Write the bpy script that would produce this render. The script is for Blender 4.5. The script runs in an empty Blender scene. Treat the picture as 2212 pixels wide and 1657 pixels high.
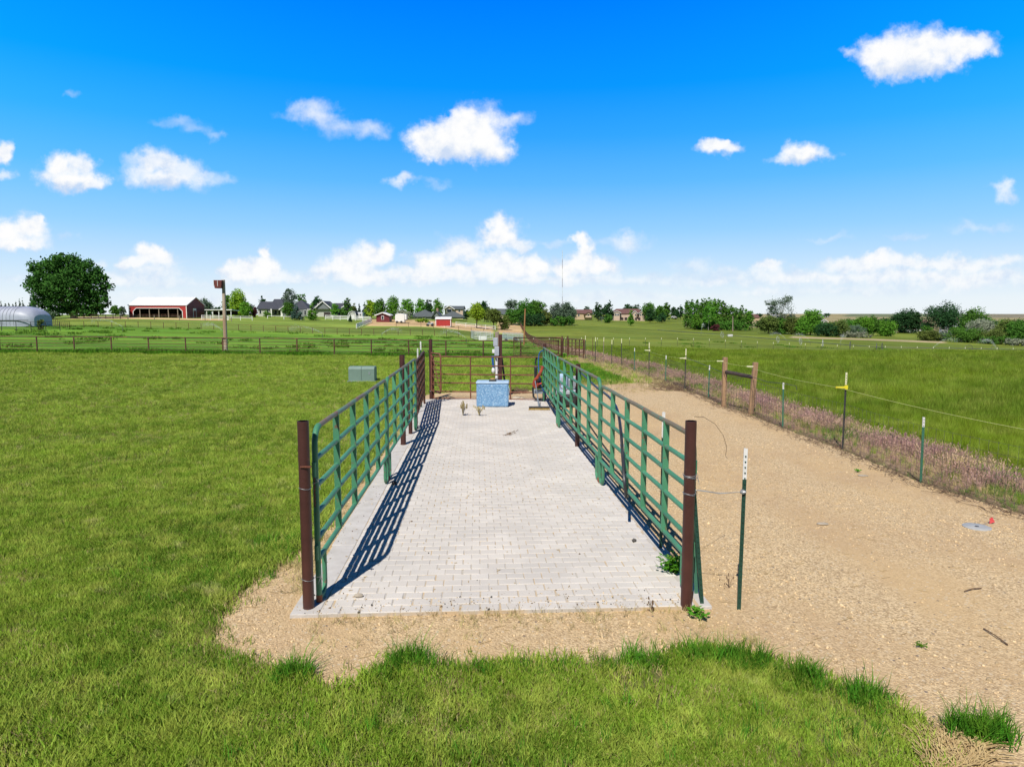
import bpy, bmesh, math, random
import numpy as np
from mathutils import Vector, Matrix

rnd = random.Random(7)
nrs = np.random.RandomState(11)
S = bpy.context.scene
COL = S.collection
PI = math.pi

# ------------------------------------------------------------------ camera
H = 2.8                      # eye height (m)
F = 1475.0                   # focal length in px of a 2212 px wide picture
CX, CY = 1106.0, 828.5
PITCH = math.atan((CY - 677.0) / F)
CP, SP = math.cos(PITCH), math.sin(PITCH)
cam_d = bpy.data.cameras.new("camera")
cam = bpy.data.objects.new("camera", cam_d)
COL.objects.link(cam)
cam.location = (0, 0, H)
cam.rotation_euler = (PI / 2 - PITCH, 0, 0)
cam_d.sensor_width = 36.0
cam_d.lens = 36.0 * F / 2212.0
cam_d.clip_start = 0.05
cam_d.clip_end = 12000
S.camera = cam

SUN_EL = math.radians(51.5)
SUN_AZ = math.atan2(-0.31, -0.95)          # direction towards the sun, x / y
sun_d = bpy.data.lights.new("sun", 'SUN')
sun_d.energy = 5.0
sun_d.angle = math.radians(0.5)
sun_d.color = (1.0, 0.955, 0.89)
sun = bpy.data.objects.new("sun", sun_d)
COL.objects.link(sun)
sv = Vector((math.sin(SUN_AZ) * math.cos(SUN_EL), math.cos(SUN_AZ) * math.cos(SUN_EL), math.sin(SUN_EL)))
sun.rotation_euler = sv.to_track_quat('Z', 'Y').to_euler()
sun.location = sv * 60

S.view_settings.view_transform = 'Standard'
S.view_settings.look = 'None'
S.view_settings.exposure = 0.0
S.view_settings.gamma = 1.0
S.view_settings.use_curve_mapping = False

# ------------------------------------------------------------------ world (sky + clouds by direction)
W = bpy.data.worlds.new("World")
S.world = W
W.use_nodes = True
nt = W.node_tree
nt.nodes.clear()


def N(t, typ, **kw):
    n = t.nodes.new(typ)
    for k, v in kw.items():
        setattr(n, k, v)
    return n


def L(t, a, b):
    t.links.new(a, b)


def MATH(t, op, a, b=None, clamp=False):
    n = N(t, 'ShaderNodeMath', operation=op, use_clamp=clamp)
    for i, x in enumerate((a, b)):
        if x is None:
            continue
        if isinstance(x, (int, float)):
            n.inputs[i].default_value = x
        else:
            L(t, x, n.inputs[i])
    return n.outputs[0]


def VM(t, op, a, b=None):
    n = N(t, 'ShaderNodeVectorMath', operation=op)
    for i, x in enumerate((a, b)):
        if x is None:
            continue
        if isinstance(x, (tuple, list)):
            n.inputs[i].default_value = x
        else:
            L(t, x, n.inputs[i])
    return n


def pix_dir(px, py):
    v = py - CY
    y = F * CP - v * SP
    return (px - CX) / y, -(F * SP + v * CP) / y


tc = N(nt, 'ShaderNodeTexCoord')
sep = N(nt, 'ShaderNodeSeparateXYZ')
L(nt, tc.outputs['Generated'], sep.inputs[0])
sky = N(nt, 'ShaderNodeTexSky', sky_type='NISHITA')
sky.sun_disc = False
sky.sun_elevation = SUN_EL
sky.sun_rotation = SUN_AZ
sky.altitude = 800
sky.air_density = 1.0
sky.dust_density = 0.3
sky.ozone_density = 2.5
# tint by elevation (pale at the horizon; unseen overhead sky darkened to deepen ground shadows)
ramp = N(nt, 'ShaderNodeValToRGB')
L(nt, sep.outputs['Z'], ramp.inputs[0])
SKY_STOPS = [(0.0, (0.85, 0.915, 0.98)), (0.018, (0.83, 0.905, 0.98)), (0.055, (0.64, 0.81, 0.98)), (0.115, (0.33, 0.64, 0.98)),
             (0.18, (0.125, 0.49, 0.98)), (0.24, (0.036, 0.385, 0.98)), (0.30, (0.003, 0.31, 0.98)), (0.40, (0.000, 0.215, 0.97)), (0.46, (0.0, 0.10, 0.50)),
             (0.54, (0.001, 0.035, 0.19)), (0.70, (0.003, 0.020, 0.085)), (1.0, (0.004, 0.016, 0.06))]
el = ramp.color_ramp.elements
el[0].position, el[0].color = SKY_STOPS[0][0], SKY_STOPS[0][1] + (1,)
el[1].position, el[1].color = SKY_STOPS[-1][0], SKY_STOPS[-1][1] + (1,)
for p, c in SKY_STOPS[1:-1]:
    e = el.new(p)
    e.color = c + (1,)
# normalise the physical sky to about 1 and multiply by the tint
bwn = N(nt, 'ShaderNodeRGBToBW')
L(nt, sky.outputs[0], bwn.inputs[0])
inv = MATH(nt, 'DIVIDE', 1.0, MATH(nt, 'MAXIMUM', bwn.outputs[0], 0.3))
nsky = VM(nt, 'SCALE', sky.outputs[0])
L(nt, inv, nsky.inputs['Scale'])
soft = N(nt, 'ShaderNodeMix', data_type='RGBA')
soft.inputs[0].default_value = 0.12
soft.inputs[6].default_value = (1, 1, 1, 1)
L(nt, nsky.outputs[0], soft.inputs[7])
u2 = MATH(nt, 'MULTIPLY', MATH(nt, 'MULTIPLY', sep.outputs['X'], sep.outputs['X']), 0.20)
up2 = N(nt, 'ShaderNodeMapRange')
L(nt, sep.outputs['Z'], up2.inputs['Value'])
up2.inputs[1].default_value = 0.08
up2.inputs[2].default_value = 0.25
lim = N(nt, 'ShaderNodeMapRange')
L(nt, sep.outputs['Z'], lim.inputs['Value'])
for i_, v_ in ((1, 0.40), (2, 0.50), (3, 1.0), (4, 0.0)):
    lim.inputs[i_].default_value = v_
fr2 = N(nt, 'ShaderNodeMapRange')
L(nt, sep.outputs['Y'], fr2.inputs['Value'])
for i_, v_ in ((1, 0.55), (2, 0.75), (3, 0.0), (4, 1.0)):
    fr2.inputs[i_].default_value = v_
u2 = MATH(nt, 'MULTIPLY', u2, MATH(nt, 'MULTIPLY', lim.outputs[0], fr2.outputs[0]))
gadd = N(nt, 'ShaderNodeCombineXYZ')
L(nt, MATH(nt, 'MULTIPLY', u2, up2.outputs[0]), gadd.inputs[1])
radd = VM(nt, 'ADD', ramp.outputs[0], gadd.outputs[0])
tint = VM(nt, 'MULTIPLY', radd.outputs[0], soft.outputs[2])
# clouds
den = MATH(nt, 'MAXIMUM', sep.outputs['Y'], 0.02)
u_ = MATH(nt, 'DIVIDE', sep.outputs['X'], den)
w_ = MATH(nt, 'DIVIDE', sep.outputs['Z'], den)
comb = N(nt, 'ShaderNodeCombineXYZ')
L(nt, u_, comb.inputs[0])
L(nt, w_, comb.inputs[1])


def WNOISE(scale, detail, rough, off=(0, 0, 0)):
    a = VM(nt, 'ADD', comb.outputs[0], off)
    n = N(nt, 'ShaderNodeTexNoise')
    n.inputs['Scale'].default_value = scale
    n.inputs['Detail'].default_value = detail
    n.inputs['Roughness'].default_value = rough
    L(nt, a.outputs[0], n.inputs['Vector'])
    return n


n1 = WNOISE(26, 5, 0.55)
d1 = VM(nt, 'SUBTRACT', n1.outputs['Color'], (0.5, 0.5, 0.5))
d1 = VM(nt, 'MULTIPLY', d1.outputs[0], (0.062, 0.042, 0))
pos = VM(nt, 'ADD', comb.outputs[0], d1.outputs[0])
n2 = WNOISE(75, 4, 0.6, (3.1, 1.7, 0))
nz = MATH(nt, 'MULTIPLY', MATH(nt, 'SUBTRACT', n2.outputs['Fac'], 0.5), 0.62)
# blobs: x, y, rx, ry, opacity (positions on the photograph, turned into directions)
BL = [
    # top right long cloud
    (1990, 108, 95, 48, 1), (1905, 118, 60, 42, 1), (2080, 100, 62, 36, 1), (1925, 150, 60, 26, .9), (2125, 98, 40, 26, .8), (1830, 108, 24, 10, .6), (2010, 140, 80, 22, .8),
    # main centre cloud
    (1035, 285, 75, 58, 1), (925, 308, 52, 38, 1), (975, 305, 70, 45, 1), (1050, 322, 66, 30, 1), (960, 330, 75, 22, .9), (1105, 262, 48, 16, .6), (1000, 268, 40, 30, 1),
    # upper left-centre thin
    (665, 250, 62, 16, .55), (700, 262, 52, 24, .6), (685, 232, 55, 16, .55), (740, 282, 48, 18, .55), (805, 283, 46, 20, .6), (635, 232, 16, 16, .35),
    # small wisps
    (385, 262, 60, 12, .35), (420, 280, 45, 14, .35), (462, 295, 20, 14, .35), (153, 203, 22, 8, .3), (870, 395, 40, 11, .7), (880, 386, 18, 13, .7), (945, 400, 34, 8, .25),
    # left pair
    (130, 358, 42, 28, 1), (180, 360, 34, 22, .9), (155, 388, 82, 22, 1), (95, 378, 30, 16, .7), (210, 392, 36, 14, .8),
    (335, 352, 50, 30, .85), (300, 372, 52, 28, .75), (385, 372, 60, 28, .8), (350, 395, 80, 20, .85), (435, 385, 46, 18, .6), (480, 378, 30, 12, .4), (430, 405, 22, 16, .35), (275, 348, 34, 12, .4),
    (2, 330, 26, 26, 1), (5, 378, 32, 12, .7),
    # right small
    (1550, 324, 52, 15, .95), (1560, 316, 34, 12, .9), (1738, 332, 50, 24, 1), (1720, 342, 54, 14, .8), (1780, 336, 26, 12, .4), (2172, 412, 26, 22, .7), (2185, 428, 20, 12, .4), (2160, 398, 24, 12, .5),
    (1245, 264, 60, 8, 0.0),
    # low bank left
    (60, 490, 40, 36, 1), (15, 508, 50, 30, 1), (45, 530, 70, 18, 1), (95, 515, 30, 14, .4), (145, 505, 25, 10, .3), (75, 468, 18, 16, .9),
    (330, 545, 44, 20, 1), (350, 565, 52, 18, .9), (290, 568, 40, 14, .9), (330, 590, 90, 18, .7), (215, 572, 26, 14, .5), (255, 602, 80, 14, .6), (100, 600, 110, 14, .5), (360, 550, 30, 18, .9),
    (570, 552, 20, 22, 1), (560, 580, 60, 24, 1), (520, 590, 54, 20, .9), (600, 600, 90, 18, .7), (490, 584, 22, 14, .8),
    (800, 548, 52, 32, 1), (750, 570, 60, 26, .9), (830, 540, 30, 24, 1), (780, 592, 120, 20, .9), (700, 590, 40, 20, .7), (735, 548, 30, 14, .5),
    (935, 560, 60, 24, 1), (1000, 540, 60, 26, .9), (1082, 510, 50, 36, 1), (1075, 485, 32, 26, 1), (1120, 528, 34, 18, .8), (960, 590, 110, 22, .9), (1080, 575, 90, 32, .95), (985, 515, 40, 16, .5), (1150, 575, 46, 30, 1), (900, 590, 40, 18, .8),
    (1252, 517, 22, 20, 1), (1262, 545, 30, 30, 1), (1300, 578, 56, 22, 1), (1230, 580, 50, 30, 1), (1350, 525, 60, 18, .7), (1355, 510, 30, 14, .6), (1200, 522, 40, 8, .35),
    (1100, 606, 260, 16, .7), (760, 606, 200, 14, .6), (560, 612, 120, 12, .5), (330, 612, 140, 14, .55), (1450, 600, 160, 14, .4), (1700, 606, 160, 16, .5), (2150, 590, 150, 20, .6), (1850, 600, 340, 20, .6), (1560, 585, 110, 14, .45), (1720, 590, 120, 14, .5), (2080, 610, 200, 20, .6), (1850, 630, 300, 14, .4), (1300, 640, 300, 12, .4), (500, 640, 400, 12, .35), (1640, 630, 60, 10, .4),
    (1490, 570, 50, 16, .45), (1665, 577, 36, 15, .85), (1850, 570, 90, 20, .8), (1940, 568, 80, 22, .8), (2060, 568, 120, 18, .8), (2170, 560, 70, 16, .7), (1890, 560, 36, 14, .8), (1790, 512, 60, 8, .3), (2095, 492, 60, 14, .35), (2165, 498, 40, 10, .3), (1960, 512, 50, 8, .3), (1545, 605, 60, 14, .5), (1300, 610, 200, 14, .5), (1990, 600, 250, 22, .5),
]
acc = None
for (bx_, by_, rx_, ry_, op_) in BL:
    if op_ <= 0:
        continue
    cu, cw = pix_dir(bx_, by_)
    ru, rw = rx_ / F * 1.08, ry_ / F * 1.12
    mp = VM(nt, 'SUBTRACT', pos.outputs[0], (cu, cw, 0))
    mp = VM(nt, 'MULTIPLY', mp.outputs[0], (1 / ru, 1 / rw, 0))
    ln = VM(nt, 'LENGTH', mp.outputs[0])
    val = MATH(nt, 'SUBTRACT', 1.0, ln.outputs['Value'])
    val = MATH(nt, 'ADD', val, nz)
    mr = N(nt, 'ShaderNodeMapRange', interpolation_type='SMOOTHSTEP')
    L(nt, val, mr.inputs['Value'])
    mr.inputs['From Min'].default_value = -0.12
    mr.inputs['From Max'].default_value = 0.72 if op_ > 0.75 else 1.0
    mr.inputs['To Min'].default_value = 0
    mr.inputs['To Max'].default_value = op_
    if acc is None:
        acc = mr.outputs[0]
    else:
        # 1-(1-a)(1-b): soft union
        s1 = MATH(nt, 'SUBTRACT', 1.0, acc)
        s2 = MATH(nt, 'SUBTRACT', 1.0, mr.outputs[0])
        acc = MATH(nt, 'SUBTRACT', 1.0, MATH(nt, 'MULTIPLY', s1, s2))
front = N(nt, 'ShaderNodeMapRange')
L(nt, sep.outputs['Y'], front.inputs['Value'])
front.inputs['From Min'].default_value = 0.15
front.inputs['From Max'].default_value = 0.35
acc = MATH(nt, 'MULTIPLY', acc, front.outputs[0], clamp=True)
# cloud shading painted into the colour: bright billows, blue-grey hollows and undersides
n3 = WNOISE(38, 4, 0.6, (0.0, 0.012, 0))
shade = N(nt, 'ShaderNodeMapRange', interpolation_type='SMOOTHSTEP')
und = None
for (bx_, by_, rx_, ry_) in ((1995, 160, 150, 34), (1010, 345, 125, 26), (350, 408, 110, 20), (155, 405, 90, 18), (1550, 340, 60, 12), (1738, 352, 60, 13), (710, 292, 120, 20)):
    cu, cw = pix_dir(bx_, by_)
    mp = VM(nt, 'SUBTRACT', pos.outputs[0], (cu, cw, 0))
    mp = VM(nt, 'MULTIPLY', mp.outputs[0], (F / rx_, F / ry_, 0))
    v_ = MATH(nt, 'SUBTRACT', 1.0, VM(nt, 'LENGTH', mp.outputs[0]).outputs['Value'], clamp=True)
    und = v_ if und is None else MATH(nt, 'MAXIMUM', und, v_)
L(nt, MATH(nt, 'SUBTRACT', MATH(nt, 'ADD', n3.outputs['Fac'], MATH(nt, 'MULTIPLY', acc, 0.22)), MATH(nt, 'MULTIPLY', und, 0.42)), shade.inputs['Value'])
shade.inputs['From Min'].default_value = 0.30
shade.inputs['From Max'].default_value = 0.78
ccol = N(nt, 'ShaderNodeMix', data_type='RGBA')
L(nt, shade.outputs[0], ccol.inputs[0])
ccol.inputs[6].default_value = (0.62, 0.73, 0.92, 1)
ccol.inputs[7].default_value = (1.0, 1.0, 1.0, 1)
back = N(nt, 'ShaderNodeMapRange')  # sky dimmed behind the camera, out of view, to deepen shadows
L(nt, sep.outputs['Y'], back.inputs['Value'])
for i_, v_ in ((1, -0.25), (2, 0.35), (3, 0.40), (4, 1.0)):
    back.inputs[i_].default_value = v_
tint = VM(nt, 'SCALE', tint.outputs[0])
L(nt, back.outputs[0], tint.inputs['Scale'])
cmix = N(nt, 'ShaderNodeMix', data_type='RGBA')
L(nt, acc, cmix.inputs[0])
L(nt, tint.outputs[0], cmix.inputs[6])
L(nt, ccol.outputs[2], cmix.inputs[7])
bg = N(nt, 'ShaderNodeBackground')
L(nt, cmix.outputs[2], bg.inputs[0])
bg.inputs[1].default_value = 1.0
wo = N(nt, 'ShaderNodeOutputWorld')
L(nt, bg.outputs[0], wo.inputs[0])
W.cycles.sampling_method = 'MANUAL'
W.cycles.sample_map_resolution = 512

# ------------------------------------------------------------------ projection helpers
def ray(px, py):
    """ray direction scaled so that y = 1"""
    u, w = pix_dir(px, py)
    return u, w


def at(px, py, Y):
    u, w = ray(px, py)
    return Vector((u * Y, Y, H + w * Y))


def ground_flat(px, py, z=0.0):
    u, w = ray(px, py)
    Y = (z - H) / w
    return Vector((u * Y, Y, z))


# terrain table: columns (photo x), rows (distance) -> photo y of the ground there, or z directly
TC = [-900, 0, 283, 488, 741, 925, 1106, 1250, 1480, 1680, 1850, 2212, 3100]
def gz(y, D):
    return H - (y - 677.0) * D / 1475.0
TR = [
    (-60, [0] * 13),
    (30, [0] * 13),
    (45, [.15, .15, .10, .05, 0, -.1, -.12, -.12, -.12, -.15, -.15, -.15, -.15]),
    (60, [.2, .2, .05, -.1, -.4, -.55, -.6, -.6, -.8, -.9, -.95, -.95, -.95]),
    (80, [.25, .25, .0, -.35, -.9, -1.1, -1.2, -1.3, -1.7, -2.2, -2.2, -2.1, -2.1]),
    (100, [.3, .3, .0, -.5, -1.3, -1.5, -2.0, -2.1, -2.3, -3.0, -3.4, -3.7, -3.8]),
    (130, [gz(704, 130), gz(704, 130), gz(707, 130), gz(714, 130), gz(724, 130), gz(726, 130), -2.6, -2.7, -2.9, -3.7, -4.4, -4.95, -5.2]),
    (155, [1.0, .9, .8, .2, -.9, -1.0, -3.0, -2.7, -3.2, -4.2, -4.9, -5.8, -6.2]),
    (180, [1.4, 1.35, 1.65, 1.2, .3, .05, -2.4, -2.2, -3.3, -4.4, -5.2, -6.6, -7]),
    (210, [1.6, 1.6, 1.8, 1.7, 1.5, .9, -1.8, -1.5, -3.4, -4.5, -5.2, -7.2, -7.6]),
    (245, [1.9, 1.9, 2.0, 2.0, 2.0, 1.2, -.8, -.9, -3.5, -4.3, -5.2, -7.3, -7.8]),
    (300, [1.9, 1.9, 2.0, 2.0, 2.0, 1.6, .3, -.6, -3.3, -4.4, -5.6, -7.2, -7.8]),
    (370, [1.7, 1.7, 1.8, 1.9, 1.9, 1.7, .9, -1.0, -1.6, -3.6, -5.4, -7.0, -7.5]),
    (500, [1.5, 1.5, 1.6, 1.7, 1.7, 1.7, 1.2, .0, -.4, -2.2, -4.6, -6.8, -7.4]),
    (750, [.8, .8, .8, .9, .9, 1.0, .9, .6, .3, -.8, -2.6, -4.4, -5]),
    (1100, [.2, .2, .2, .2, .4, .4, .4, .4, .4, .3, -.6, -1.2, -2]),
    (1800, [-1, -1, -1, -1, -1, -1, -1, -1, 0.6, 1.4, 1.5, 1.0, 0]),
    (4500, [-9] * 13),
]
TU = np.array([(c - CX) / F / CP for c in TC])
TD = np.array([r[0] for r in TR], float)
TZ = np.array([r[1] for r in TR], float)
# fine, smoothed version of the table
_su = np.linspace(TU[0], TU[-1], 181)
_tt = np.concatenate([np.linspace(-60, 30, 10)[:-1], np.exp(np.linspace(math.log(30), math.log(4500), 160))])
_Z = np.zeros((len(_tt), len(_su)))
_tmp = np.zeros((len(TD), len(_su)))
for i in range(len(TD)):
    _tmp[i] = np.interp(_su, TU, TZ[i])
for j in range(len(_su)):
    _Z[:, j] = np.interp(_tt, TD, _tmp[:, j])
for _ in range(5):
    P_ = np.pad(_Z, 1, mode='edge')
    _Z = (P_[1:-1, 1:-1] * 4 + P_[:-2, 1:-1] + P_[2:, 1:-1] + P_[1:-1, :-2] + P_[1:-1, 2:]) / 8
_Z[:11] = 0


def hz(X, Y):
    X = np.asarray(X, float)
    Y = np.asarray(Y, float)
    u = X / np.maximum(Y, 20.0)
    fu = np.clip((u - _su[0]) / (_su[1] - _su[0]), 0, len(_su) - 1.001)
    fy = np.interp(Y, _tt, np.arange(len(_tt)))
    fy = np.clip(fy, 0, len(_tt) - 1.001)
    iu = fu.astype(int)
    iy = fy.astype(int)
    a = fu - iu
    b = fy - iy
    z = (_Z[iy, iu] * (1 - a) + _Z[iy, iu + 1] * a) * (1 - b) + (_Z[iy + 1, iu] * (1 - a) + _Z[iy + 1, iu + 1] * a) * b
    return z


def h(X, Y):
    return float(hz(np.array([X]), np.array([Y]))[0])


def gp(px, Y):
    """ground point seen in photo column px at distance Y"""
    z = 0.0
    X = 0
    for _ in range(6):
        zc = Y * CP + (H - z) * SP
        X = (px - CX) * zc / F
        z = h(X, Y)
    return Vector((X, Y, z))


def m_at(Y):
    return Y * CP / F        # metres per photo px at distance Y


# ------------------------------------------------------------------ materials
def new_mat(name):
    m = bpy.data.materials.new(name)
    m.use_nodes = True
    t = m.node_tree
    t.nodes.clear()
    o = N(t, 'ShaderNodeOutputMaterial')
    return m, t, o


def noise(t, vec, scale, detail=3, rough=.6, sc=None):
    n = N(t, 'ShaderNodeTexNoise')
    n.inputs['Scale'].default_value = scale
    n.inputs['Detail'].default_value = detail
    n.inputs['Roughness'].default_value = rough
    if sc:
        v = VM(t, 'MULTIPLY', vec, sc)
        L(t, v.outputs[0], n.inputs['Vector'])
    else:
        L(t, vec, n.inputs['Vector'])
    return n.outputs['Fac']


def mr(t, v, a, b, c=0.0, d=1.0, smooth=False):
    n = N(t, 'ShaderNodeMapRange')
    if smooth:
        n.interpolation_type = 'SMOOTHSTEP'
    L(t, v, n.inputs[0])
    n.inputs[1].default_value = a
    n.inputs[2].default_value = b
    n.inputs[3].default_value = c
    n.inputs[4].default_value = d
    return n.outputs[0]


def mix(t, f, a, b):
    n = N(t, 'ShaderNodeMix', data_type='RGBA')
    if isinstance(f, (int, float)):
        n.inputs[0].default_value = f
    else:
        L(t, f, n.inputs[0])
    for i, x in ((6, a), (7, b)):
        if isinstance(x, tuple):
            n.inputs[i].default_value = x if len(x) == 4 else x + (1,)
        else:
            L(t, x, n.inputs[i])
    return n.outputs[2]


def geo_pos(t):
    return N(t, 'ShaderNodeNewGeometry').outputs['Position']


def obj_pos(t):
    return N(t, 'ShaderNodeTexCoord').outputs['Object']


def M(name, c1, c2=None, scale=3.0, rough=0.7, bump=0.0, bscale=None, metallic=0.0, lo=.35, hi=.65, stretch=None, spots=None, spot_scale=20, spot_t=.62, spec=None, vary=0.0):
    m, t, o = new_mat(name)
    p = N(t, 'ShaderNodeBsdfPrincipled')
    vec = obj_pos(t)
    if c2 is None:
        c2 = tuple(x * .82 for x in c1)
    nf = noise(t, vec, scale, 4, .6, stretch)
    col = mix(t, mr(t, nf, lo, hi), c1, c2)
    if spots:
        ns = noise(t, vec, spot_scale, 4, .65)
        col = mix(t, mr(t, ns, spot_t, spot_t + .07), col, spots)
    if vary:
        oi = N(t, 'ShaderNodeObjectInfo')
        hs = N(t, 'ShaderNodeHueSaturation')
        L(t, mr(t, oi.outputs['Random'], 0, 1, 1 - vary, 1 + vary), hs.inputs['Value'])
        L(t, col, hs.inputs['Color'])
        col = hs.outputs[0]
    L(t, col, p.inputs['Base Color'])
    p.inputs['Roughness'].default_value = rough
    p.inputs['Metallic'].default_value = metallic
    if spec is not None:
        p.inputs['Specular IOR Level'].default_value = spec
    if bump:
        b = N(t, 'ShaderNodeBump')
        b.inputs['Strength'].default_value = bump
        b.inputs['Distance'].default_value = 0.02
        L(t, noise(t, vec, bscale or scale * 6, 3, .6), b.inputs['Height'])
        L(t, b.outputs[0], p.inputs['Normal'])
    L(t, p.outputs[0], o.inputs[0])
    return m


def LEAF(name, c1, c2, c3, scale=.5, trans=.35, dry=None, dry_t=.6, dry_scale=1.2, up=.55, var=.38, hi=.0):
    """vegetation: clumpy colour by world position + per instance, a little translucent"""
    m, t, o = new_mat(name)
    vec = geo_pos(t)
    col = mix(t, mr(t, noise(t, vec, scale, 3, .6), .38, .62), c1, c2)
    col = mix(t, mr(t, noise(t, vec, scale * 7, 2, .6), .45, .75), col, c3)
    if dry:
        col = mix(t, mr(t, noise(t, vec, dry_scale, 4, .7), dry_t, dry_t + .15), col, dry)
    if hi:
        col = mix(t, mr(t, noise(t, vec, 38, 2, .6), .48, .72), col, c3)
    oi = N(t, 'ShaderNodeObjectInfo')
    hs = N(t, 'ShaderNodeHueSaturation')
    L(t, mr(t, oi.outputs['Random'], 0, 1, 1 - var, 1 + var), hs.inputs['Value'])
    L(t, mr(t, oi.outputs['Random'], 0, 1, .49, .51), hs.inputs['Hue'])
    L(t, col, hs.inputs['Color'])
    d = N(t, 'ShaderNodeBsdfDiffuse')
    tr = N(t, 'ShaderNodeBsdfTranslucent')
    gn = N(t, 'ShaderNodeNewGeometry')
    sc_ = VM(t, 'SCALE', gn.outputs['Normal'])
    sc_.inputs['Scale'].default_value = 1 - up
    nn = VM(t, 'NORMALIZE', VM(t, 'ADD', sc_.outputs[0], (0, 0, up)).outputs[0])
    L(t, nn.outputs[0], d.inputs['Normal'])
    L(t, hs.outputs[0], d.inputs[0])
    L(t, hs.outputs[0], tr.inputs[0])
    mx = N(t, 'ShaderNodeMixShader')
    mx.inputs[0].default_value = trans
    L(t, d.outputs[0], mx.inputs[1])
    L(t, tr.outputs[0], mx.inputs[2])
    L(t, mx.outputs[0], o.inputs[0])
    return m


mt = {}
mt['green'] = M('green_paint', (.080, .280, .145), (.058, .220, .118), 2.2, .5, .2, 60, spots=(.17, .12, .07), spot_scale=14, spot_t=.61, vary=.12)
mt['green_worn'] = M('worn_green_paint', (.11, .22, .13), (.20, .155, .085), 2.0, .55, .2, 50, lo=.36, hi=.56, spots=(.25, .10, .045), spot_scale=6, spot_t=.57)
mt['rust_foot'] = M('rusted_foot', (.30, .11, .05), (.18, .06, .03), 12, .8, .3, 60)
mt['brown'] = M('brown_primer_steel', (.078, .027, .021), (.055, .019, .015), 3.5, .48, .2, 40, spots=(.20, .075, .04), spot_scale=6, spot_t=.64, vary=.08)
mt['rust'] = M('rusty_steel', (.22, .075, .040), (.12, .040, .026), 5, .7, .35, 40, spots=(.34, .15, .075), spot_scale=11, spot_t=.58, vary=.12)
mt['rust_dark'] = M('dark_rusty_pipe', (.14, .062, .035), (.075, .040, .026), 2, .75, .2, 20, spots=(.24, .10, .05), spot_scale=3, spot_t=.55, vary=.2)
mt['wire'] = M('galvanised_wire', (.33, .34, .35), (.22, .22, .22), 9, .45, metallic=.4)
mt['wire_dark'] = M('weathered_fence_wire', (.11, .105, .10), (.07, .065, .06), 9, .6)
mt['tpost'] = M('dark_green_enamel', (.020, .075, .050), (.016, .055, .038), 4, .45, .15, 60)
mt['tpost_light'] = M('faded_green_enamel', (.055, .19, .12), (.045, .15, .095), 4, .5, .15, 60)
mt['tpost_black'] = M('old_dark_steel_post', (.035, .04, .042), (.06, .055, .05), 6, .6, .15, 60)
mt['white'] = M('white_paint', (.80, .80, .78), (.66, .66, .63), 5, .5, .1, spots=(.35, .33, .30), spot_scale=30, spot_t=.66)
mt['white_far'] = M('white_painted_board', (.80, .80, .79), (.70, .70, .69), .5, .6)
mt['cream_ins'] = M('pale_yellow_plastic', (.78, .78, .50), (.70, .70, .45), 9, .4)
mt['yellow_ins'] = M('yellow_plastic', (.80, .72, .03), (.72, .62, .03), 9, .4)
mt['tape'] = M('yellow_electric_twine', (.62, .66, .22), (.48, .52, .20), 30, .6)
mt['black'] = M('black_plastic', (.018, .018, .02), (.03, .03, .032), 8, .45)
mt['blackhose'] = M('black_rubber_hose', (.02, .021, .024), (.035, .035, .04), 8, .4)
mt['bluehose'] = M('blue_rubber_hose', (.02, .12, .38), (.02, .09, .28), 8, .35)
mt['orange'] = M('orange_red_rubber', (.42, .07, .025), (.22, .035, .022), 9, .5)
mt['grey'] = M('grey_steel', (.34, .38, .43), (.26, .29, .33), 5, .4, metallic=.3)
mt['greybox'] = M('grey_enamel_box', (.42, .46, .52), (.36, .39, .44), 4, .45)
mt['tub'] = M('blue_speckled_plastic', (.19, .37, .58), (.12, .27, .48), 22, .55, .6, 60, lo=.42, hi=.58, spots=(.46, .62, .76), spot_scale=32, spot_t=.55)
mt['tub_top'] = M('pale_blue_plastic', (.45, .60, .76), (.34, .50, .68), 10, .45, .2, 40)
mt['gold'] = M('straw_yellow_float', (.45, .30, .09), (.30, .2, .05), 30, .6)
mt['pedestal'] = M('grey_green_enamel', (.185, .27, .235), (.16, .24, .205), 2.5, .5, .1, 20)
mt['wood'] = M('weathered_post_wood', (.44, .28, .155), (.26, .16, .09), 3, .8, .5, 40, stretch=(9, 9, .8), spots=(.12, .065, .035), spot_scale=4, spot_t=.66)
mt['wood_grey'] = M('grey_weathered_wood', (.36, .29, .23), (.24, .19, .155), 3, .85, .5, 40, stretch=(9, 9, .8))
mt['wood_dark'] = M('dark_log_rail', (.085, .060, .050), (.045, .032, .028), 6, .8, .5, 40)
mt['wood_pole'] = M('pole_wood', (.36, .24, .15), (.50, .42, .33), .8, .85, .3, 30, lo=.4, hi=.6, stretch=(4, 4, .8))
mt['boxred'] = M('dark_red_box_wood', (.17, .035, .025), (.11, .025, .02), 4, .7)
mt['stone'] = M('pale_stone', (.48, .42, .33), (.36, .31, .24), 14, .8, .3, 40)
mt['stone_dark'] = M('dark_stone', (.10, .09, .08), (.06, .055, .05), 14, .8, .3, 40)
mt['disk'] = M('grey_round_lid', (.46, .46, .44), (.36, .37, .37), 8, .6)
mt['flag'] = M('red_flag_cloth', (.55, .05, .05), (.45, .04, .04), 8, .6)
mt['twig'] = M('dry_twig', (.20, .13, .075), (.12, .075, .045), 20, .85)
mt['straw'] = M('dry_straw', (.55, .42, .20), (.40, .28, .13), 12, .8)
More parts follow.
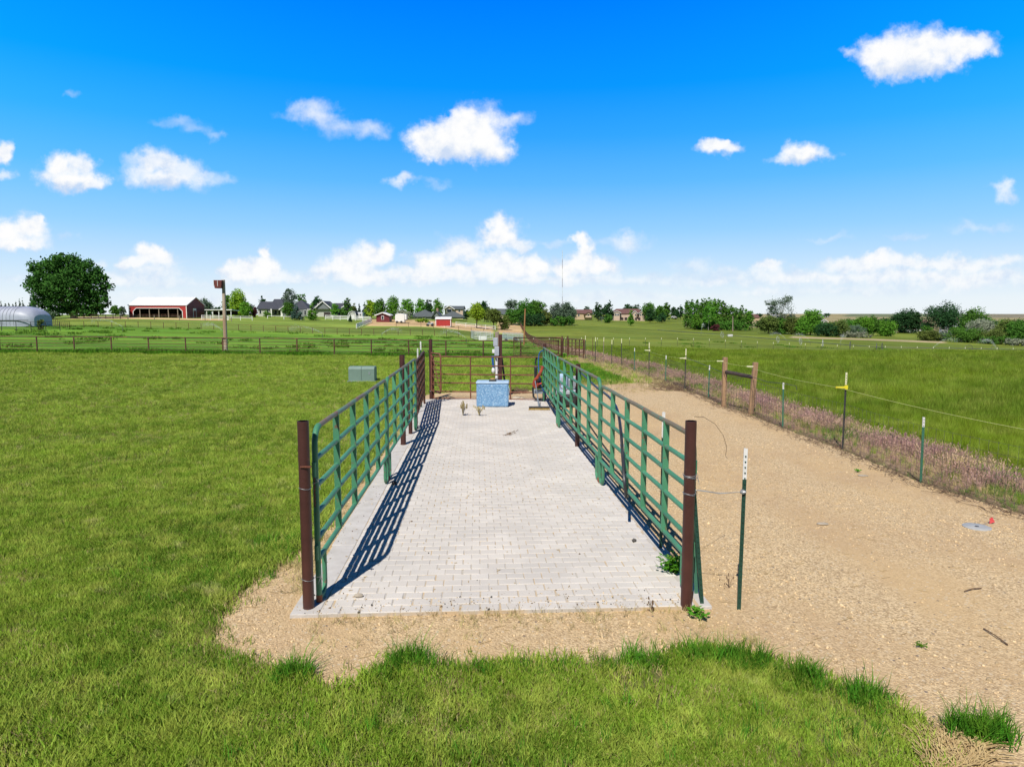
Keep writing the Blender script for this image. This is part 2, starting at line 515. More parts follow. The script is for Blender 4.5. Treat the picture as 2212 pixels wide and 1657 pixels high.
# pavers
def paver_mat():
    m, t, o = new_mat('concrete_paver')
    p = N(t, 'ShaderNodeBsdfPrincipled')
    at_ = N(t, 'ShaderNodeAttribute', attribute_name='tone')
    vec = geo_pos(t)
    c = mix(t, at_.outputs['Fac'], (.605, .56, .505), (.685, .64, .58))
    c = mix(t, mr(t, noise(t, vec, 1.1, 4, .6), .40, .66), c, (.56, .525, .48))
    c = mix(t, mr(t, noise(t, vec, 160, 2, .6), .60, .72), c, (.36, .335, .31))
    c = mix(t, mr(t, noise(t, vec, 14, 4, .75), .66, .78), c, (.46, .38, .28))
    L(t, c, p.inputs['Base Color'])
    p.inputs['Roughness'].default_value = .9
    p.inputs['Specular IOR Level'].default_value = .2
    b = N(t, 'ShaderNodeBump')
    b.inputs['Strength'].default_value = .35
    b.inputs['Distance'].default_value = .004
    L(t, noise(t, vec, 120, 3, .7), b.inputs['Height'])
    L(t, b.outputs[0], p.inputs['Normal'])
    L(t, p.outputs[0], o.inputs[0])
    return m
mt['paver'] = paver_mat()
mt['concrete'] = M('concrete_edge', (.60, .57, .53), (.50, .47, .43), 5, .9, .3, 60)
def joint_mat():
    m, t, o = new_mat('joint_sand')
    p = N(t, 'ShaderNodeBsdfPrincipled')
    vec = geo_pos(t)
    c = mix(t, mr(t, noise(t, vec, 2.0, 4, .7), .45, .60), (.50, .46, .40), (.55, .42, .26))
    c = mix(t, mr(t, noise(t, vec, 40, 2, .7), .62, .72), c, (.12, .10, .06))
    L(t, c, p.inputs['Base Color'])
    p.inputs['Roughness'].default_value = .95
    L(t, p.outputs[0], o.inputs[0])
    return m
mt['joint'] = joint_mat()
# gravel
def gravel_mat():
    m, t, o = new_mat('tan_gravel_dirt')
    p = N(t, 'ShaderNodeBsdfPrincipled')
    vec = geo_pos(t)
    base = mix(t, mr(t, noise(t, vec, .55, 4, .6), .40, .62), (.60, .425, .225), (.50, .345, .195))
    v = N(t, 'ShaderNodeTexVoronoi')
    v.inputs['Scale'].default_value = 62
    L(t, vec, v.inputs['Vector'])
    sepc = N(t, 'ShaderNodeSeparateColor')
    L(t, v.outputs['Color'], sepc.inputs[0])
    peb = mix(t, sepc.outputs[0], (.36, .25, .14), (.78, .60, .36))
    # smooth trodden patches keep fewer pebbles
    patch = mr(t, noise(t, vec, .42, 4, .6, (1.6, .5, 1)), .40, .58, .28, 1.0)
    c = mix(t, patch, base, peb)
    v2 = N(t, 'ShaderNodeTexVoronoi')
    v2.inputs['Scale'].default_value = 26
    L(t, vec, v2.inputs['Vector'])
    sep2 = N(t, 'ShaderNodeSeparateColor')
    L(t, v2.outputs['Color'], sep2.inputs[0])
    c = mix(t, MATH(t, 'MULTIPLY', mr(t, sep2.outputs[0], .8, .82), mr(t, v2.outputs['Distance'], .40, .30)), c, (.62, .50, .34))
    c = mix(t, MATH(t, 'MULTIPLY', mr(t, sep2.outputs[1], .965, .97), mr(t, v2.outputs['Distance'], .36, .28)), c, (.20, .16, .13))
    L(t, c, p.inputs['Base Color'])
    p.inputs['Roughness'].default_value = .95
    p.inputs['Specular IOR Level'].default_value = .15
    hgt = MATH(t, 'SUBTRACT', MATH(t, 'MULTIPLY', noise(t, vec, 3, 4, .6), 1.5), MATH(t, 'MULTIPLY', v.outputs['Distance'], .8))
    b = N(t, 'ShaderNodeBump')
    b.inputs['Strength'].default_value = .55
    b.inputs['Distance'].default_value = .02
    L(t, hgt, b.inputs['Height'])
    L(t, b.outputs[0], p.inputs['Normal'])
    L(t, p.outputs[0], o.inputs[0])
    return m
mt['gravel'] = gravel_mat()
mt['pebble'] = M('loose_pebble', (.72, .56, .33), (.48, .35, .20), 1.5, .9, vary=.35)


def ground_mat():
    m, t, o = new_mat('field_ground')
    p = N(t, 'ShaderNodeBsdfPrincipled')
    a = N(t, 'ShaderNodeAttribute', attribute_name='zone')
    vec = geo_pos(t)
    col = a.outputs['Color']
    # streaks and tufts of slightly other green, longer across than deep
    n1 = noise(t, vec, .09, 4, .65, (1, 1, 0))
    n2 = noise(t, vec, 1.3, 4, .7, (.35, 1, 0))
    n3_ = noise(t, vec, 9.0, 3, .7, (1, 1, 0))
    hs = N(t, 'ShaderNodeHueSaturation')
    f = MATH(t, 'ADD', mr(t, n1, .3, .7, -.16, .16), MATH(t, 'ADD', mr(t, n2, .3, .7, .80, 1.2), mr(t, n3_, .3, .7, -.22, .22)))
    L(t, f, hs.inputs['Value'])
    L(t, mr(t, n1, .3, .7, .485, .51), hs.inputs['Hue'])
    L(t, col, hs.inputs['Color'])
    big = noise(t, vec, .055, 4, .62, (.30, 1, 0))
    hb = N(t, 'ShaderNodeHueSaturation')
    L(t, mr(t, big, .36, .64, .70, 1.28), hb.inputs['Value'])
    L(t, mr(t, big, .36, .64, .508, .488), hb.inputs['Hue'])
    L(t, hs.outputs[0], hb.inputs['Color'])
    hs = hb
    tf = noise(t, vec, .55, 3, .6, (.55, 1, 0))
    c2_ = VM(t, 'MULTIPLY', hs.outputs[0], (.42, .62, .45))
    c3_ = mix(t, MATH(t, 'MULTIPLY', mr(t, tf, .62, .68), .75), hs.outputs[0], c2_.outputs[0])
    tf2 = noise(t, vec, .35, 4, .6, (.25, 1, 0))
    c4_ = VM(t, 'MULTIPLY', hs.outputs[0], (1.45, 1.25, 1.2))
    c3_ = mix(t, MATH(t, 'MULTIPLY', mr(t, tf2, .58, .70), .7), c3_, c4_.outputs[0])
    L(t, c3_, p.inputs['Base Color'])
    p.inputs['Roughness'].default_value = .95
    p.inputs['Specular IOR Level'].default_value = .05
    b = N(t, 'ShaderNodeBump')
    b.inputs['Strength'].default_value = .6
    b.inputs['Distance'].default_value = .12
    L(t, MATH(t, 'ADD', n2, MATH(t, 'MULTIPLY', n3_, .4)), b.inputs['Height'])
    L(t, b.outputs[0], p.inputs['Normal'])
    L(t, p.outputs[0], o.inputs[0])
    return m
mt['ground'] = ground_mat()

# ------------------------------------------------------------------ mesh helpers
class MB:
    def __init__(s):
        s.v = []
        s.f = []

    def add(s, vs, fs):
        b = len(s.v)
        s.v += [tuple(x) for x in vs]
        s.f += [tuple(b + i for i in f) for f in fs]
        return s

    def box(s, c, size, rz=0.0, rx=0.0):
        sx, sy, sz = [a / 2 for a in size]
        R = Matrix.Rotation(rz, 3, 'Z') @ Matrix.Rotation(rx, 3, 'X')
        c = Vector(c)
        vs = [c + R @ Vector((x, y, z)) for z in (-sz, sz) for x, y in ((-sx, -sy), (sx, -sy), (sx, sy), (-sx, sy))]
        return s.add(vs, [(0, 3, 2, 1), (4, 5, 6, 7), (0, 1, 5, 4), (1, 2, 6, 5), (2, 3, 7, 6), (3, 0, 4, 7)])

    def bar(s, p0, p1, w, t, up=Vector((0, 0, 1))):
        p0, p1 = Vector(p0), Vector(p1)
        d = (p1 - p0).normalized()
        a = d.cross(up)
        if a.length < 1e-4:
            a = d.cross(Vector((0, 1, 0)))
        a.normalize()
        b = a.cross(d)
        vs = []
        for p in (p0, p1):
            for x, y in ((-w / 2, -t / 2), (w / 2, -t / 2), (w / 2, t / 2), (-w / 2, t / 2)):
                vs.append(p + a * x + b * y)
        return s.add(vs, [(3, 2, 1, 0), (4, 5, 6, 7), (0, 1, 5, 4), (1, 2, 6, 5), (2, 3, 7, 6), (3, 0, 4, 7)])

    def tube(s, pts, r, n=8, cap=True):
        pts = [Vector(p) for p in pts]
        rs = r if isinstance(r, (list, tuple)) else [r] * len(pts)
        rings = []
        up = None
        for i, p in enumerate(pts):
            a = pts[max(i - 1, 0)]
            b = pts[min(i + 1, len(pts) - 1)]
            d = (b - a)
            if d.length < 1e-9:
                d = Vector((0, 0, 1))
            d.normalize()
            if up is None:
                ref = Vector((0, 0, 1)) if abs(d.z) < .9 else Vector((1, 0, 0))
                x = d.cross(ref).normalized()
            else:
                x = (up - d * up.dot(d))
                if x.length < 1e-6:
                    x = d.cross(Vector((0, 0, 1)))
                x.normalize()
            up = x
            y = d.cross(x)
            rings.append([p + (x * math.cos(2 * PI * k / n) + y * math.sin(2 * PI * k / n)) * rs[i] for k in range(n)])
        vs = [q for rg in rings for q in rg]
        fs = []
        for i in range(len(pts) - 1):
            for k in range(n):
                k2 = (k + 1) % n
                fs.append((i * n + k, i * n + k2, (i + 1) * n + k2, (i + 1) * n + k))
        if cap:
            fs.append(tuple(reversed(range(n))))
            fs.append(tuple((len(pts) - 1) * n + k for k in range(n)))
        return s.add(vs, fs)

    def prism(s, poly, dirv):
        n = len(poly)
        d = Vector(dirv)
        vs = [Vector(p) for p in poly] + [Vector(p) + d for p in poly]
        fs = [tuple(reversed(range(n))), tuple(range(n, 2 * n))]
        for i in range(n):
            j = (i + 1) % n
            fs.append((i, j, n + j, n + i))
        return s.add(vs, fs)

    def blob(s, c, r, seg=10, rings=6, jit=.0):
        c = Vector(c)
        vs = []
        for i in range(rings + 1):
            th = PI * i / rings
            for k in range(seg):
                ph = 2 * PI * k / seg
                q = 1 + rnd.uniform(-jit, jit)
                vs.append(c + Vector((r[0] * math.sin(th) * math.cos(ph) * q, r[1] * math.sin(th) * math.sin(ph) * q, r[2] * math.cos(th) * q)))
        fs = []
        for i in range(rings):
            for k in range(seg):
                k2 = (k + 1) % seg
                fs.append((i * seg + k, (i + 1) * seg + k, (i + 1) * seg + k2, i * seg + k2))
        return s.add(vs, fs)

    def build(s, name, mat, parent=None, smooth=False, bevel=0, local=False):
        me = bpy.data.meshes.new(name)
        off = Vector((0, 0, 0))
        if parent is not None and not local:
            q = parent
            while q is not None:
                off += q.location
                q = q.parent
        vs = s.v if off.length == 0 else [(a - off.x, b - off.y, c - off.z) for a, b, c in s.v]
        me.from_pydata(vs, [], s.f)
        me.validate()
        me.materials.append(mat)
        if smooth:
            me.polygons.foreach_set('use_smooth', [True] * len(me.polygons))
            try:
                me.set_sharp_from_angle(angle=math.radians(40))
            except Exception:
                pass
        o = bpy.data.objects.new(name, me)
        COL.objects.link(o)
        if parent is not None:
            o.parent = parent
        if bevel:
            md = o.modifiers.new('bevel', 'BEVEL')
            md.width = bevel
            md.segments = 2
            md.limit_method = 'ANGLE'
        return o


def tag(o, label=None, cat=None, group=None, kind=None):
    if label:
        o['label'] = label
    if cat:
        o['category'] = cat
    if group:
        o['group'] = group
    if kind:
        o['kind'] = kind
    return o


def thing(name, loc, label, cat, group=None, rz=0.0):
    o = bpy.data.objects.new(name, None)
    o.empty_display_size = .2
    COL.objects.link(o)
    o.location = loc
    o.rotation_euler = (0, 0, rz)
    return tag(o, label, cat, group)


def copy_tree(o, parent=None):
    c = o.copy()
    COL.objects.link(c)
    c.parent = parent
    for ch in [x for x in ALLCH(o)]:
        copy_tree(ch, c)
    return c


def ALLCH(o):
    return [x for x in bpy.data.objects if x.parent == o]


def arc(c, r, a0, a1, n, ax, ay):
    """points on an arc in the plane spanned by ax, ay"""
    return [Vector(c) + ax * (r * math.cos(a0 + (a1 - a0) * i / n)) + ay * (r * math.sin(a0 + (a1 - a0) * i / n)) for i in range(n + 1)]


# ------------------------------------------------------------------ key lines of the place
# fence between yard and hay field (X as a function of Y), from the posts
FL = [(-40, 9.5), (0, 8.2), (8.5, 7.35)]
for px_, py_ in ((1989, 1043.6), (1820, 971), (1690.6, 925.4), (1621, 895), (1563, 879), (1530, 859.7), (1479, 843.7), (1437.6, 824), (1401.7, 815), (1370.5, 801.5), (1342, 788), (1321, 787), (1303, 782), (1286, 780), (1264.5, 774)):
    q = ground_flat(px_, py_)
    FL.append((q.y, q.x))
FLs = sorted(FL)
FLY = np.array([a for a, b in FLs])
FLX = np.array([b for a, b in FLs])


def fx(Y):
    """X of the wire / pipe fence line at distance Y"""
    Y = np.asarray(Y, float)
    near = np.interp(np.minimum(Y, 44.0), FLY, FLX)
    far = 4.6 + (Y - 44) * (-0.0105)
    return np.where(Y > 44, far, near)


# outline of the bare dirt / gravel yard (photo px on flat ground)
DIRT_PX = [(905, 866), (880, 905), (840, 960), (790, 1025), (730, 1100), (690, 1150), (640, 1185), (622, 1212), (575, 1235), (520, 1275), (478, 1320), (458, 1360), (462, 1395), (490, 1425),
           (545, 1442), (600, 1455), (660, 1468), (720, 1490), (770, 1485), (815, 1450), (850, 1442), (950, 1452), (1040, 1445), (1120, 1436), (1220, 1436), (1320, 1444),
           (1400, 1438), (1470, 1418), (1560, 1412), (1640, 1430), (1720, 1452), (1800, 1480), (1880, 1502), (1945, 1530), (1990, 1566), (2020, 1610), (2050, 1670), (2085, 1760)]
DIRT = [tuple(ground_flat(x, y)[:2]) for x, y in DIRT_PX]
DIRT += [(3.9, 2.0), (5.0, -3.0), (8.6, -3.0)]
for Yq in (0, 4, 7, 9, 11, 13, 15, 17, 19, 21, 23, 25, 27):
    DIRT.append((float(fx(Yq)) - 0.02, float(Yq)))
DIRT += [(4.6, 27.3), (3.6, 26.6), (2.6, 26.8), (1.6, 25.6), (0.9, 24.6), (-0.5, 24.2), (-1.8, 24.3), (-2.9, 23.6), (-3.1, 22.2)]
DP = np.array(DIRT)


def in_poly(X, Y, P=DP):
    X = np.asarray(X)
    Y = np.asarray(Y)
    ins = np.zeros(X.shape, bool)
    n = len(P)
    j = n - 1
    for i in range(n):
        xi, yi = P[i]
        xj, yj = P[j]
        c = ((yi > Y) != (yj > Y)) & (X < (xj - xi) * (Y - yi) / (yj - yi + 1e-12) + xi)
        ins ^= c
        j = i
    return ins


# the lane
LO = Vector((-2.055, 6.035, 0))
LD = Vector((-.0490, .9988, 0)).normalized()
LR = Vector((LD.y, -LD.x, 0))
LW, LL = 3.86, 15.85


def lane(a, s, z=0.0):
    p = LO + LR * a + LD * s
    return Vector((p.x, p.y, z))


# ------------------------------------------------------------------ ground sheet
def build_ground():
    ys = np.concatenate([np.linspace(-30, 4, 12), np.linspace(4.8, 60, 120), np.exp(np.linspace(math.log(61), math.log(4400), 150))])
    ss = np.linspace(-1, 1, 261)
    ss = np.sign(ss) * (0.6 * np.abs(ss) + .4 * np.abs(ss) ** 2)
    V = []
    for y in ys:
        w = 25 + 1.15 * max(y, 0)
        V.append(np.stack([ss * w, np.full_like(ss, y)], 1))
    V = np.concatenate(V)
    z = hz(V[:, 0], V[:, 1])
    ny, nx = len(ys), len(ss)
    verts = np.column_stack([V, z])
    idx = np.arange(ny * nx).reshape(ny, nx)
    q = np.stack([idx[:-1, :-1], idx[:-1, 1:], idx[1:, 1:], idx[1:, :-1]], -1).reshape(-1, 4)
    me = bpy.data.meshes.new('ground')
    me.from_pydata([tuple(a) for a in verts], [], [tuple(int(x) for x in a) for a in q])
    X, Y = verts[:, 0], verts[:, 1]
    px = CX + X / np.maximum(Y, 5) * F * CP
    c = np.zeros((len(X), 3))
    lawn = np.array([.235, .320, .060])
    pad_ = np.array([.135, .275, .030])
    far = np.array([.190, .275, .050])
    hay = np.array([.190, .250, .028])
    hayfar = np.array([.160, .212, .034])
    tan = np.array([.58, .42, .22])
    hill = np.array([.33, .27, .16])
    c[:] = lawn
    right = X > fx(Y)
    k_ = np.clip((Y - 6) / 22, 0, 1)[:, None]
    c[:] = np.array([.150, .155, .060]) * (1 - k_) + lawn * k_
    m_ = (~right) & (Y > 45.3)
    c[m_] = pad_
    m_ = (~right) & (Y > 130)
    c[m_] = far
    t_ = np.clip((Y - 55) / 60, 0, 1)[:, None]
    c = np.where(right[:, None], hay * (1 - t_) + hayfar * t_, c)
    # purple strip ground
    strip = right & (X < fx(Y) + 1.9) & (Y < 150)
    c[strip] = [.26, .19, .12]
    c[(~right) & (X > fx(Y) - 1.5) & (Y > 25) & (Y < 46)] = [.40, .31, .16]
    # bare yards
    yard = (~right) & (((px > 800) & (px < 1062) & (Y > 168) & (Y < 205)) | ((px > 262) & (px < 500) & (Y > 176) & (Y < 186)) | ((px > 165) & (px < 280) & (Y > 172) & (Y < 205)) | ((px > 1075) & (px < 1135) & (Y > 175) & (Y < 250)))
    c[yard] = tan
    # right-hand tan hills
    hl = (px > 1600) & (Y > 320)
    c[hl] = [.33, .29, .15]
    hl2 = (px > 1820) & (Y > 900)
    c[hl2] = [.17, .20, .11]
    hl3 = (px > 2120) & (Y > 900)
    c[hl3] = [.24, .22, .15]
    bd = (px > 1700) & (px < 2040) & (Y > 207) & (Y < 216)
    c[bd] = [.45, .36, .22]
    ca = me.color_attributes.new('zone', 'FLOAT_COLOR', 'POINT')
    ca.data.foreach_set('color', np.column_stack([c, np.ones(len(c))]).ravel())
    me.materials.append(mt['ground'])
    me.polygons.foreach_set('use_smooth', [True] * len(me.polygons))
    o = bpy.data.objects.new('ground', me)
    COL.objects.link(o)
    tag(o, kind='structure')


build_ground()

# gravel yard sheet with ragged edge
def build_yard():
    bm = bmesh.new()
    pts = []
    n = len(DIRT)
    for i in range(n):
        a = Vector(DIRT[i] + (0,))
        b = Vector(DIRT[(i + 1) % n] + (0,))
        k = max(1, int((b - a).length / .12)) if max(abs(a.x), abs(a.y)) < 30 else 1
        for j in range(k):
            p = a.lerp(b, j / k)
            p += Vector((rnd.gauss(0, .022), rnd.gauss(0, .022), 0))
            pts.append(p)
    from mathutils.geometry import tessellate_polygon
    vs = [bm.verts.new((p.x, p.y, .008)) for p in pts]
    for tri in tessellate_polygon([pts]):
        a_, b_, c_ = [pts[i] for i in tri]
        k_ = (b_ - a_).cross(c_ - a_).z
        if abs(k_) < 1e-7:
            continue
        bm.faces.new([vs[i] for i in (tri if k_ > 0 else tri[::-1])])
    print('yard area', sum(f.calc_area() for f in bm.faces), 'shoelace', abs(sum(pts[i].x * pts[i - 1].y - pts[i - 1].x * pts[i].y for i in range(len(pts)))) / 2)
    me = bpy.data.meshes.new('gravel_yard')
    bm.to_mesh(me)
    bm.free()
    me.materials.append(mt['gravel'])
    o = bpy.data.objects.new('gravel_yard', me)
    COL.objects.link(o)
    tag(o, kind='structure')


build_yard()

# ------------------------------------------------------------------ paved lane
def build_lane():
    base = MB()
    # concrete kerb frame and sand bed
    bw = .27
    e = MB()
    def slab(a0, a1, s0, s1, z0, z1, mb):
        poly = [lane(a0, s0, z0), lane(a1, s0, z0), lane(a1, s1, z0), lane(a0, s1, z0)]
        mb.prism(poly, (0, 0, z1 - z0))
    # left smooth border cast in lengths
    k = 0.0
    while k < LL:
        k2 = min(k + 1.9, LL)
        slab(0 + rnd.uniform(-.01, .01), bw, k, k2 - .006, -.05, .044 + rnd.uniform(-.002, .002), e)
        k = k2
    slab(bw, LW + .02, LL - .16, LL, -.05, .044, e)
    slab(LW - .02, LW + .10, 0, LL, -.05, .040, e)
    k = bw
    e.build('concrete_kerb', mt['concrete'], None, bevel=.008)['kind'] = 'structure'
    slab(bw - .0, LW - .02, .0, LL - .16, -.05, .0385, base)
    base.build('paving_bed', mt['joint'])['kind'] = 'structure'
    # pavers
    vs, fs, tone = [], [], []
    pw, pl = .186, .150
    rows = int((LL - .17) / pl)
    for r in range(rows):
        off = (r % 2) * pw / 2
        a = bw + .004 - off
        while a < LW - .03:
            a0, a1 = max(a, bw + .004), min(a + pw, LW - .028)
            if a1 - a0 > .03:
                g = rnd.choice((.001, .002, .0035, .0055)) * (2.0 if r < 3 else 1)
                g2 = rnd.uniform(.0012, .0028) * (2.0 if r < 3 else 1)
                s0, s1 = .005 + r * pl, .005 + (r + 1) * pl
                dz = rnd.gauss(0, .0011) + .044
                tx, ty = rnd.gauss(0, .0012), rnd.gauss(0, .0012)
                ja, js = rnd.gauss(0, .0015), rnd.gauss(0, .0012)
                b = len(vs)
                bev = .006
                A0, A1, S0, S1 = a0 + g + ja, a1 - g + ja, s0 + g2 + js, s1 - g2 + js
                for z, e_ in ((-.02, 0), (dz - .006, 0), (dz, bev)):
                    for x, y, sx, sy in ((A0 + e_, S0 + e_, -1, -1), (A1 - e_, S0 + e_, 1, -1), (A1 - e_, S1 - e_, 1, 1), (A0 + e_, S1 - e_, -1, 1)):
                        vs.append(tuple(lane(x, y, z + (sx * tx + sy * ty if z > 0 else 0))))
                for q in (0, 4):
                    for i in range(4):
                        j = (i + 1) % 4
                        fs.append((b + q + i, b + q + j, b + q + 4 + j, b + q + 4 + i))
                fs.append((b + 8, b + 9, b + 10, b + 11))
                tone += [rnd.random()] * 12
            a += pw
    me = bpy.data.meshes.new('paved_lane')
    me.from_pydata(vs, [], fs)
    at_ = me.attributes.new('tone', 'FLOAT', 'POINT')
    at_.data.foreach_set('value', tone)
    me.materials.append(mt['paver'])
    o = bpy.data.objects.new('paved_lane', me)
    COL.objects.link(o)
    tag(o, kind='structure')


build_lane()

# ------------------------------------------------------------------ instanced vegetation (stuff)
def blades(n, spread, hmin, hmax, wid, lean, mat, name, seed, head=False):
    r = random.Random(seed)
    vs, fs = [], []
    for i in range(n):
        a = r.uniform(0, 2 * PI)
        d = spread * math.sqrt(r.random())
        x, y = d * math.cos(a), d * math.sin(a)
        ht = r.uniform(hmin, hmax)
        la = r.uniform(0, 2 * PI)
        ln = r.uniform(.1, 1) * lean * ht
        lx, ly = math.cos(la) * ln, math.sin(la) * ln
        fa = r.uniform(0, PI)
        wx, wy = math.cos(fa) * wid / 2, math.sin(fa) * wid / 2
        b = len(vs)
        vs += [(x - wx, y - wy, -.005), (x + wx, y + wy, -.005),
               (x + lx * .35 + wx * .8, y + ly * .35 + wy * .8, ht * .6), (x + lx * .35 - wx * .8, y + ly * .35 - wy * .8, ht * .6),
               (x + lx, y + ly, ht)]
        fs += [(b, b + 1, b + 2, b + 3), (b + 3, b + 2, b + 4)]
        if head and r.random() < .6:
            hx, hy = x + lx, y + ly
            b = len(vs)
            hw = wid * 2.2
            vs += [(hx, hy, ht * .80), (hx + hw, hy + hw * .4, ht * .92), (hx + lx * .3, hy + ly * .3, ht * 1.05), (hx - hw, hy - hw * .4, ht * .92)]
            fs += [(b, b + 1, b + 2, b + 3)]
    me = bpy.data.meshes.new(name)
    me.from_pydata(vs, [], fs)
    me.materials.append(mat)
    return bpy.data.objects.new(name, me)


def scatter(name, P, rot, scl, idx, sources, label=None):
    """one object: clumps set on a cloud of points with geometry nodes"""
    me = bpy.data.meshes.new(name)
    me.vertices.add(len(P))
    me.vertices.foreach_set('co', np.asarray(P, np.float32).ravel())
    a = me.attributes.new('rot', 'FLOAT_VECTOR', 'POINT')
    a.data.foreach_set('vector', np.asarray(rot, np.float32).ravel())
    a = me.attributes.new('scl', 'FLOAT_VECTOR', 'POINT')
    a.data.foreach_set('vector', np.asarray(scl, np.float32).ravel())
    a = me.attributes.new('idx', 'INT', 'POINT')
    a.data.foreach_set('value', np.asarray(idx, np.int32))
    o = bpy.data.objects.new(name, me)
    COL.objects.link(o)
    col = bpy.data.collections.new(name + '_clumps')
    for i, s_ in enumerate(sources):
        s_.name = 'clump_%02d_' % i + name
        col.objects.link(s_)
    g = bpy.data.node_groups.new(name, 'GeometryNodeTree')
    g.interface.new_socket('Geometry', in_out='INPUT', socket_type='NodeSocketGeometry')
    g.interface.new_socket('Geometry', in_out='OUTPUT', socket_type='NodeSocketGeometry')
    gi = g.nodes.new('NodeGroupInput')
    go = g.nodes.new('NodeGroupOutput')
    ci = g.nodes.new('GeometryNodeCollectionInfo')
    ci.inputs[0].default_value = col
    ci.inputs['Separate Children'].default_value = True
    ci.inputs['Reset Children'].default_value = True
    ip = g.nodes.new('GeometryNodeInstanceOnPoints')
    ip.inputs['Pick Instance'].default_value = True

    def na(nm, ty):
        x = g.nodes.new('GeometryNodeInputNamedAttribute')
        x.data_type = ty
        x.inputs[0].default_value = nm
        return x.outputs[0]
    e2r = g.nodes.new('FunctionNodeEulerToRotation')
    g.links.new(na('rot', 'FLOAT_VECTOR'), e2r.inputs[0])
    g.links.new(gi.outputs[0], ip.inputs['Points'])
    g.links.new(ci.outputs[0], ip.inputs['Instance'])
    g.links.new(na('idx', 'INT'), ip.inputs['Instance Index'])
    g.links.new(e2r.outputs[0], ip.inputs['Rotation'])
    g.links.new(na('scl', 'FLOAT_VECTOR'), ip.inputs['Scale'])
    g.links.new(ip.outputs[0], go.inputs[0])
    md = o.modifiers.new('scatter', 'NODES')
    md.node_group = g
    tag(o, label, None, None, 'stuff')
    return o


G_LAWN = LEAF('lawn_grass_blade', (.232, .362, .035), (.100, .200, .018), (.430, .505, .090), .42, .35, dry=(.50, .47, .20), dry_t=.60, up=.42, hi=1.0, dry_scale=2.2)
G_TUFT = LEAF('lush_grass_blade', (.095, .270, .022), (.060, .190, .015), (.190, .350, .035), 1.0, .35)
G_HAYD = LEAF('dark_pasture_tuft', (.095, .205, .024), (.070, .165, .020), (.13, .24, .03), 1.0, .3)
G_DRY = LEAF('dry_grass_blade', (.52, .43, .19), (.40, .33, .14), (.60, .52, .26), 1.0, .35)
G_HAY = LEAF('hay_grass_blade', (.215, .305, .026), (.130, .215, .020), (.350, .410, .075), .25, .40, up=.35, var=.45)
G_CHEAT = LEAF('cheatgrass_stalk', (.46, .27, .25), (.56, .39, .26), (.36, .22, .22), .8, .35, dry=(.62, .50, .22), dry_t=.56, dry_scale=.8)
G_CHEATG = LEAF('green_weed_blade', (.12, .24, .040), (.17, .28, .05), (.09, .18, .035), 1.0, .35)


def rand_pts(Y0, Y1, dens, XL, XR):
    """dens(Y) clumps per m2, XL/XR functions of Y"""
    out = []
    y = Y0
    while y < Y1:
        dy = max(.4, y * .05)
        ym = y + dy / 2
        xl, xr = XL(ym), XR(ym)
        if xr > xl:
            k = nrs.poisson(dens(ym) * dy * (xr - xl))
            out.append(np.column_stack([nrs.uniform(xl, xr, k), nrs.uniform(y, y + dy, k)]))
        y += dy
    return np.concatenate(out)


def mk(P, s, tilt=.12):
    n = len(P)
    z = hz(P[:, 0], P[:, 1])
    P3 = np.column_stack([P, z])
    rot = np.column_stack([nrs.normal(0, tilt, n), nrs.normal(0, tilt, n), nrs.uniform(0, 6.28, n)])
    return P3, rot


# cheap value noise for python-side masks
_g = nrs.rand(64, 64)
def vnoise(X, Y, s):
    x = np.mod(X * s, 64)
    y = np.mod(Y * s, 64)
    i, j = x.astype(int) % 64, y.astype(int) % 64
    a, b = x - np.floor(x), y - np.floor(y)
    a = a * a * (3 - 2 * a)
    b = b * b * (3 - 2 * b)
    i2, j2 = (i + 1) % 64, (j + 1) % 64
    return (_g[i, j] * (1 - a) + _g[i2, j] * a) * (1 - b) + (_g[i, j2] * (1 - a) + _g[i2, j2] * a) * b


def in_lane(X, Y, mar=.0):
    dx, dy = X - LO.x, Y - LO.y
    a = dx * LR.x + dy * LR.y
    s_ = dx * LD.x + dy * LD.y
    return (a > -mar) & (a < LW + .1 + mar) & (s_ > -mar) & (s_ < LL + mar)


def edge_dist(X, Y):
    """distance to the dirt outline"""
    d = np.full(X.shape, 1e9)
    n = len(DP)
    for i in range(n):
        a, b = DP[i], DP[(i + 1) % n]
        ab = b - a
        t_ = np.clip(((X - a[0]) * ab[0] + (Y - a[1]) * ab[1]) / (ab @ ab + 1e-9), 0, 1)
        d = np.minimum(d, np.hypot(X - a[0] - t_ * ab[0], Y - a[1] - t_ * ab[1]))
    return d


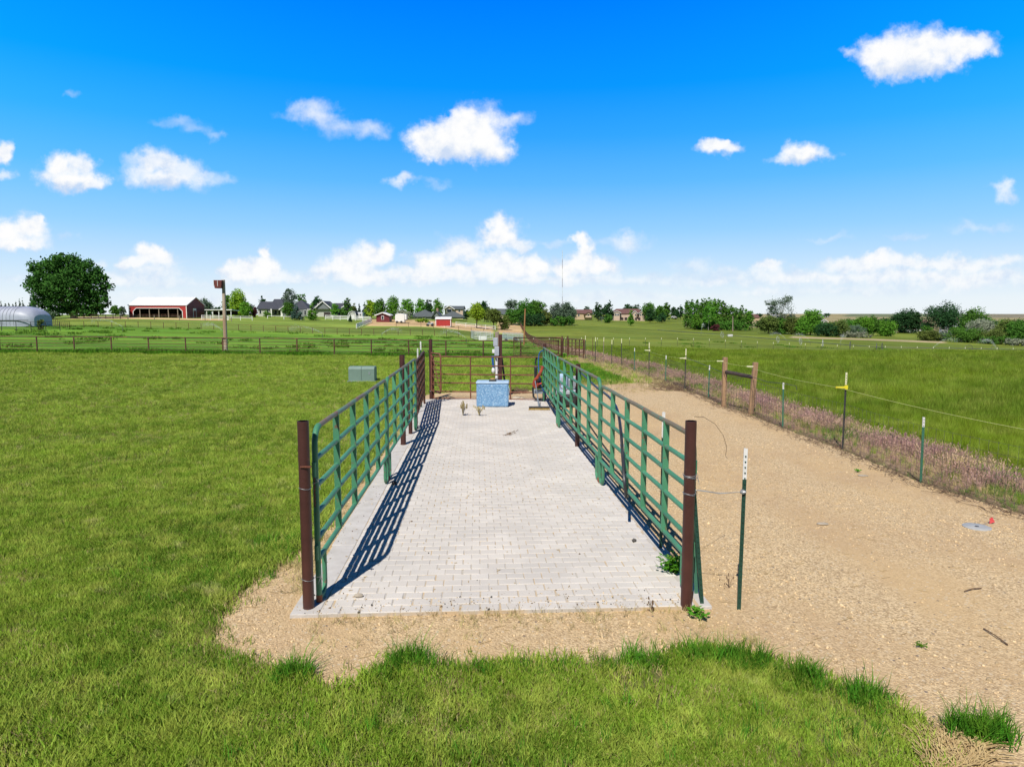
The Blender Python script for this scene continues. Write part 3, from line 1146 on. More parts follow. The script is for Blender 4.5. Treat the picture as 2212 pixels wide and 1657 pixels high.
def build_lawn():
    P = rand_pts(3.6, 45.2, lambda y: min(1500, 1500 * (6.5 / y) ** 1.75), lambda y: -.84 * y - 1.2, lambda y: min(.84 * y + 1, float(fx(y)) - .2))
    ins = in_poly(P[:, 0], P[:, 1]) | ((P[:, 0] > fx(P[:, 1]) - 1.5) & (P[:, 1] < 46) & (P[:, 1] > 22) & (nrs.rand(len(P)) < .9))
    ed0 = edge_dist(P[:, 0], P[:, 1])
    P = P[~ins | ((nrs.rand(len(P)) < .30 * np.exp(-ed0 / .07)) & (P[:, 1] < 9) & ~in_lane(P[:, 0], P[:, 1], .05) & (P[:, 0] < 5))]
    ed = edge_dist(P[:, 0], P[:, 1])
    n = vnoise(P[:, 0], P[:, 1], 1.2)
    # thin patches, worn ground showing through
    wn = vnoise(P[:, 0] * 1.3 + 40, P[:, 1] + 7, .75)
    sel = (nrs.rand(len(P)) > .75 * np.clip((wn - .72) * 6, 0, 1) * (P[:, 1] < 14))
    P, ed, n = P[sel], ed[sel], n[sel]
    keep = (nrs.rand(len(P)) < .80 + .4 * n - .1) 
    P, ed = P[keep], ed[keep]
    P3, rot = mk(P, 1)
    Y = P[:, 1]
    n = vnoise(P[:, 0] + 9, P[:, 1], .9)
    s = (.50 + .80 * n + nrs.normal(0, .12, len(P))) * (1 + np.clip((Y - 8) / 40, 0, .8))
    s = np.clip(s, .4, 2.4)
    # longer at the edge of the dirt
    s *= 1 + .35 * np.exp(-ed / .12) * (Y < 12)
    idx = nrs.randint(0, 5, len(P))
    # dry clumps
    dn = vnoise(P[:, 0], P[:, 1] + 30, 2.3)
    pdry = .07 + .22 * np.clip((dn - .5) * 3, 0, 1) + .30 * np.exp(-ed / .25)
    idx = np.where(nrs.rand(len(P)) < pdry, 5 + nrs.randint(0, 2, len(P)), idx)
    src = [blades(11, .060, .04, .10, .0078, .85, G_LAWN, 'g', 100 + i) for i in range(5)] + [blades(9, .055, .03, .07, .0062, 1.3, G_DRY, 'g', 200 + i) for i in range(2)]
    scatter('lawn_grass', P3, rot, np.column_stack([s, s, s]), idx, src)
    # tall tufts along the dirt edge and here and there
    cs = []
    for px_, py_, k, r_ in ((500, 1450, 8, .2), (645, 1462, 30, .12), (620, 1478, 14, .12), (590, 1468, 8, .10), (880, 1435, 34, .12), (915, 1445, 26, .14), (835, 1468, 16, .10), (980, 1455, 14, .14), (1060, 1462, 8, .1), (1135, 1450, 14, .12), (1230, 1452, 12, .14), (1320, 1446, 20, .1),
                            (1390, 1440, 30, .14), (1420, 1446, 12, .1), (1500, 1424, 34, .13), (1560, 1430, 26, .12), (1610, 1440, 40, .15), (1660, 1460, 12, .12), (1740, 1470, 24, .10), (1770, 1490, 10, .1), (1860, 1515, 30, .12), (1900, 1535, 14, .12), 
                            (2105, 1590, 70, .15), (2135, 1600, 34, .12), (605, 1180, 40, .28), (590, 1205, 24, .2), (540, 1250, 16, .2),
                            (1300, 1660, 20, .5), (700, 1640, 16, .5), (380, 1540, 14, .4), (330, 1330, 18, .5), (380, 1240, 20, .5), (470, 1260, 20, .3), (250, 1450, 14, .5), (900, 1580, 16, .6), (1500, 1560, 18, .5), (1750, 1600, 18, .4)):
        c = ground_flat(px_, py_)
        for _ in range(k):
            a = rnd.uniform(0, 2 * PI)
            d = r_ * math.sqrt(rnd.random())
            cs.append((c.x + d * math.cos(a) * 1.3, c.y + d * math.sin(a) * .7, 1.0 if k > 20 else .75))
    cs = np.array(cs)
    P3, rot = mk(cs[:, :2], 1, .2)
    s = cs[:, 2] * nrs.uniform(.6, 1.25, len(cs))
    src = [blades(11, .05, .10, .23, .0062, .75, G_TUFT, 'g', 300 + i) for i in range(4)]
    scatter('grass_tufts', P3, rot, np.column_stack([s, s, s]), nrs.randint(0, 4, len(cs)), src)
    # lush darker grass at the far end of the yard, right of the lane
    P = rand_pts(25.5, 45, lambda y: 45, lambda y: 1.2, lambda y: float(fx(y)) - 1.6)
    P = P[(P[:, 1] > 28) | (nrs.rand(len(P)) < .25)]
    P = P[~in_poly(P[:, 0], P[:, 1])]
    P3, rot = mk(P, 1)
    s = nrs.uniform(.5, 1.1, len(P)) * (1 + .5 * vnoise(P[:, 0], P[:, 1], .8))
    src = [blades(14, .09, .08, .20, .012, .7, G_TUFT, 'g', 340 + i) for i in range(3)]
    scatter('rough_grass', P3, rot, np.column_stack([s, s, s]), nrs.randint(0, 3, len(P)), src)
    P = rand_pts(45.0, 46.2, lambda y: 60, lambda y: -.85 * y, lambda y: 3.6)
    P3, rot = mk(P, 1)
    s = nrs.uniform(.6, 1.25, len(P)) * (.7 + .8 * vnoise(P[:, 0], P[:, 1], .35))
    scatter('fence_line_grass', P3, rot, np.column_stack([s * 1.4, s * 1.4, s]), nrs.randint(0, 3, len(P)), [blades(14, .12, .10, .26, .016, .6, G_TUFT, 'g', 350 + i) for i in range(3)])
    P = rand_pts(50, 132, lambda y: .020, lambda y: -.85 * y, lambda y: 3.2)
    P2 = rand_pts(50, 150, lambda y: .007, lambda y: float(fx(y)) + 3, lambda y: .85 * y)
    P = np.concatenate([P, P2])
    cc = np.concatenate([P + nrs.normal(0, .55, P.shape) * [1.5, 1] for _ in range(7)])
    P3, rot = mk(cc, 1)
    s = nrs.uniform(.8, 1.7, len(cc))
    scatter('paddock_tufts', P3, rot, np.column_stack([s * 2.0, s * 2.0, s]), nrs.randint(0, 3, len(cc)), [blades(16, .16, .10, .24, .03, .6, G_HAYD, 'g', 380 + i) for i in range(3)])
    # dry straw strips at pad edges + small weeds
    pts = []
    for _ in range(900):
        s_ = rnd.uniform(.3, 15)
        a = -abs(rnd.gauss(0, .16)) - .01
        q = lane(a, s_)
        if vnoise(np.array([q.x]), np.array([q.y]), 1.6)[0] > .42:
            pts.append((q.x, q.y))
    for _ in range(160):
        q = lane(rnd.uniform(.2, 3.8), -abs(rnd.gauss(.05, .25)))
        pts.append((q.x, q.y))
    for px_, py_, k in ((1880, 1395, 0), (1560, 1395, 16), (1620, 1400, 20), (1540, 1365, 10), (620, 1225, 30), (1320, 845, 60), (1400, 840, 50), (1250, 838, 50), (900, 880, 40)):
        c = ground_flat(px_, py_)
        rr = .12 if py_ > 1000 else .8
        for _ in range(k):
            pts.append((c.x + rnd.gauss(0, rr), c.y + rnd.gauss(0, rr * .7)))
    for _ in range(900):
        y_ = rnd.uniform(25.5, 44)
        pts.append((float(fx(y_)) - abs(rnd.gauss(0, .9)) - .05, y_))
    for _ in range(300):
        pts.append((rnd.uniform(1.4, 4.6), rnd.uniform(26.2, 28.6)))
    pts = np.array(pts)
    P3, rot = mk(pts, 1, .3)
    s = nrs.uniform(.4, 1.1, len(pts)) * (1 + np.clip((pts[:, 1] - 12) / 20, 0, .8))
    scatter('dry_straw_grass', P3 + [0, 0, .006], rot, np.column_stack([s, s, s]), nrs.randint(0, 2, len(pts)), [blades(9, .05, .03, .11, .0045, 1.1, G_DRY, 'g', 360 + i) for i in range(2)])


build_lawn()


def build_hay():
    P = rand_pts(8.2, 75, lambda y: min(240, 240 * (14 / y) ** 1.35), lambda y: float(fx(y)) + .35, lambda y: .80 * y + 2)
    d = P[:, 0] - fx(P[:, 1])
    P = P[(d > 1.9 + .8 * vnoise(P[:, 0], P[:, 1], .5)) | (nrs.rand(len(P)) < .07)]
    P3, rot = mk(P, 1, .1)
    Y = P[:, 1]
    big = vnoise(P[:, 0], P[:, 1], .35)
    near = np.clip((P[:, 0] - fx(Y)) / 5.5, 0, 1)
    s = (.45 + .75 * near) * (.65 + .6 * big) * nrs.uniform(.7, 1.25, len(P))
    sx = s * (1 + np.clip((Y - 15) / 40, 0, 1.2))
    src = [blades(20, .10, .18, .42, .0075, .38, G_HAY, 'g', 400 + i) for i in range(5)]
    scatter('hay_grass', P3, rot, np.column_stack([sx, sx, s]), nrs.randint(0, 5, len(P)), src)
    # purple-brown cheatgrass strip along the fence
    P = rand_pts(7.5, 150, lambda y: min(330, 330 * (11 / y) ** 1.25), lambda y: float(fx(y)) + .0, lambda y: float(fx(y)) + 2.5)
    d = P[:, 0] - fx(P[:, 1])
    pk = np.clip(1.1 - np.abs(d - 1.15) / 1.15, .05, 1) * (.35 + 1.1 * vnoise(P[:, 0] + 5, P[:, 1], 1.1))
    P = P[nrs.rand(len(P)) < pk]
    d = P[:, 0] - fx(P[:, 1])
    P3, rot = mk(P, 1, .14)
    s = nrs.uniform(.45, 1.05, len(P)) * (.5 + .5 * np.exp(-((d - 1.25) / .7) ** 2))
    sx = s * (1 + np.clip((P[:, 1] - 15) / 40, 0, 1.5))
    g = vnoise(P[:, 0], P[:, 1], .7)
    rr_ = nrs.rand(len(P))
    idx = np.where(rr_ < .08 + .45 * (g > .68), 3 + nrs.randint(0, 2, len(P)), np.where((d < .8) & (rr_ > .45) | (rr_ > .86), 5, nrs.randint(0, 3, len(P))))
    src = [blades(13, .09, .14, .34, .0055, .55, G_CHEAT, 'g', 500 + i, True) for i in range(3)] + [blades(16, .09, .06, .22, .009, .7, G_CHEATG, 'g', 520 + i) for i in range(2)] + [blades(16, .09, .08, .24, .0055, .6, G_DRY, 'g', 530)]
    scatter('purple_cheatgrass', P3, rot, np.column_stack([sx, sx, s]), idx, src)
    # dead stems raked along the foot of the fence
    m = MB()
    for _ in range(1500):
        Y = rnd.uniform(8, 30)
        x = float(fx(Y)) + rnd.gauss(-.12, .16)
        a = rnd.gauss(PI / 2, .7)
        l = rnd.uniform(.06, .28)
        z = .012 + rnd.uniform(0, .035)
        m.bar((x, Y, z), (x + math.cos(a) * l, Y + math.sin(a) * l, z + rnd.uniform(-.01, .05)), .006, .004)
    for _ in range(260):
        c = ground_flat(rnd.uniform(1420, 1500), rnd.uniform(830, 846))
        a = rnd.uniform(0, PI)
        l = rnd.uniform(.15, .5)
        m.bar((c.x, c.y, .02), (c.x + math.cos(a) * l, c.y + math.sin(a) * l, .03 + rnd.uniform(0, .08)), .012, .01)
    for _ in range(160):
        c = ground_flat(rnd.uniform(1105, 1135), rnd.uniform(842, 852))
        a = rnd.uniform(0, PI)
        l = rnd.uniform(.1, .4)
        m.bar((c.x, c.y, .02), (c.x + math.cos(a) * l, c.y + math.sin(a) * l, .03 + rnd.uniform(0, .08)), .012, .01)
    tag(m.build('dead_stems', mt['twig']), kind='stuff')


build_hay()


def build_pebbles():
    P = rand_pts(4.6, 22, lambda y: min(480, 480 * (7.5 / y) ** 1.7), lambda y: -.84 * y, lambda y: min(.84 * y, float(fx(y))))
    P = P[in_poly(P[:, 0], P[:, 1]) & ~in_lane(P[:, 0], P[:, 1], .01)]
    keep = nrs.rand(len(P)) < np.clip((vnoise(P[:, 0], P[:, 1], .8) - .15) * 1.6, .12, 1)
    P = P[keep]
    P3, rot = mk(P, 1, .5)
    P3[:, 2] += .010
    s = np.exp(nrs.normal(math.log(.0075), .40, len(P)))
    s = np.clip(s, .0035, .028)
    src = []
    for i in range(4):
        b = MB()
        b.blob((0, 0, 0), (1, rnd.uniform(.65, .95), rnd.uniform(.45, .7)), 6, 4, .18)
        me = bpy.data.meshes.new('p')
        me.from_pydata(b.v, [], b.f)
        me.materials.append(mt['pebble'])
        me.polygons.foreach_set('use_smooth', [True] * len(me.polygons))
        src.append(bpy.data.objects.new('p', me))
    scatter('loose_gravel', P3, rot, np.column_stack([s, s, s]), nrs.randint(0, 4, len(P)), src)
    q_ = []
    for _ in range(900):
        if rnd.random() < .5:
            a_, s_ = rnd.uniform(0, LW), abs(rnd.gauss(0, .22)) + .01
        elif rnd.random() < .6:
            a_, s_ = abs(rnd.gauss(0, .22)), rnd.uniform(0, 12)
        else:
            a_, s_ = rnd.uniform(.3, LW), rnd.uniform(0, 9)
        p_ = lane(a_, s_)
        q_.append((p_.x, p_.y))
    q_ = np.array(q_)
    P3, rot = mk(q_, 1, .5)
    P3[:, 2] += .047
    s = np.clip(np.exp(nrs.normal(math.log(.0052), .45, len(q_))), .002, .016)
    src2 = []
    for i in range(3):
        b = MB()
        b.blob((0, 0, 0), (1, rnd.uniform(.6, .95), rnd.uniform(.4, .7)), 6, 4, .2)
        me = bpy.data.meshes.new('p')
        me.from_pydata(b.v, [], b.f)
        me.materials.append((mt['pebble'], mt['stone_dark'], mt['twig'])[i])
        src2.append(bpy.data.objects.new('p', me))
    scatter('paving_grit', P3, rot, np.column_stack([s, s, s]), nrs.choice([0, 0, 0, 1, 2], len(q_)), src2)
    # straw and twigs on the dirt
    m = MB()
    for _ in range(420):
        Y = rnd.uniform(4.6, 14)
        X = rnd.uniform(-.8 * Y, .8 * Y)
        if not in_poly(np.array([X]), np.array([Y]))[0] or in_lane(np.array([X]), np.array([Y]))[0]:
            continue
        a = rnd.uniform(-.7, .7)
        l = rnd.uniform(.02, .14)
        m.bar((X, Y, .014), (X + math.cos(a) * l, Y + math.sin(a) * l, .016), .0035, .003)
    for _ in range(70):
        q = lane(rnd.uniform(.1, 3.7), rnd.uniform(0, 8))
        a = rnd.uniform(0, PI)
        l = rnd.uniform(.015, .05)
        m.bar((q.x, q.y, .049), (q.x + math.cos(a) * l, q.y + math.sin(a) * l, .052), .006, .004)
    tag(m.build('scattered_straw', mt['straw']), kind='stuff')


build_pebbles()

# ------------------------------------------------------------------ corral panels
RZ = [1.68, 1.39, 1.13, .87, .62, .42]


def panel(p0, p1, name, label, group, mats, rails=RZ, zb=.045, ups=4, top_mat=None, rr=.026, cat='gate panel', latch=True, worn_top=True, corner_rust=False):
    """steel corral panel standing from p0 to p1 (ground points)"""
    main, topm = mats
    p0, p1 = Vector(p0), Vector(p1)
    d = (p1 - p0)
    Lx = d.length
    d.normalize()
    up = Vector((0, 0, 1))
    nrm = d.cross(up)
    root = thing(name, Vector((p0.x, p0.y, zb)), label, cat, group)
    def P(a, z):
        return p0 + d * a + up * (z + zb)
    T = rails[0]
    B = rails[-1]
    rc = .17
    # end frames: foot, rounded top corner
    for side in (0, 1):
        a0 = .0 if side == 0 else Lx
        sg = 1 if side == 0 else -1
        m = MB()
        pts = [P(a0, .015), P(a0, T - rc)] + [P(a0 + sg * (rc - rc * math.cos(t)), T - rc + rc * math.sin(t)) for t in [PI / 2 * k / 6 for k in range(1, 7)]]
        m.tube(pts, rr * 1.10, 12)
        m.build('end_post', main, root, True)
        # foot loop: inner leg curving down from bottom rail to the foot
        m = MB()
        w_ = .25
        pts = [P(a0 + sg * w_, B)] + [P(a0 + sg * w_, B - .12), P(a0 + sg * w_, .10)] + [P(a0 + sg * (w_ / 2 + w_ / 2 * math.cos(t)), .10 - .085 * math.sin(t)) for t in [PI * k / 6 for k in range(0, 6)]]
        m.tube(pts, rr * .95, 8)
        m.build('foot_loop', main, root, True)
        m = MB()
        m.tube([P(a0, .0), P(a0, .07)], rr * 1.16, 12)
        m.build('foot', mt['rust_foot'], root, True)
    for i, z in enumerate(rails):
        m = MB()
        a, b = (rc, Lx - rc) if i == 0 else (0.0, Lx)
        n = 8
        m.tube([P(a + (b - a) * k / n, z + (.004 * math.sin(k * 2.1 + i) if 0 < k < n else 0)) for k in range(n + 1)], rr, 10)
        m.build('rail' if i else 'top_rail', topm if i == 0 else main, root, True)
    for k in range(ups):
        a = Lx * (k + 1) / (ups + 1)
        m = MB()
        c = P(a, (T + B) / 2)
        rz = math.atan2(d.y, d.x)
        m.box(c, (.028, .066, T - B + .01), rz)
        m.build('upright', main, root, bevel=.003)
    # hinge collars, pins and chain on the end
    if latch:
        for side in (0, 1):
            a0 = 0.0 if side == 0 else Lx
            sg = -1 if side == 0 else 1
            for zc in (1.30, .50):
                m = MB()
                m.tube([P(a0 + sg * .05, zc - .07), P(a0 + sg * .05, zc + .07)], .020, 8)
                m.tube([P(a0 + sg * .045, zc - .02), P(a0, zc - .02)], .010, 6)
                m.tube([P(a0 + sg * .045, zc + .03), P(a0, zc + .03)], .010, 6)
                m.build('hinge_collar', main, root, True)
            m = MB()
            pts = [P(a0 + sg * .052, 1.27 - .012 * k) + nrm * (.006 * math.sin(k * 1.9)) for k in range(28)]
            m.tube(pts, .007, 5)
            m.build('drop_pin', mt['rust'], root, True)
    return root


def V2(x, y):
    return Vector((x, y, 0))


GM = (mt['green'], mt['green_worn'])
Lj = [V2(-1.852, 6.29), V2(-2.06, 11.10), V2(-2.30, 16.20), V2(-2.71, 21.0)]
Rj = [V2(1.735, 6.38), V2(1.44, 11.0), V2(1.13, 16.6), V2(.99, 21.55)]
def seg(js, i, gap=.05):
    d = (js[i + 1] - js[i]).normalized()
    return js[i] + d * gap, js[i + 1] - d * gap


GG = 'green steel stock panels along both sides of the lane'
a, b = seg(Lj, 0, .03)
panel(a, b, 'stock_gate', 'nearest green steel panel on the lawn side, tied to a brown pipe post', GG, GM)
a, b = seg(Lj, 1)
panel(a, b, 'stock_gate', 'second green steel panel on the lawn side, between two brown posts', GG, GM)
a, b = seg(Lj, 2)
panel(a, b, 'rusty_stock_gate', 'rusty brown stock panel at the far end of the lawn side', None, (mt['rust_dark'], mt['rust_dark']), [1.60, 1.38, 1.16, .94, .72, .50, .28], ups=6, latch=False)
a, b = seg(Rj, 0, .03)
panel(a, b, 'stock_gate', 'nearest green steel panel on the gravel side with olive worn top rail', GG, GM, [1.59, 1.32, 1.07, .82, .58, .37])
a, b = seg(Rj, 1)
panel(a, b, 'stock_gate', 'middle green steel panel on the gravel side, in front of the machine', GG, GM)
a, b = seg(Rj, 2)
panel(a, b, 'stock_gate', 'farthest green steel panel on the gravel side, next to the hoses', GG, GM)


def pipe_post(p, ht, r, label, mat=None, lean=(0, 0), ties=()):
    p = Vector(p)
    root = thing('pipe_post', p, label, 'post', 'brown steel pipe posts of the lane')
    m = MB()
    top = p + Vector((lean[0], lean[1], ht))
    n = 20
    base = [p + Vector((math.cos(2 * PI * k / n) * r, math.sin(2 * PI * k / n) * r, -.05)) for k in range(n)]
    m.tube([p + Vector((0, 0, -.05)), top], r, n, cap=False)
    # open top: inner wall
    m.tube([top, top - Vector((0, 0, .25))], r * .88, n, cap=True)
    k0 = n
    ring_o = list(range(n, 2 * n))
    ring_i = list(range(2 * n, 3 * n))
    for k in range(n):
        m.f.append((ring_o[k], ring_o[(k + 1) % n], ring_i[(k + 1) % n], ring_i[k]))
    m.build('pipe', mat or mt['brown'], root, True)
    return root


def wire_loop(root, c, r, to=None, n=3):
    m = MB()
    for k in range(n):
        pts = []
        for i in range(17):
            a = 2 * PI * i / 16
            pts.append(Vector(c) + Vector((math.cos(a) * (r + .004 * k), math.sin(a) * (r + .004 * k), .006 * math.sin(a * 2 + k) + .012 * k)))
        m.tube(pts, .0026, 5, cap=False)
    if to:
        m.tube([Vector(c) + (Vector(to) - Vector(c)).normalized() * r, Vector(to)], .0026, 5)
        for k in range(5):
            e = Vector(to)
            m.tube([e, e + Vector((rnd.uniform(-.05, .05), rnd.uniform(-.05, .05), rnd.uniform(-.08, .05)))], .002, 4)
    m.build('wire_tie', mt['wire'], root, True)


pl_ = ground_flat(667, 1312, .045)
pp = pipe_post(pl_, 1.775, .052, 'thick brown pipe post at the near lawn-side corner of the paving')
wire_loop(pp, pl_ + Vector((0, 0, 1.15)), .056, to=pl_ + Vector((.10, .10, 1.19)), n=1)
wire_loop(pp, pl_ + Vector((0, 0, .28)), .056, to=pl_ + Vector((.10, .08, .27)), n=1)
m = MB()
m.box(pl_ + Vector((.03, -.055, 1.36)), (.10, .02, .012))
m.build('bracket', mt['rust'], pp)
pr_ = ground_flat(1482, 1307, .042)
pp = pipe_post(pr_, 1.77, .052, 'thick brown pipe post at the near gravel-side corner, with wire ties')
wire_loop(pp, pr_ + Vector((0, 0, 1.24)), .056, to=pr_ + Vector((.09, .05, 1.22)), n=3)
wire_loop(pp, pr_ + Vector((0, 0, 1.08)), .056, to=pr_ + Vector((.08, .03, 1.10)), n=2)
# the loose wire curling away from the post
m = MB()
wp = [(1500, 900, 6.3), (1520, 901, 6.6), (1545, 916, 6.9), (1562, 940, 7.2), (1570, 966, 7.4), (1567, 985, 7.4), (1571, 990, 7.45)]
m.tube([at(x, y, Y) for x, y, Y in wp], .0025, 4)
m.build('loose_wire', mt['twig'], pp)
q = ground_flat(871.5, 964.7)
pipe_post(q, 1.94, .056, 'brown pipe post outside the second green lawn-side panel')
q = ground_flat(887, 941)
pipe_post(q, 1.62, .045, 'short brown pipe post behind the second green lawn-side panel')
q = ground_flat(1247, 968)
pipe_post(q + Vector((.0, 0, 0)), 1.76, .050, 'brown pipe post rising behind the middle green gravel-side panel')
q = ground_flat(931.6, 863.5)
pl2 = pipe_post(q, 1.97, .058, 'tall brown pipe post hinging the small gate at the far end')
wire_loop(pl2, q + Vector((0, 0, .28)), .062, n=2)
LP2 = q
q = ground_flat(1176, 867)
pipe_post(q, 1.84, .055, 'brown pipe post at the far gravel-side end of the lane')
RP2 = q

# ------------------------------------------------------------------ T posts
def tpost(p, ht, root, mat, white=.22, wmat=None, r=.017, lean=(0, 0), studs=True, lift=0.0):
    """T section post with studs; returns the post part"""
    p = Vector(p)
    top = p + Vector((lean[0], lean[1], ht))
    d = (top - p).normalized()
    m = MB()
    cut = ht - white
    def seg_(z0, z1, mb):
        a, b = p + d * z0, p + d * z1
        mb.bar(a, b, .036, .006, up=Vector((0, 1, 0)))
        mb.bar(a + Vector((0, .018, 0)), b + Vector((0, .018, 0)), .007, .034, up=Vector((0, 1, 0)))
    seg_(-.05, cut, m)
    if studs:
        z = .08
        while z < ht - .03:
            (m).box(p + d * z + Vector((0, -.006, 0)), (.012, .010, .010))
            z += .052
    o = m.build('t_post', mat, root)
    if white > 0:
        m2 = MB()
        seg_(cut, ht, m2)
        o2 = m2.build('white_tip', wmat or mt['white'], o)
    return o


q = ground_flat(1596, 1318)
tp = thing('steel_t_post', q, 'lone dark green T post with long white tip standing in the gravel', 'post', None)
tpost(q, 1.555, tp, mt['tpost'], .29, lean=(.012, 0))
m = MB()
for i in range(3):
    m.tube([pr_ + Vector((.09, .05, 1.10 + .004 * i)), (pr_ + q) / 2 + Vector((.04, .0, 1.105 + .004 * i)), q + Vector((0, -.01, 1.15))], .0022, 4)
m.blob(q + Vector((0, -.01, 1.15)), (.03, .03, .02), 6, 4, .3)
m.build('tie_wire', mt['wire'], tp)
q = ground_flat(1427, 1190)
tp = thing('steel_t_post', q, 'white-tipped T post just behind the nearest gravel-side panel', 'post', None)
tpost(q, 1.66, tp, mt['tpost'], .30)
# T post leaning against the near right pipe post
q = ground_flat(1517, 1312)
tp = thing('leaning_post', q, 'dark green T post leaning against the near gravel-side pipe post', 'post', None)
tpost(q, 1.36, tp, mt['tpost'], 0, lean=(-.125, .02))
q = ground_flat(1504, 1290)
tp = thing('leaning_post', q, 'second green post standing close behind the near gravel-side pipe post', 'post', None)
tpost(q, 1.30, tp, mt['tpost_light'], 0, lean=(-.07, -.02), studs=False)
for px_, Y_, zt, lb in ((904, 19.0, 1.83, 'shorter white-topped post beside the rusty lawn-side panel'), (910.5, 20.0, 1.98, 'taller white-topped post beside the rusty lawn-side panel')):
    g_ = gp(px_, Y_)
    tp = thing('steel_t_post', g_, lb, 'post', None)
    tpost(g_, zt, tp, mt['tpost'], .40 if zt < 1.9 else .25, mt['white_far'])

# ------------------------------------------------------------------ far end gates
def tube_gate(p0, p1, rails, ups, name, label, mat, cat='gate', r=.022, zb=0.0, diag=None, rounded=False, endr=None, group=None):
    p0, p1 = Vector(p0), Vector(p1)
    d = p1 - p0
    Lx = d.length
    d.normalize()
    root = thing(name, p0, label, cat, group)
    P = lambda a, z: p0 + d * a + Vector((0, 0, z + zb))
    T, B = rails[0], rails[-1]
    er = endr or r * 1.2
    if rounded:
        rc = .12
        m = MB()
        pts = [P(0, T)] + [P(Lx - rc + rc * math.sin(t), T - rc + rc * math.cos(t)) for t in [PI / 2 * k / 5 for k in range(6)]] + [P(Lx - rc + rc * math.cos(t), B + rc - rc * math.sin(t)) for t in [PI / 2 * k / 5 for k in range(6)]] + [P(0, B), P(0, T)]
        m.tube(pts, er, 8)
        m.build('frame', mat, root, True)
        inner = rails[1:-1]
    else:
        for a in (0, Lx):
            m = MB()
            m.tube([P(a, B), P(a, T)], er, 8)
            m.build('end_post', mat, root, True)
        inner = rails
    for z in inner:
        m = MB()
        m.tube([P(0, z), P(Lx / 2, z - .006), P(Lx, z)], r, 8)
        m.build('rail', mat, root, True)
    for a in ups:
        m = MB()
        m.tube([P(a, B), P(a, T)], r * 1.05, 8)
        m.build('upright', mat, root, True)
    if diag:
        m = MB()
        m.tube([P(diag[0], diag[1]), P(diag[2], diag[3])], r * .8, 6)
        m.build('brace', mat, root, True)
    return root


dg = (RP2 - LP2)
gdir = dg.normalized()
tube_gate(LP2 + gdir * .08, RP2 - gdir * .04, [1.41, 1.12, .84, .56, .28, .05], [1.22, 2.52], 'rusty_gate', 'long low rusty tube gate across the far end of the lane', mt['rust'], r=.021)
sg_end = V2(-2.22, 21.2)
tube_gate(LP2 + Vector((.03, -.07, 0)), sg_end, [1.53, 1.28, 1.03, .78, .53, .31], [], 'small_gate', 'short rusty gate with rounded corners swung open from the tall post', mt['rust'], r=.017, endr=.027, rounded=True, diag=(.10, 1.45, .85, .38))

# service post and fittings
q = gp(1081, 22.55)
sp = thing('service_post', q, 'square rust-brown steel post behind the far gate, beside white pipe', 'post', None)
m = MB()
m.box(q + Vector((0, 0, 1.05)), (.115, .115, 2.12))
m.build('post', mt['brown'], sp, bevel=.008)
q = gp(1074, 22.9)
wp_ = thing('wood_post', q, 'grey weathered wooden post rising behind the brown service post', 'post', None)
m = MB()
m.box(q + Vector((0, 0, 1.08)), (.13, .13, 2.2))
m.build('post', mt['wood_grey'], wp_, bevel=.01)
q = gp(1071.5, 22.5)
ub = thing('utility_stand', q, 'grey electrical boxes on a white standpipe beside the brown post', 'utility box', None)
m = MB().tube([q + Vector((.02, 0, 0)), q + Vector((.02, 0, 1.45))], .045, 10)
m.build('standpipe', mt['white_far'], ub, True)
m = MB().box(q + Vector((-.01, -.04, 1.86)), (.15, .12, .28))
m.build('upper_box', mt['greybox'], ub, bevel=.015)
m = MB().box(q + Vector((.03, -.04, 1.56)), (.15, .12, .30))
m.build('lower_box', mt['greybox'], ub, bevel=.015)
m = MB().box(q + Vector((-.08, -.05, 1.56)), (.08, .08, .12))
m.build('outlet_cover', mt['white_far'], ub, bevel=.01)
MB().tube([q + Vector((-.03, -.02, 1.72)), q + Vector((.06, -.02, 1.72))], .02, 6).build('conduit', mt['black'], ub, True)
m = MB()
m.tube([q + Vector((-.04, -.03, 1.5)), q + Vector((.0, -.04, 1.42)), q + Vector((.02, -.05, 1.25))], .018, 6)
m.build('conduit', mt['black'], ub, True)
m = MB().box(q + Vector((-.09, -.08, 1.38)), (.13, .04, .05))
m.tube([q + Vector((-.11, -.08, 1.36)), q + Vector((-.10, -.09, 1.2)), q + Vector((-.07, -.09, 1.02))], .038, 8)
m.build('blue_hose', mt['bluehose'], ub, True)
m = MB().blob(q + Vector((-.085, -.09, .93)), (.06, .06, .10), 8, 6)
m.build('plastic_jug', mt['white_far'], ub, True)
q = gp(1094, 22.9)
bk = thing('leaning_pipe', q, 'black pipe leaning against the brown service post', 'pipe', None)
MB().tube([q, q + Vector((-.16, -.05, 1.38))], .032, 8).build('pipe', mt['black'], bk, True)

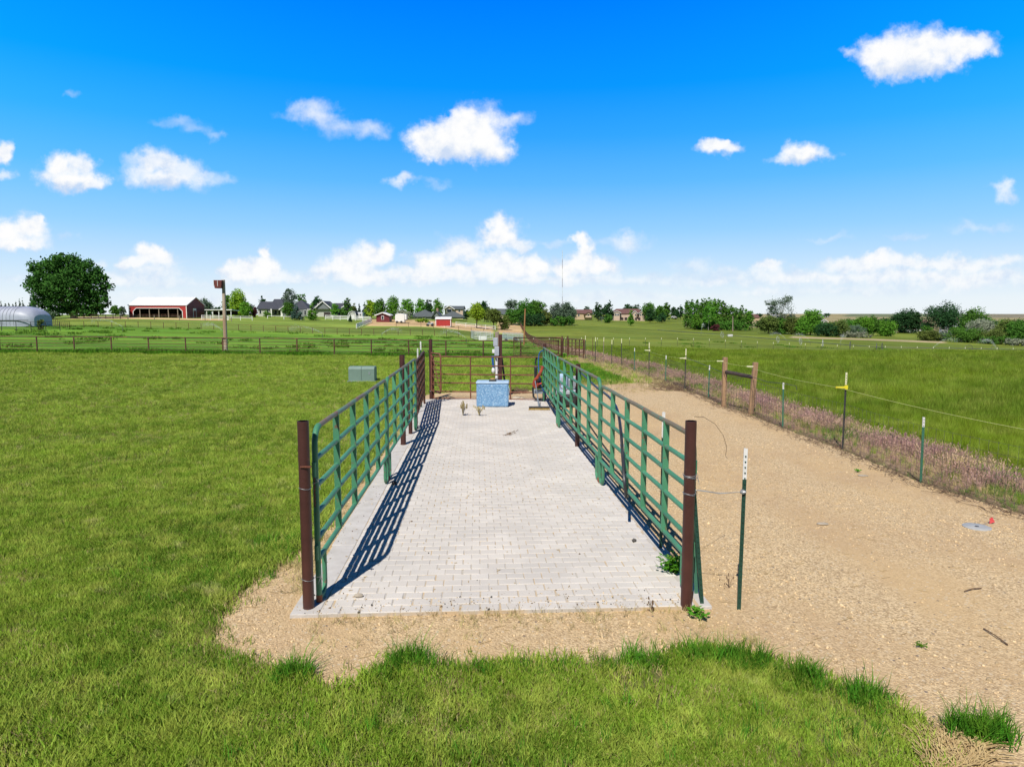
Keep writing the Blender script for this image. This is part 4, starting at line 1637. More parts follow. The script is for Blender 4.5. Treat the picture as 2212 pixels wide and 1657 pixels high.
# waterer
def waterer():
    q = ground_flat(1064, 879.7, .044)
    ctr = q + Vector((0, .30, 0))
    r = thing('stock_waterer', ctr, 'blue speckled plastic livestock waterer standing on the paving', 'waterer')
    m = MB()
    w, d_, hh = .945, .58, .70
    m.box(ctr + Vector((0, 0, hh / 2)), (w, d_, hh), -.02)
    m.build('tub', mt['tub'], r, bevel=.045)
    m = MB()
    m.box(ctr + Vector((0, 0, hh + .02)), (w + .03, d_ + .03, .06), -.02)
    m.build('rim', mt['tub_top'], r, bevel=.025)
    m = MB()
    m.box(ctr + Vector((-.0, -.02, hh + .055)), (.21, .30, .08), -.02)
    m.build('drinking_well', mt['black'], r, bevel=.02)
    m = MB()
    m.blob(ctr + Vector((0, .06, hh + .10)), (.085, .08, .035), 12, 6)
    m.build('float_ball', mt['gold'], r, True)
    m = MB()
    m.tube([ctr + Vector((w / 2 - .03, -d_ / 2 + .03, .05)), ctr + Vector((w / 2 + .02, -d_ / 2 - .0, hh * .75)), ctr + Vector((w / 2 - .02, -d_ / 2 + .05, hh - .02))], .008, 6)
    m.build('edge_bead', mt['tub_top'], r, True)


waterer()

# broom
def broom():
    b0 = ground_flat(1165, 885, .05)
    top = at(1156, 823, 20.6)
    r = thing('push_broom', b0, 'push broom with yellow and black head standing near the far gate', 'broom')
    m = MB().tube([b0 + Vector((0, 0, .08)), top], .014, 8)
    m.build('handle', mt['grey'], r, True)
    m = MB().tube([b0 + Vector((0, 0, .05)), b0 + (top - b0) * .38], .024, 8)
    m.build('socket', mt['grey'], r, True)
    m = MB().box(b0 + Vector((.0, 0, .07)), (.60, .09, .045))
    m.build('block', mt['black'], r, bevel=.01)
    m = MB()
    for k in range(60):
        x = -.29 + .58 * k / 59
        for y in (-.03, 0, .03):
            m.bar(b0 + Vector((x, y, .05)), b0 + Vector((x * 1.03 + rnd.gauss(0, .006), y * 1.5, -.004)), .009, .009)
    m.build('bristles', mt['gold'], r)


broom()

m = MB()
for cx_, cy_, n_ in ((1092, 938, 9), (1107, 934, 5)):
    for _ in range(n_):
        c = ground_flat(cx_ + rnd.uniform(-8, 8), cy_ + rnd.uniform(-3, 3), .052)
        a = rnd.uniform(-.5, .6)
        l = rnd.uniform(.04, .16)
        m.bar(c, c + Vector((math.cos(a) * l, math.sin(a) * l, rnd.uniform(0, .03))), .012, .006)
tag(m.build('dry_scraps', mt['twig']), kind='stuff')

# wand, hoses, red straps and frame at the far right panel
q = gp(1151, 21.9)
wd = thing('pressure_wand', q, 'thin spray wand with black trigger grip leaning on the rusty gate', 'spray wand')
top = at(1158, 778, 21.75)
MB().tube([q, top], .010, 6).build('lance', mt['grey'], wd, True)
m = MB().tube([top - Vector((.02, 0, .12)), top + Vector((0, 0, .02)), top + Vector((.035, 0, .10))], .028, 8)
m.tube([top - Vector((.0, 0, .1)), top - Vector((.03, 0, .35)), top - Vector((.02, 0, .6))], .010, 6)
m.build('trigger_grip', mt['black'], wd, True)


def hose(pts, r, name, label, mat, cat='hose', n=7, sub=6):
    P_ = [Vector(p) for p in pts]
    out = []
    for i in range(len(P_) - 1):
        a, b, c, d_ = P_[max(i - 1, 0)], P_[i], P_[i + 1], P_[min(i + 2, len(P_) - 1)]
        for k in range(sub):
            t = k / sub
            out.append(.5 * ((2 * b) + (c - a) * t + (2 * a - 5 * b + 4 * c - d_) * t * t + (3 * b - a - 3 * c + d_) * t ** 3))
    out.append(P_[-1])
    m = MB().tube(out, r, n)
    base = min(out, key=lambda v: v.z)
    o = m.build(name, mat, None, True)
    if label:
        tag(o, label, cat)
    return o


hose([at(1173, 757, 21.2), at(1165, 764, 21.3), at(1163, 785, 21.3), at(1165, 812, 21.2), at(1170, 836, 21.2), at(1178, 850, 21.2), at(1186, 868, 21.3)], .017, 'blue_hose', 'bright blue hose looped over the end of the farthest green panel', mt['bluehose'])
o = hose([at(1172, 793, 21.1), at(1168, 804, 21.0), at(1161, 815, 21.0), at(1155, 822, 21.0), at(1153, 832, 21.0), at(1157, 836, 21.0), at(1163, 829, 20.95)], .046, 'orange_hose', 'thick orange red hose bundled on the post at the far gate', mt['orange'])
hose([at(1172, 797, 21.15), at(1165, 810, 21.1), at(1158, 819, 21.1), at(1160, 830, 21.1), at(1170, 828, 21.1)], .026, 'red_strap', 'dark red strap hanging under the orange hose bundle', mt['flag'], 'strap')
# black hose along the outside of the right panels
hose([at(1249, 800, 16.5), at(1262, 812, 15.0), at(1290, 838, 12.8), at(1316, 858, 11.3), at(1333, 885, 10.0), at(1341, 930, 9.2), at(1345, 985, 8.8), at(1349, 1040, 8.5), at(1353, 1075, 8.55)], .021, 'black_hose', 'black hose drooping along the outside of the gravel-side panels', mt['blackhose'])
m = MB().box(at(1344, 962, 9.0), (.05, .05, .03))
m.build('hose_clip', mt['greybox'], bpy.data.objects['black_hose'])
for k in range(4):
    pass


def hose_reel():
    q = gp(1171, 21.3)
    r = thing('reel_cart', q, 'low black and grey hose cart half hidden behind the farthest panel', 'cart')
    m = MB().box(q + Vector((-.12, .1, .62)), (.20, .30, .34))
    m.box(q + Vector((-.20, .1, .95)), (.10, .1, .36))
    m.build('housing', mt['black'], r, bevel=.02)
    m = MB().box(q + Vector((-.12, .0, .36)), (.28, .06, .14))
    m.build('panel', mt['grey'], r, bevel=.01)
    m = MB().tube([q + Vector((-.30, .0, .5)), q + Vector((-.27, .0, .2)), q + Vector((-.20, 0, .12)), q + Vector((.0, 0, .12))], .03, 8)
    m.build('frame', mt['black'], r, True)


hose_reel()


def machine():
    q = gp(1224, 20.4)
    r = thing('pressure_washer', q, 'black and grey pressure washer parked on the gravel behind the panels', 'machine')
    m = MB().box(q + Vector((0, 0, .22)), (.62, .55, .34))
    m.build('base_tub', mt['black'], r, bevel=.04)
    m = MB().box(q + Vector((0, -.0, .46)), (.66, .5, .14))
    m.build('deck', mt['greybox'], r, bevel=.03)
    m = MB()
    m.tube([q + Vector((-.12, 0, .5)), q + Vector((-.12, 0, .95)), q + Vector((-.12, 0, 1.0))], [.15, .15, .10], 14)
    m.build('tank', mt['tub_top'], r, True)
    m = MB().box(q + Vector((-.13, -.15, .80)), (.13, .03, .2))
    m.box(q + Vector((.22, -.1, .78)), (.08, .04, .32))
    m.build('label_plate', mt['greybox'], r, bevel=.008)
    m = MB().box(q + Vector((.14, 0, .70)), (.22, .26, .32))
    m.build('motor', mt['grey'], r, bevel=.04)
    m = MB()
    for s_ in (-1, 1):
        m.tube([q + Vector((s_ * .28, .15, .45)), q + Vector((s_ * .28, .15, .95)), q + Vector((s_ * .22, .12, 1.05))], .014, 6)
    m.tube([q + Vector((-.22, .12, 1.05)), q + Vector((.22, .12, 1.05))], .016, 6)
    m.build('handle', mt['black'], r, True)
    for s_ in (-1, 1):
        m = MB().tube([q + Vector((s_ * .33, .1, .16)), q + Vector((s_ * .40, .1, .16))], .16, 16)
        m.build('wheel', mt['blackhose'], r, True)
    m = MB().tube([q + Vector((.05, -.2, .60)), q + Vector((-.05, -.26, .52)), q + Vector((-.2, -.2, .60)), q + Vector((-.22, -.16, .74)), q + Vector((-.05, -.2, .78))], .013, 6)
    m.build('coiled_lead', mt['rust'], r, True)


machine()

# green pedestal
def pedestal():
    q = gp(781, 27.9)
    r = thing('utility_pedestal', q, 'grey-green metal utility pedestal box standing alone on the lawn', 'utility box')
    q = q + Vector((0, .25, 0))
    m = MB()
    w, d_, hh, ch = .53, .52, .62, .08
    for s_ in (-1, 1):
        m = MB()
        x0 = s_ * w / 2 + s_ * .003
        prof = [(-d_ / 2, 0), (-d_ / 2, hh - ch), (-d_ / 2 + ch, hh), (d_ / 2 - ch, hh), (d_ / 2, hh - ch), (d_ / 2, 0)]
        m.prism([q + Vector((x0 - w / 2, y, z)) for y, z in prof], (w, 0, 0))
        m.build('cabinet', mt['pedestal'], r, bevel=.012)
    m = MB()
    m.box(q + Vector((0, 0, .02)), (2 * w + .1, d_ + .1, .06))
    m.build('base', mt['pedestal'], r, bevel=.01)
    m = MB()
    m.box(q + Vector((w * .62, -d_ / 2 - .006, .36)), (.06, .012, .09))
    m.build('latch', mt['grey'], r)


pedestal()

# owl box pole
def owl_pole():
    q = gp(488, 46.6)
    top = at(482.5, 605, 46.6)
    r = thing('box_pole', q, 'tall leaning wooden pole with a dark red nest box at its top', 'pole')
    m = MB().tube([q - Vector((0, 0, .2)), q.lerp(top, .5), top], [.135, .125, .105], 12)
    m.build('pole', mt['wood_pole'], r, True)
    m = MB()
    c = at(472.5, 614.5, 46.45)
    c2 = Vector((c.x, c.y, c.z))
    # tapered box
    vs = []
    for z, w in ((-.27, .22), (.27, .29)):
        for x, y in ((-w, -.22), (w, -.22), (w, .22), (-w, .22)):
            vs.append(c2 + Vector((x + .02, y, z)))
    m.add(vs, [(0, 3, 2, 1), (4, 5, 6, 7), (0, 1, 5, 4), (1, 2, 6, 5), (2, 3, 7, 6), (3, 0, 4, 7)])
    bx = m.build('nest_box', mt['boxred'], r, bevel=.02)
    m = MB()
    for x in (-.24, .02):
        m.box(c2 + Vector((x, -.235, .05)), (.03, .02, .36))
    m.build('white_trim', mt['white_far'], bx)
    m = MB().tube([q + Vector((0, 0, 1.02)), q + Vector((0, 0, 1.10))], .137, 12)
    m.build('metal_band', mt['black'], r, True)


owl_pole()

# small stones, lid, flag, weeds
def stone(px, py, rx, ry, rz_, z, label, mat):
    q = ground_flat(px, py, z)
    o = MB().blob(Vector((0, 0, 0)), (rx, ry, rz_), 9, 6, .08).build('stone', mat, None, True)
    o.location = q + Vector((0, 0, rz_ * .55))
    tag(o, label, 'stone')


stone(775, 1288, .045, .035, .02, .048, 'pale flat stone on the paving near the lawn-side corner', mt['stone'])
stone(852, 1046, .045, .04, .035, .048, 'dark round stone in the panel shadow on the paving', mt['stone_dark'])
stone(1370, 1169, .028, .03, .022, .048, 'small dark stone on the paving near the gravel-side panel', mt['stone_dark'])
stone(1116, 864, .16, .10, .08, .02, 'larger tan stone at the foot of the far gate', mt['stone'])
stone(1127, 864, .11, .08, .06, .02, 'smaller tan stone beside the larger one at the far gate', mt['stone'])
stone(1864, 1008 + 20, .09, .06, .012, .012, 'flat whitish stone lying in the gravel past the lone T post', mt['stone'])
stone(1777, 1132, .08, .05, .012, .012, 'flat pale stone in the gravel between T post and round lid', mt['stone'])
q = ground_flat(2110, 1138, .012)
o = MB().tube([Vector((0, 0, -.01)), Vector((0, 0, .004)), Vector((0, 0, .007))], [.165, .165, .16], 28).build('valve_lid', mt['disk'], None, True)
o.location = q
tag(o, 'round grey lid lying flush in the gravel near the wire fence', 'lid')
m = MB().blob(Vector((0, 0, .008)), (.03, .02, .006), 8, 4)
c_ = m.build('handle', mt['black'], o, local=True)
q = ground_flat(2137, 1131, .012)
fl = thing('marker_flag', q, 'small red marker flag lying beside the round grey lid', 'flag')
m = MB()
m.add([q + Vector((0, 0, .0)), q + Vector((.075, 0, .02)), q + Vector((.07, .05, .075)), q + Vector((.02, .03, .06)), q + Vector((0.002, .003, .0)), q + Vector((.077, .003, .02)), q + Vector((.072, .053, .075)), q + Vector((.022, .033, .06))],
      [(0, 1, 2, 3), (7, 6, 5, 4), (0, 4, 5, 1), (1, 5, 6, 2), (2, 6, 7, 3), (3, 7, 4, 0)])
m.build('cloth', mt['flag'], fl)
MB().tube([q + Vector((.03, .02, .03)), q + Vector((-.12, -.05, .005))], .003, 4).build('wire_stem', mt['wire'], fl)
# twigs
for (xa, ya, xb, yb, lb) in ((2125, 1357, 2177, 1392, 'long dark stick on the gravel near the photo edge'), (1545, 905, 1548, 906, None), (1683 + 400, 1277, 2120, 1270, 'short curved stick lying on the open gravel')):
    if not lb:
        continue
    a_, b_ = ground_flat(xa, ya, .02), ground_flat(xb, yb, .02)
    o = MB().tube([a_, a_.lerp(b_, .5) + Vector((0, .01, .008)), b_], .006, 5).build('stick', mt['twig'], None, True)
    tag(o, lb, 'stick')


def weed(px, py, n, ht, spread, label, mat, z=.045, wid=.008, lean=.5, name='weed', leafy=False):
    q = ground_flat(px, py, z)
    root = thing(name, q, label, 'weed')
    m = MB()
    for i in range(n):
        a = rnd.uniform(0, 2 * PI)
        l = rnd.uniform(.5, 1) * ht
        dx, dy = math.cos(a) * spread * rnd.random(), math.sin(a) * spread * rnd.random()
        p1 = q + Vector((dx * .4, dy * .4, l * .6))
        p2 = q + Vector((dx, dy, l))
        m.bar(q, p1, wid, wid * .6)
        m.bar(p1, p2, wid * .9, wid * .5)
        if leafy:
            for k in range(5):
                t = rnd.uniform(.3, 1)
                c = q.lerp(p2, t)
                b = rnd.uniform(0, 2 * PI)
                v1 = Vector((math.cos(b), math.sin(b), rnd.uniform(-.2, .6))) * .05
                v2 = Vector((-math.sin(b), math.cos(b), 0)) * .016
                m.add([c, c + v1 * .5 + v2, c + v1, c + v1 * .5 - v2], [(0, 1, 2, 3)])
        else:
            m.bar(p2 - Vector((0, 0, l * .25)), p2, wid * 2.4, wid * 1.2)
    m.build('stems', mat, root)


weed(1000, 898, 22, .42, .16, 'larger dry grass weed growing through the paving before the waterer', G_DRY)
weed(1035, 898, 18, .30, .16, 'smaller dry grass weed growing through the paving beside the waterer', G_DRY)
weed(1455, 1240, 70, .22, .22, 'leafy green weed growing at the paving edge by the near panel', G_TUFT, z=.01, leafy=True, name='leafy_weed', wid=.005)
weed(1508, 1332, 16, .08, .12, 'low green weed at the foot of the near gravel-side pipe post', G_TUFT, z=.02, leafy=True, name='leafy_weed', wid=.004)
weed(1853, 1020, 34, .06, .07, 'small green weed alone on the gravel in front of the wire fence', G_TUFT, z=.01, name='leafy_weed', wid=.0035)
weed(1990, 1398, 30, .04, .06, 'tiny green weed on the bare gravel near the bottom corner', G_TUFT, z=.01, name='leafy_weed', wid=.003)
weed(1408, 1318, 8, .12, .06, 'dead wiry stems at the near edge of the paving', mt['twig'], z=.04, wid=.004, name='dead_weed')
weed(1575, 1140 + 130, 8, .14, .10, 'dead wiry stems in gravel between pipe post and lone T post', mt['twig'], z=.01, wid=.0035, name='dead_weed')

# ------------------------------------------------------------------ wire fence along the hay field
def wire_fence():
    root = thing('wire_fence', gp(1700, 16), 'woven wire fence of green T posts with yellow electric line beside the gravel yard', 'fence')
    P_ = [  # base x, base y, top y, kind
        (1264.5, 774, 725.6, 'b'), (1286, 780, 728.8, 'b'), (1303, 782, 728.8, 'w'), (1321, 787, 734, 'b'), (1342, 788, 731.5, 'b'), (1370.5, 801.5, 752, 's'), (1401.7, 815, 740, 'b'),
        (1437.6, 824, 768, 's'), (1479, 843.7, 753.5, 'b'), (1530, 859.7, 789.4, 's'), (1690.6, 925.4, 826.7, 's'), (1820, 971, 805, 'b'), (1989, 1043.6, 901.5, 's')]
    top_pts = []
    line = []
    for (bx, by, ty, kd) in P_:
        q = ground_flat(bx, by)
        if q.y > 30:
            q.z = h(q.x, q.y)
        _, w = ray(bx, ty)
        zt = H + w * q.y
        ht = zt - q.z
        mat = {'b': mt['tpost_black'], 's': mt['tpost_light'], 'w': mt['wood_grey']}[kd]
        po = tpost(q, ht, root, mat, .16 if kd == 's' else .25, mt['cream_ins'] if kd != 's' else mt['white'], lean=(rnd.gauss(0, .012), 0), studs=q.y < 20)
        po.name = 't_post'
        line.append((q, ht, kd))
        if kd == 'b' and q.y < 36:
            zi = ht - (.30 if q.y < 15 else .34)
            m = MB()
            m.box(q + Vector((-.10, -.02, zi)), (.22, .035, .035))
            m.box(q + Vector((-.0, -.02, zi)), (.05, .05, .08))
            m.build('insulator', mt['yellow_ins'] if abs(bx - 1820) < 2 or abs(bx - 1342) < 2 else mt['cream_ins'], po)
            top_pts.append(q + Vector((-.19, -.02, zi)))
    # wooden brace posts
    A = ground_flat(1563, 879)
    B = ground_flat(1621, 895)
    for (q, tx, ty, lab) in ((A, 1563, 772, None), (B, 1627, 783, None)):
        m = MB()
        _, w = ray(tx, ty)
        zt = H + w * q.y
        dx = .0 if q is A else .09
        vs = []
        for z, ox in ((-.1, 0), (zt, dx)):
            for x, y in ((-.062, -.062), (.062, -.062), (.062, .062), (-.062, .062)):
                vs.append(q + Vector((x + ox, y, z)))
        m.add(vs, [(0, 3, 2, 1), (4, 5, 6, 7), (0, 1, 5, 4), (1, 2, 6, 5), (2, 3, 7, 6), (3, 0, 4, 7)])
        po = m.build('wooden_post', mt['wood'], root, bevel=.008)
        m = MB()
        m.box(q + Vector((-.13 + dx, -.03, zt - .11)), (.24, .03, .03))
        m.build('insulator', mt['cream_ins'], po)
        top_pts.append(q + Vector((-.18, -.03, zt - .11)))
        line.append((q, zt, 'wood'))
    zr = (H + ray(1570, 803)[1] * A.y)
    m = MB().tube([A + Vector((.02, 0, zr)), B + Vector((.05, 0, zr - .03))], .055, 10)
    m.build('brace_log', mt['wood_dark'], root, True)
    # next posts outside the picture
    for Yq in (8.2, 5.3):
        q = Vector((float(fx(Yq)), Yq, 0))
        tpost(q, 1.45 if Yq > 6 else 1.15, root, mt['tpost_black'] if Yq > 6 else mt['tpost_light'], .2, mt['cream_ins'])
        line.append((q, 1.4, 's'))
        if Yq > 6:
            top_pts.append(q + Vector((-.1, 0, 1.2)))
    top_pts.sort(key=lambda v: v.y)
    m = MB()
    for a, b in zip(top_pts[:-1], top_pts[1:]):
        pts = [a.lerp(b, k / 6) - Vector((0, 0, .05 * math.sin(PI * k / 6) * min(1, (b - a).length / 4))) for k in range(7)]
        m.tube(pts, .0035, 5)
    m.build('electric_line', mt['tape'], root)
    line.sort(key=lambda v: v[0].y)
    # woven mesh
    m = MB()
    for a, b in zip(line[:-1], line[1:]):
        a, b = a[0], b[0]
        Lg = (b - a).length
        ym = (a.y + b.y) / 2
        zs = [.04, .14, .25, .37, .50, .64, .79, .95]
        r = .0022 if ym < 16 else .0034
        for z in zs:
            n = 4
            m.tube([a.lerp(b, k / n) + Vector((.02 * math.sin(k * 1.7), 0, z - .015 * math.sin(PI * k / n))) for k in range(n + 1)], r, 3, cap=False)
        step = .16 if ym < 30 else .3
        k = step
        while k < Lg:
            c = a.lerp(b, k / Lg)
            m.tube([c + Vector((0, 0, zs[0])), c + Vector((.006, 0, zs[-1]))], r, 3, cap=False)
            k += step
    m.build('woven_wire', mt['wire_dark'], root)
    # slack black cable between wooden posts and T posts
    c1 = line
    pA = A + Vector((-.05, -.07, 1.02))
    pB = B + Vector((.0, -.07, 1.05))
    p9 = [l for l in line if abs(l[0].x - ground_flat(1479, 843.7).x) < .01][0]
    p11 = ground_flat(1690.6, 925.4)
    pts = [p9[0] + Vector((0, -.03, p9[1] - .32)), p9[0].lerp(A, .5) + Vector((0, 0, 1.12)), pA, pA.lerp(pB, .5) - Vector((0, 0, .06)), pB, pB.lerp(p11 + Vector((0, 0, 1.08)), .5) - Vector((0, 0, .04)), p11 + Vector((.02, 0, 1.10)), p11 + Vector((.25, -.1, 1.05)), p11 + Vector((.2, -.25, .98))]
    m = MB().tube(pts, .007, 5)
    m.build('slack_cable', mt['black'], root)


wire_fence()


def gate_mesh_small():
    pass


# ------------------------------------------------------------------ generic rail fences (posts as parts)
def rail_fence(name, label, pts, spacing, ht, rails, post_r, rail_r, mat, rail_mat=None, cat='fence', square=False, top_r=None, group=None, plank=False, ph=None, segn=1):
    pts = [Vector(p) for p in pts]
    root = thing(name, pts[0], label, cat, group)
    cum = [0]
    for a, b in zip(pts[:-1], pts[1:]):
        cum.append(cum[-1] + (b - a).length)
    total = cum[-1]
    def PT(s):
        for i in range(len(cum) - 1):
            if s <= cum[i + 1] + 1e-6:
                p = pts[i].lerp(pts[i + 1], (s - cum[i]) / (cum[i + 1] - cum[i]))
                break
        return Vector((p.x, p.y, h(p.x, p.y)))
    n = max(1, int(round(total / spacing)))
    n = min(n, 99)
    me = None
    ph = ph or ht
    P_ = [PT(total * i / n) for i in range(n + 1)]
    mp = MB()
    if square:
        mp.box((0, 0, ph / 2 - .1), (post_r * 2, post_r * 2, ph + .2))
    else:
        mp.tube([(0, 0, -.2), (0, 0, ph)], post_r, 8)
    first = None
    for q in P_:
        if first is None:
            first = mp.build('post', mat, root, local=True)
            first.location = q - root.location
        else:
            c = first.copy()
            COL.objects.link(c)
            c.parent = root
            c.location = q - root.location
    for i, z in enumerate(rails):
        m = MB()
        r = top_r if (i == 0 and top_r) else rail_r
        if plank:
            for a, b in zip(P_[:-1], P_[1:]):
                m.bar(a + Vector((0, 0, z)), b + Vector((0, 0, z)), rail_r[0], rail_r[1])
        else:
            m.tube([p + Vector((0, 0, z)) for p in P_], r, 6)
        m.build('rail' if i else 'top_rail', rail_mat or mat, root, not plank)
    return root


# near pipe fence across the lawn (about 45 m away)
pf = [gp(-160, 45.5), gp(300, 45.5), gp(700, 45.4), gp(1000, 45.2), gp(1206, 45.0)]
rail_fence('pipe_fence', 'brown pipe and cable fence crossing the whole lawn', pf, 2.43, 1.13, [1.13, .90, .70, .50, .30, .12], .045, .019, mt['rust_dark'], top_r=.034)
# its gates towards the corner
qa, qb, qc = gp(1214, 45.0), gp(1226, 45.0), gp(1262, 44.6)
tube_gate(gp(1110, 44.6), gp(1212, 44.8), [1.35, 1.05, .80, .58, .38, .2], [3.1, 5.2], 'tube_gate', 'wide rusty tube gate with rounded end in the far pipe fence', mt['rust_dark'], r=.016, endr=.038, rounded=True, diag=(0.2, 1.3, 3.0, .2))
for q, lb in ((qa, 'first brown gate post by the wide tube gate'), (qb, 'second brown gate post before the braced small gate')):
    o = MB().tube([(0, 0, -.1), (0, 0, 1.45)], .05, 8).build('gate_post', mt['rust_dark'], None, True)
    o.location = q
    tag(o, lb, 'post')
tube_gate(qb + Vector((.08, 0, 0)), qc, [1.22, 1.0, .8, .6, .4, .22], [.55], 'braced_gate', 'small diagonal braced gate in the far fence corner', mt['rust_dark'], r=.016, endr=.03, diag=(.2, .25, 1.0, 1.15))
# posted fence running away into the distance
pts = [Vector((float(fx(Y)) + (0 if Y > 46 else .1), Y, 0)) for Y in (44.8, 60, 80, 100, 125, 155, 190, 235)]
rail_fence('long_post_fence', 'long brown pipe fence running straight away between paddock and hay field', pts, 2.4, 1.2, [1.2, .85, .55, .28], .040, .012, mt['rust_dark'], top_r=.034)
# second thin fence in the left paddocks
pts = [gp(150, 122), gp(283, 130), gp(488, 131), gp(741, 132), gp(925, 133), gp(1016, 134)]
rail_fence('thin_wire_fence', 'thin dark wire fence crossing the middle of the green paddocks', pts, 2.35, 1.15, [1.15, .75, .4], .05, .018, mt['rust_dark'], top_r=.035)
pts = [gp(70, 150), gp(110, 140), gp(150, 122)]
rail_fence('rail_fence', 'brown rail fence beside the white greenhouse tunnel', pts, 2.4, 1.2, [1.2, .7, .4], .05, .02, mt['rust_dark'])
# pen at left
pts = [gp(-60, 98), gp(66, 98), gp(130, 102)]
rail_fence('stock_pen', 'dark pipe pen in front of the greenhouse tunnel', pts, 2.3, 1.35, [1.35, 1.0, .65, .35], .045, .022, mt['tpost_black'])
# fences near the barn and big tree
pts = [gp(166, 176), gp(276, 174)]
rail_fence('board_fence', 'dark board fence behind the big leafy tree', pts, 2.2, 1.1, [1.05, .6], .07, (.03, .10), mt['wood_dark'], plank=True, square=True)
pts = [gp(277, 173), gp(330, 173), gp(420, 172), gp(500, 172)]
rail_fence('yard_fence', 'wooden posts and wire along the front of the red barn', pts, 7.0, 1.1, [.95, .5], .10, .012, mt['wood_grey'])
pts = [gp(436, 176), gp(492, 176)]
rail_fence('white_rail_fence', 'white plank fence between the red barn and leaning pole', pts, 2.4, 1.25, [1.15, .8, .45], .06, (.04, .12), mt['white_far'], plank=True, square=True)
pts = [gp(494, 178), gp(545, 180)]
rail_fence('white_rail_fence', 'white plank fence under the yellow-green tree', pts, 2.4, 1.1, [1.0, .6], .06, (.04, .12), mt['white_far'], plank=True, square=True)
pts = [gp(578, 196), gp(650, 190)]
rail_fence('white_rail_fence', 'low white rail fence in front of the grey house porch', pts, 5.6, .9, [.85], .07, (.05, .09), mt['white_far'], plank=True, square=True)
pts = [gp(703, 196), gp(770, 192), gp(800, 190)]
rail_fence('white_rail_fence', 'bright white plank fence in front of the gambrel shed', pts, 2.4, 1.3, [1.2, .8, .4], .07, (.04, .17), mt['white_far'], plank=True, square=True)
pts = [gp(770, 158), gp(803, 184)]
rail_fence('white_rail_fence', 'white panel fence slanting down the slope to the red cabin', pts, 2.4, 1.2, [1.0, .7, .4], .06, (.04, .24), mt['white_far'], plank=True, square=True)
pts = [gp(856, 166), gp(930, 165), gp(1045, 164)]
rail_fence('thin_wire_fence', 'sparse brown post fence below the red shed', pts, 2.9, 1.2, [1.15, .7], .045, .010, mt['rust_dark'])
pts = [gp(985, 186), gp(1070, 186)]
rail_fence('white_rail_fence', 'grey-white rail fence beside the grey-roofed ranch house', pts, 3.0, 1.2, [1.1, .7, .35], .05, (.04, .08), mt['white_far'], plank=True, square=True)
# corral
def corral(px0, px1, Y0, Y1, label, mat, n):
    a, b = gp(px0, Y0), gp(px1, Y1)
    a.z = h(a.x, a.y)
    b.z = h(b.x, b.y)
    tube_gate(a, b, [1.6, 1.35, 1.1, .85, .6, .3], [(b - a).length * (k + 1) / (n + 1) for k in range(n)], 'corral_panel', label, mat, cat='corral panel', r=.035, endr=.05, group='silver corral panels around the small pen')


mt['silver'] = M('galvanised_pipe', (.62, .63, .65), (.50, .51, .53), 3, .45, metallic=.2)
corral(1018, 1024, 128, 122, 'short end panel of the silver corral, seen nearly edge on', mt['silver'], 1)
corral(1024, 1065, 122, 122, 'silver corral panel left of the grey wooden post', mt['silver'], 2)
corral(1018, 1060, 130, 132, 'rear silver corral panel behind the left one', mt['silver'], 2)
corral(1086, 1131, 124, 118, 'silver corral panel between brown post and wooden pole', mt['silver'], 3)
corral(1088, 1128, 134, 131, 'rear silver corral panel right of the brown post', mt['silver'], 2)
q = gp(1043, 126)
tk = thing('water_tank', q, 'pale plastic tank inside the silver corral', 'tank')
MB().box(q + Vector((0, 0, .4)), (1.5, .9, .8)).build('tank', mt['white_far'], tk, bevel=.1)
q = gp(1104, 128)
tk = thing('flat_trailer', q, 'low green flatbed trailer behind the silver corral panel', 'trailer')
MB().box(q + Vector((0, 0, .75)), (3.2, 1.4, .35)).box(q + Vector((-1.2, 0, 1.1)), (1.0, 1.2, .5)).build('bed', mt['pedestal'], tk, bevel=.05)
for s_ in (-1, 1):
    MB().tube([q + Vector((s_ * .9, -.75, .35)), q + Vector((s_ * .9, -.6, .35))], .34, 12).build('wheel', mt['black'], tk, True)
# brown wood pole
q = gp(1131.5, 108)
pw_ = thing('wooden_pole', q, 'slim orange-brown wooden pole standing beside the silver corral', 'pole')
MB().tube([q - Vector((0, 0, .2)), at(1134.5, 667, 108)], [.14, .10], 10).build('pole', M('orange_pole_wood', (.42, .20, .08), (.30, .14, .06), .8, .8), pw_, True)

# ------------------------------------------------------------------ far T-post row, wheel lines, sprinklers
def far_posts():
    root = thing('electric_fence', gp(1500, 110), 'row of small white-tipped posts crossing the hay field', 'fence')
    mp = MB().tube([(0, 0, -.1), (0, 0, 1.05)], .022, 5)
    mc = MB().tube([(0, 0, 1.05), (0, 0, 1.35)], .045, 6)
    f = None
    for k in range(34):
        px_ = 1118 + k * 34.5 if k < 6 else 1118 + k * 34.5
        Yd = 92 + 20 * min(1, k / 10)
        q = gp(px_, Yd)
        if f is None:
            f = mp.build('post', mt['tpost_black'], root, local=True)
            t_ = mc.build('white_tip', mt['cream_ins'], f, local=True)
            f.location = q - root.location
        else:
            c = f.copy()
            COL.objects.link(c)
            c.parent = root
            c.location = q - root.location
            c2 = t_.copy()
            COL.objects.link(c2)
            c2.parent = c


far_posts()
mt['alu'] = M('aluminium_pipe', (.10, .10, .11), (.16, .16, .17), 1, .5, metallic=.3)


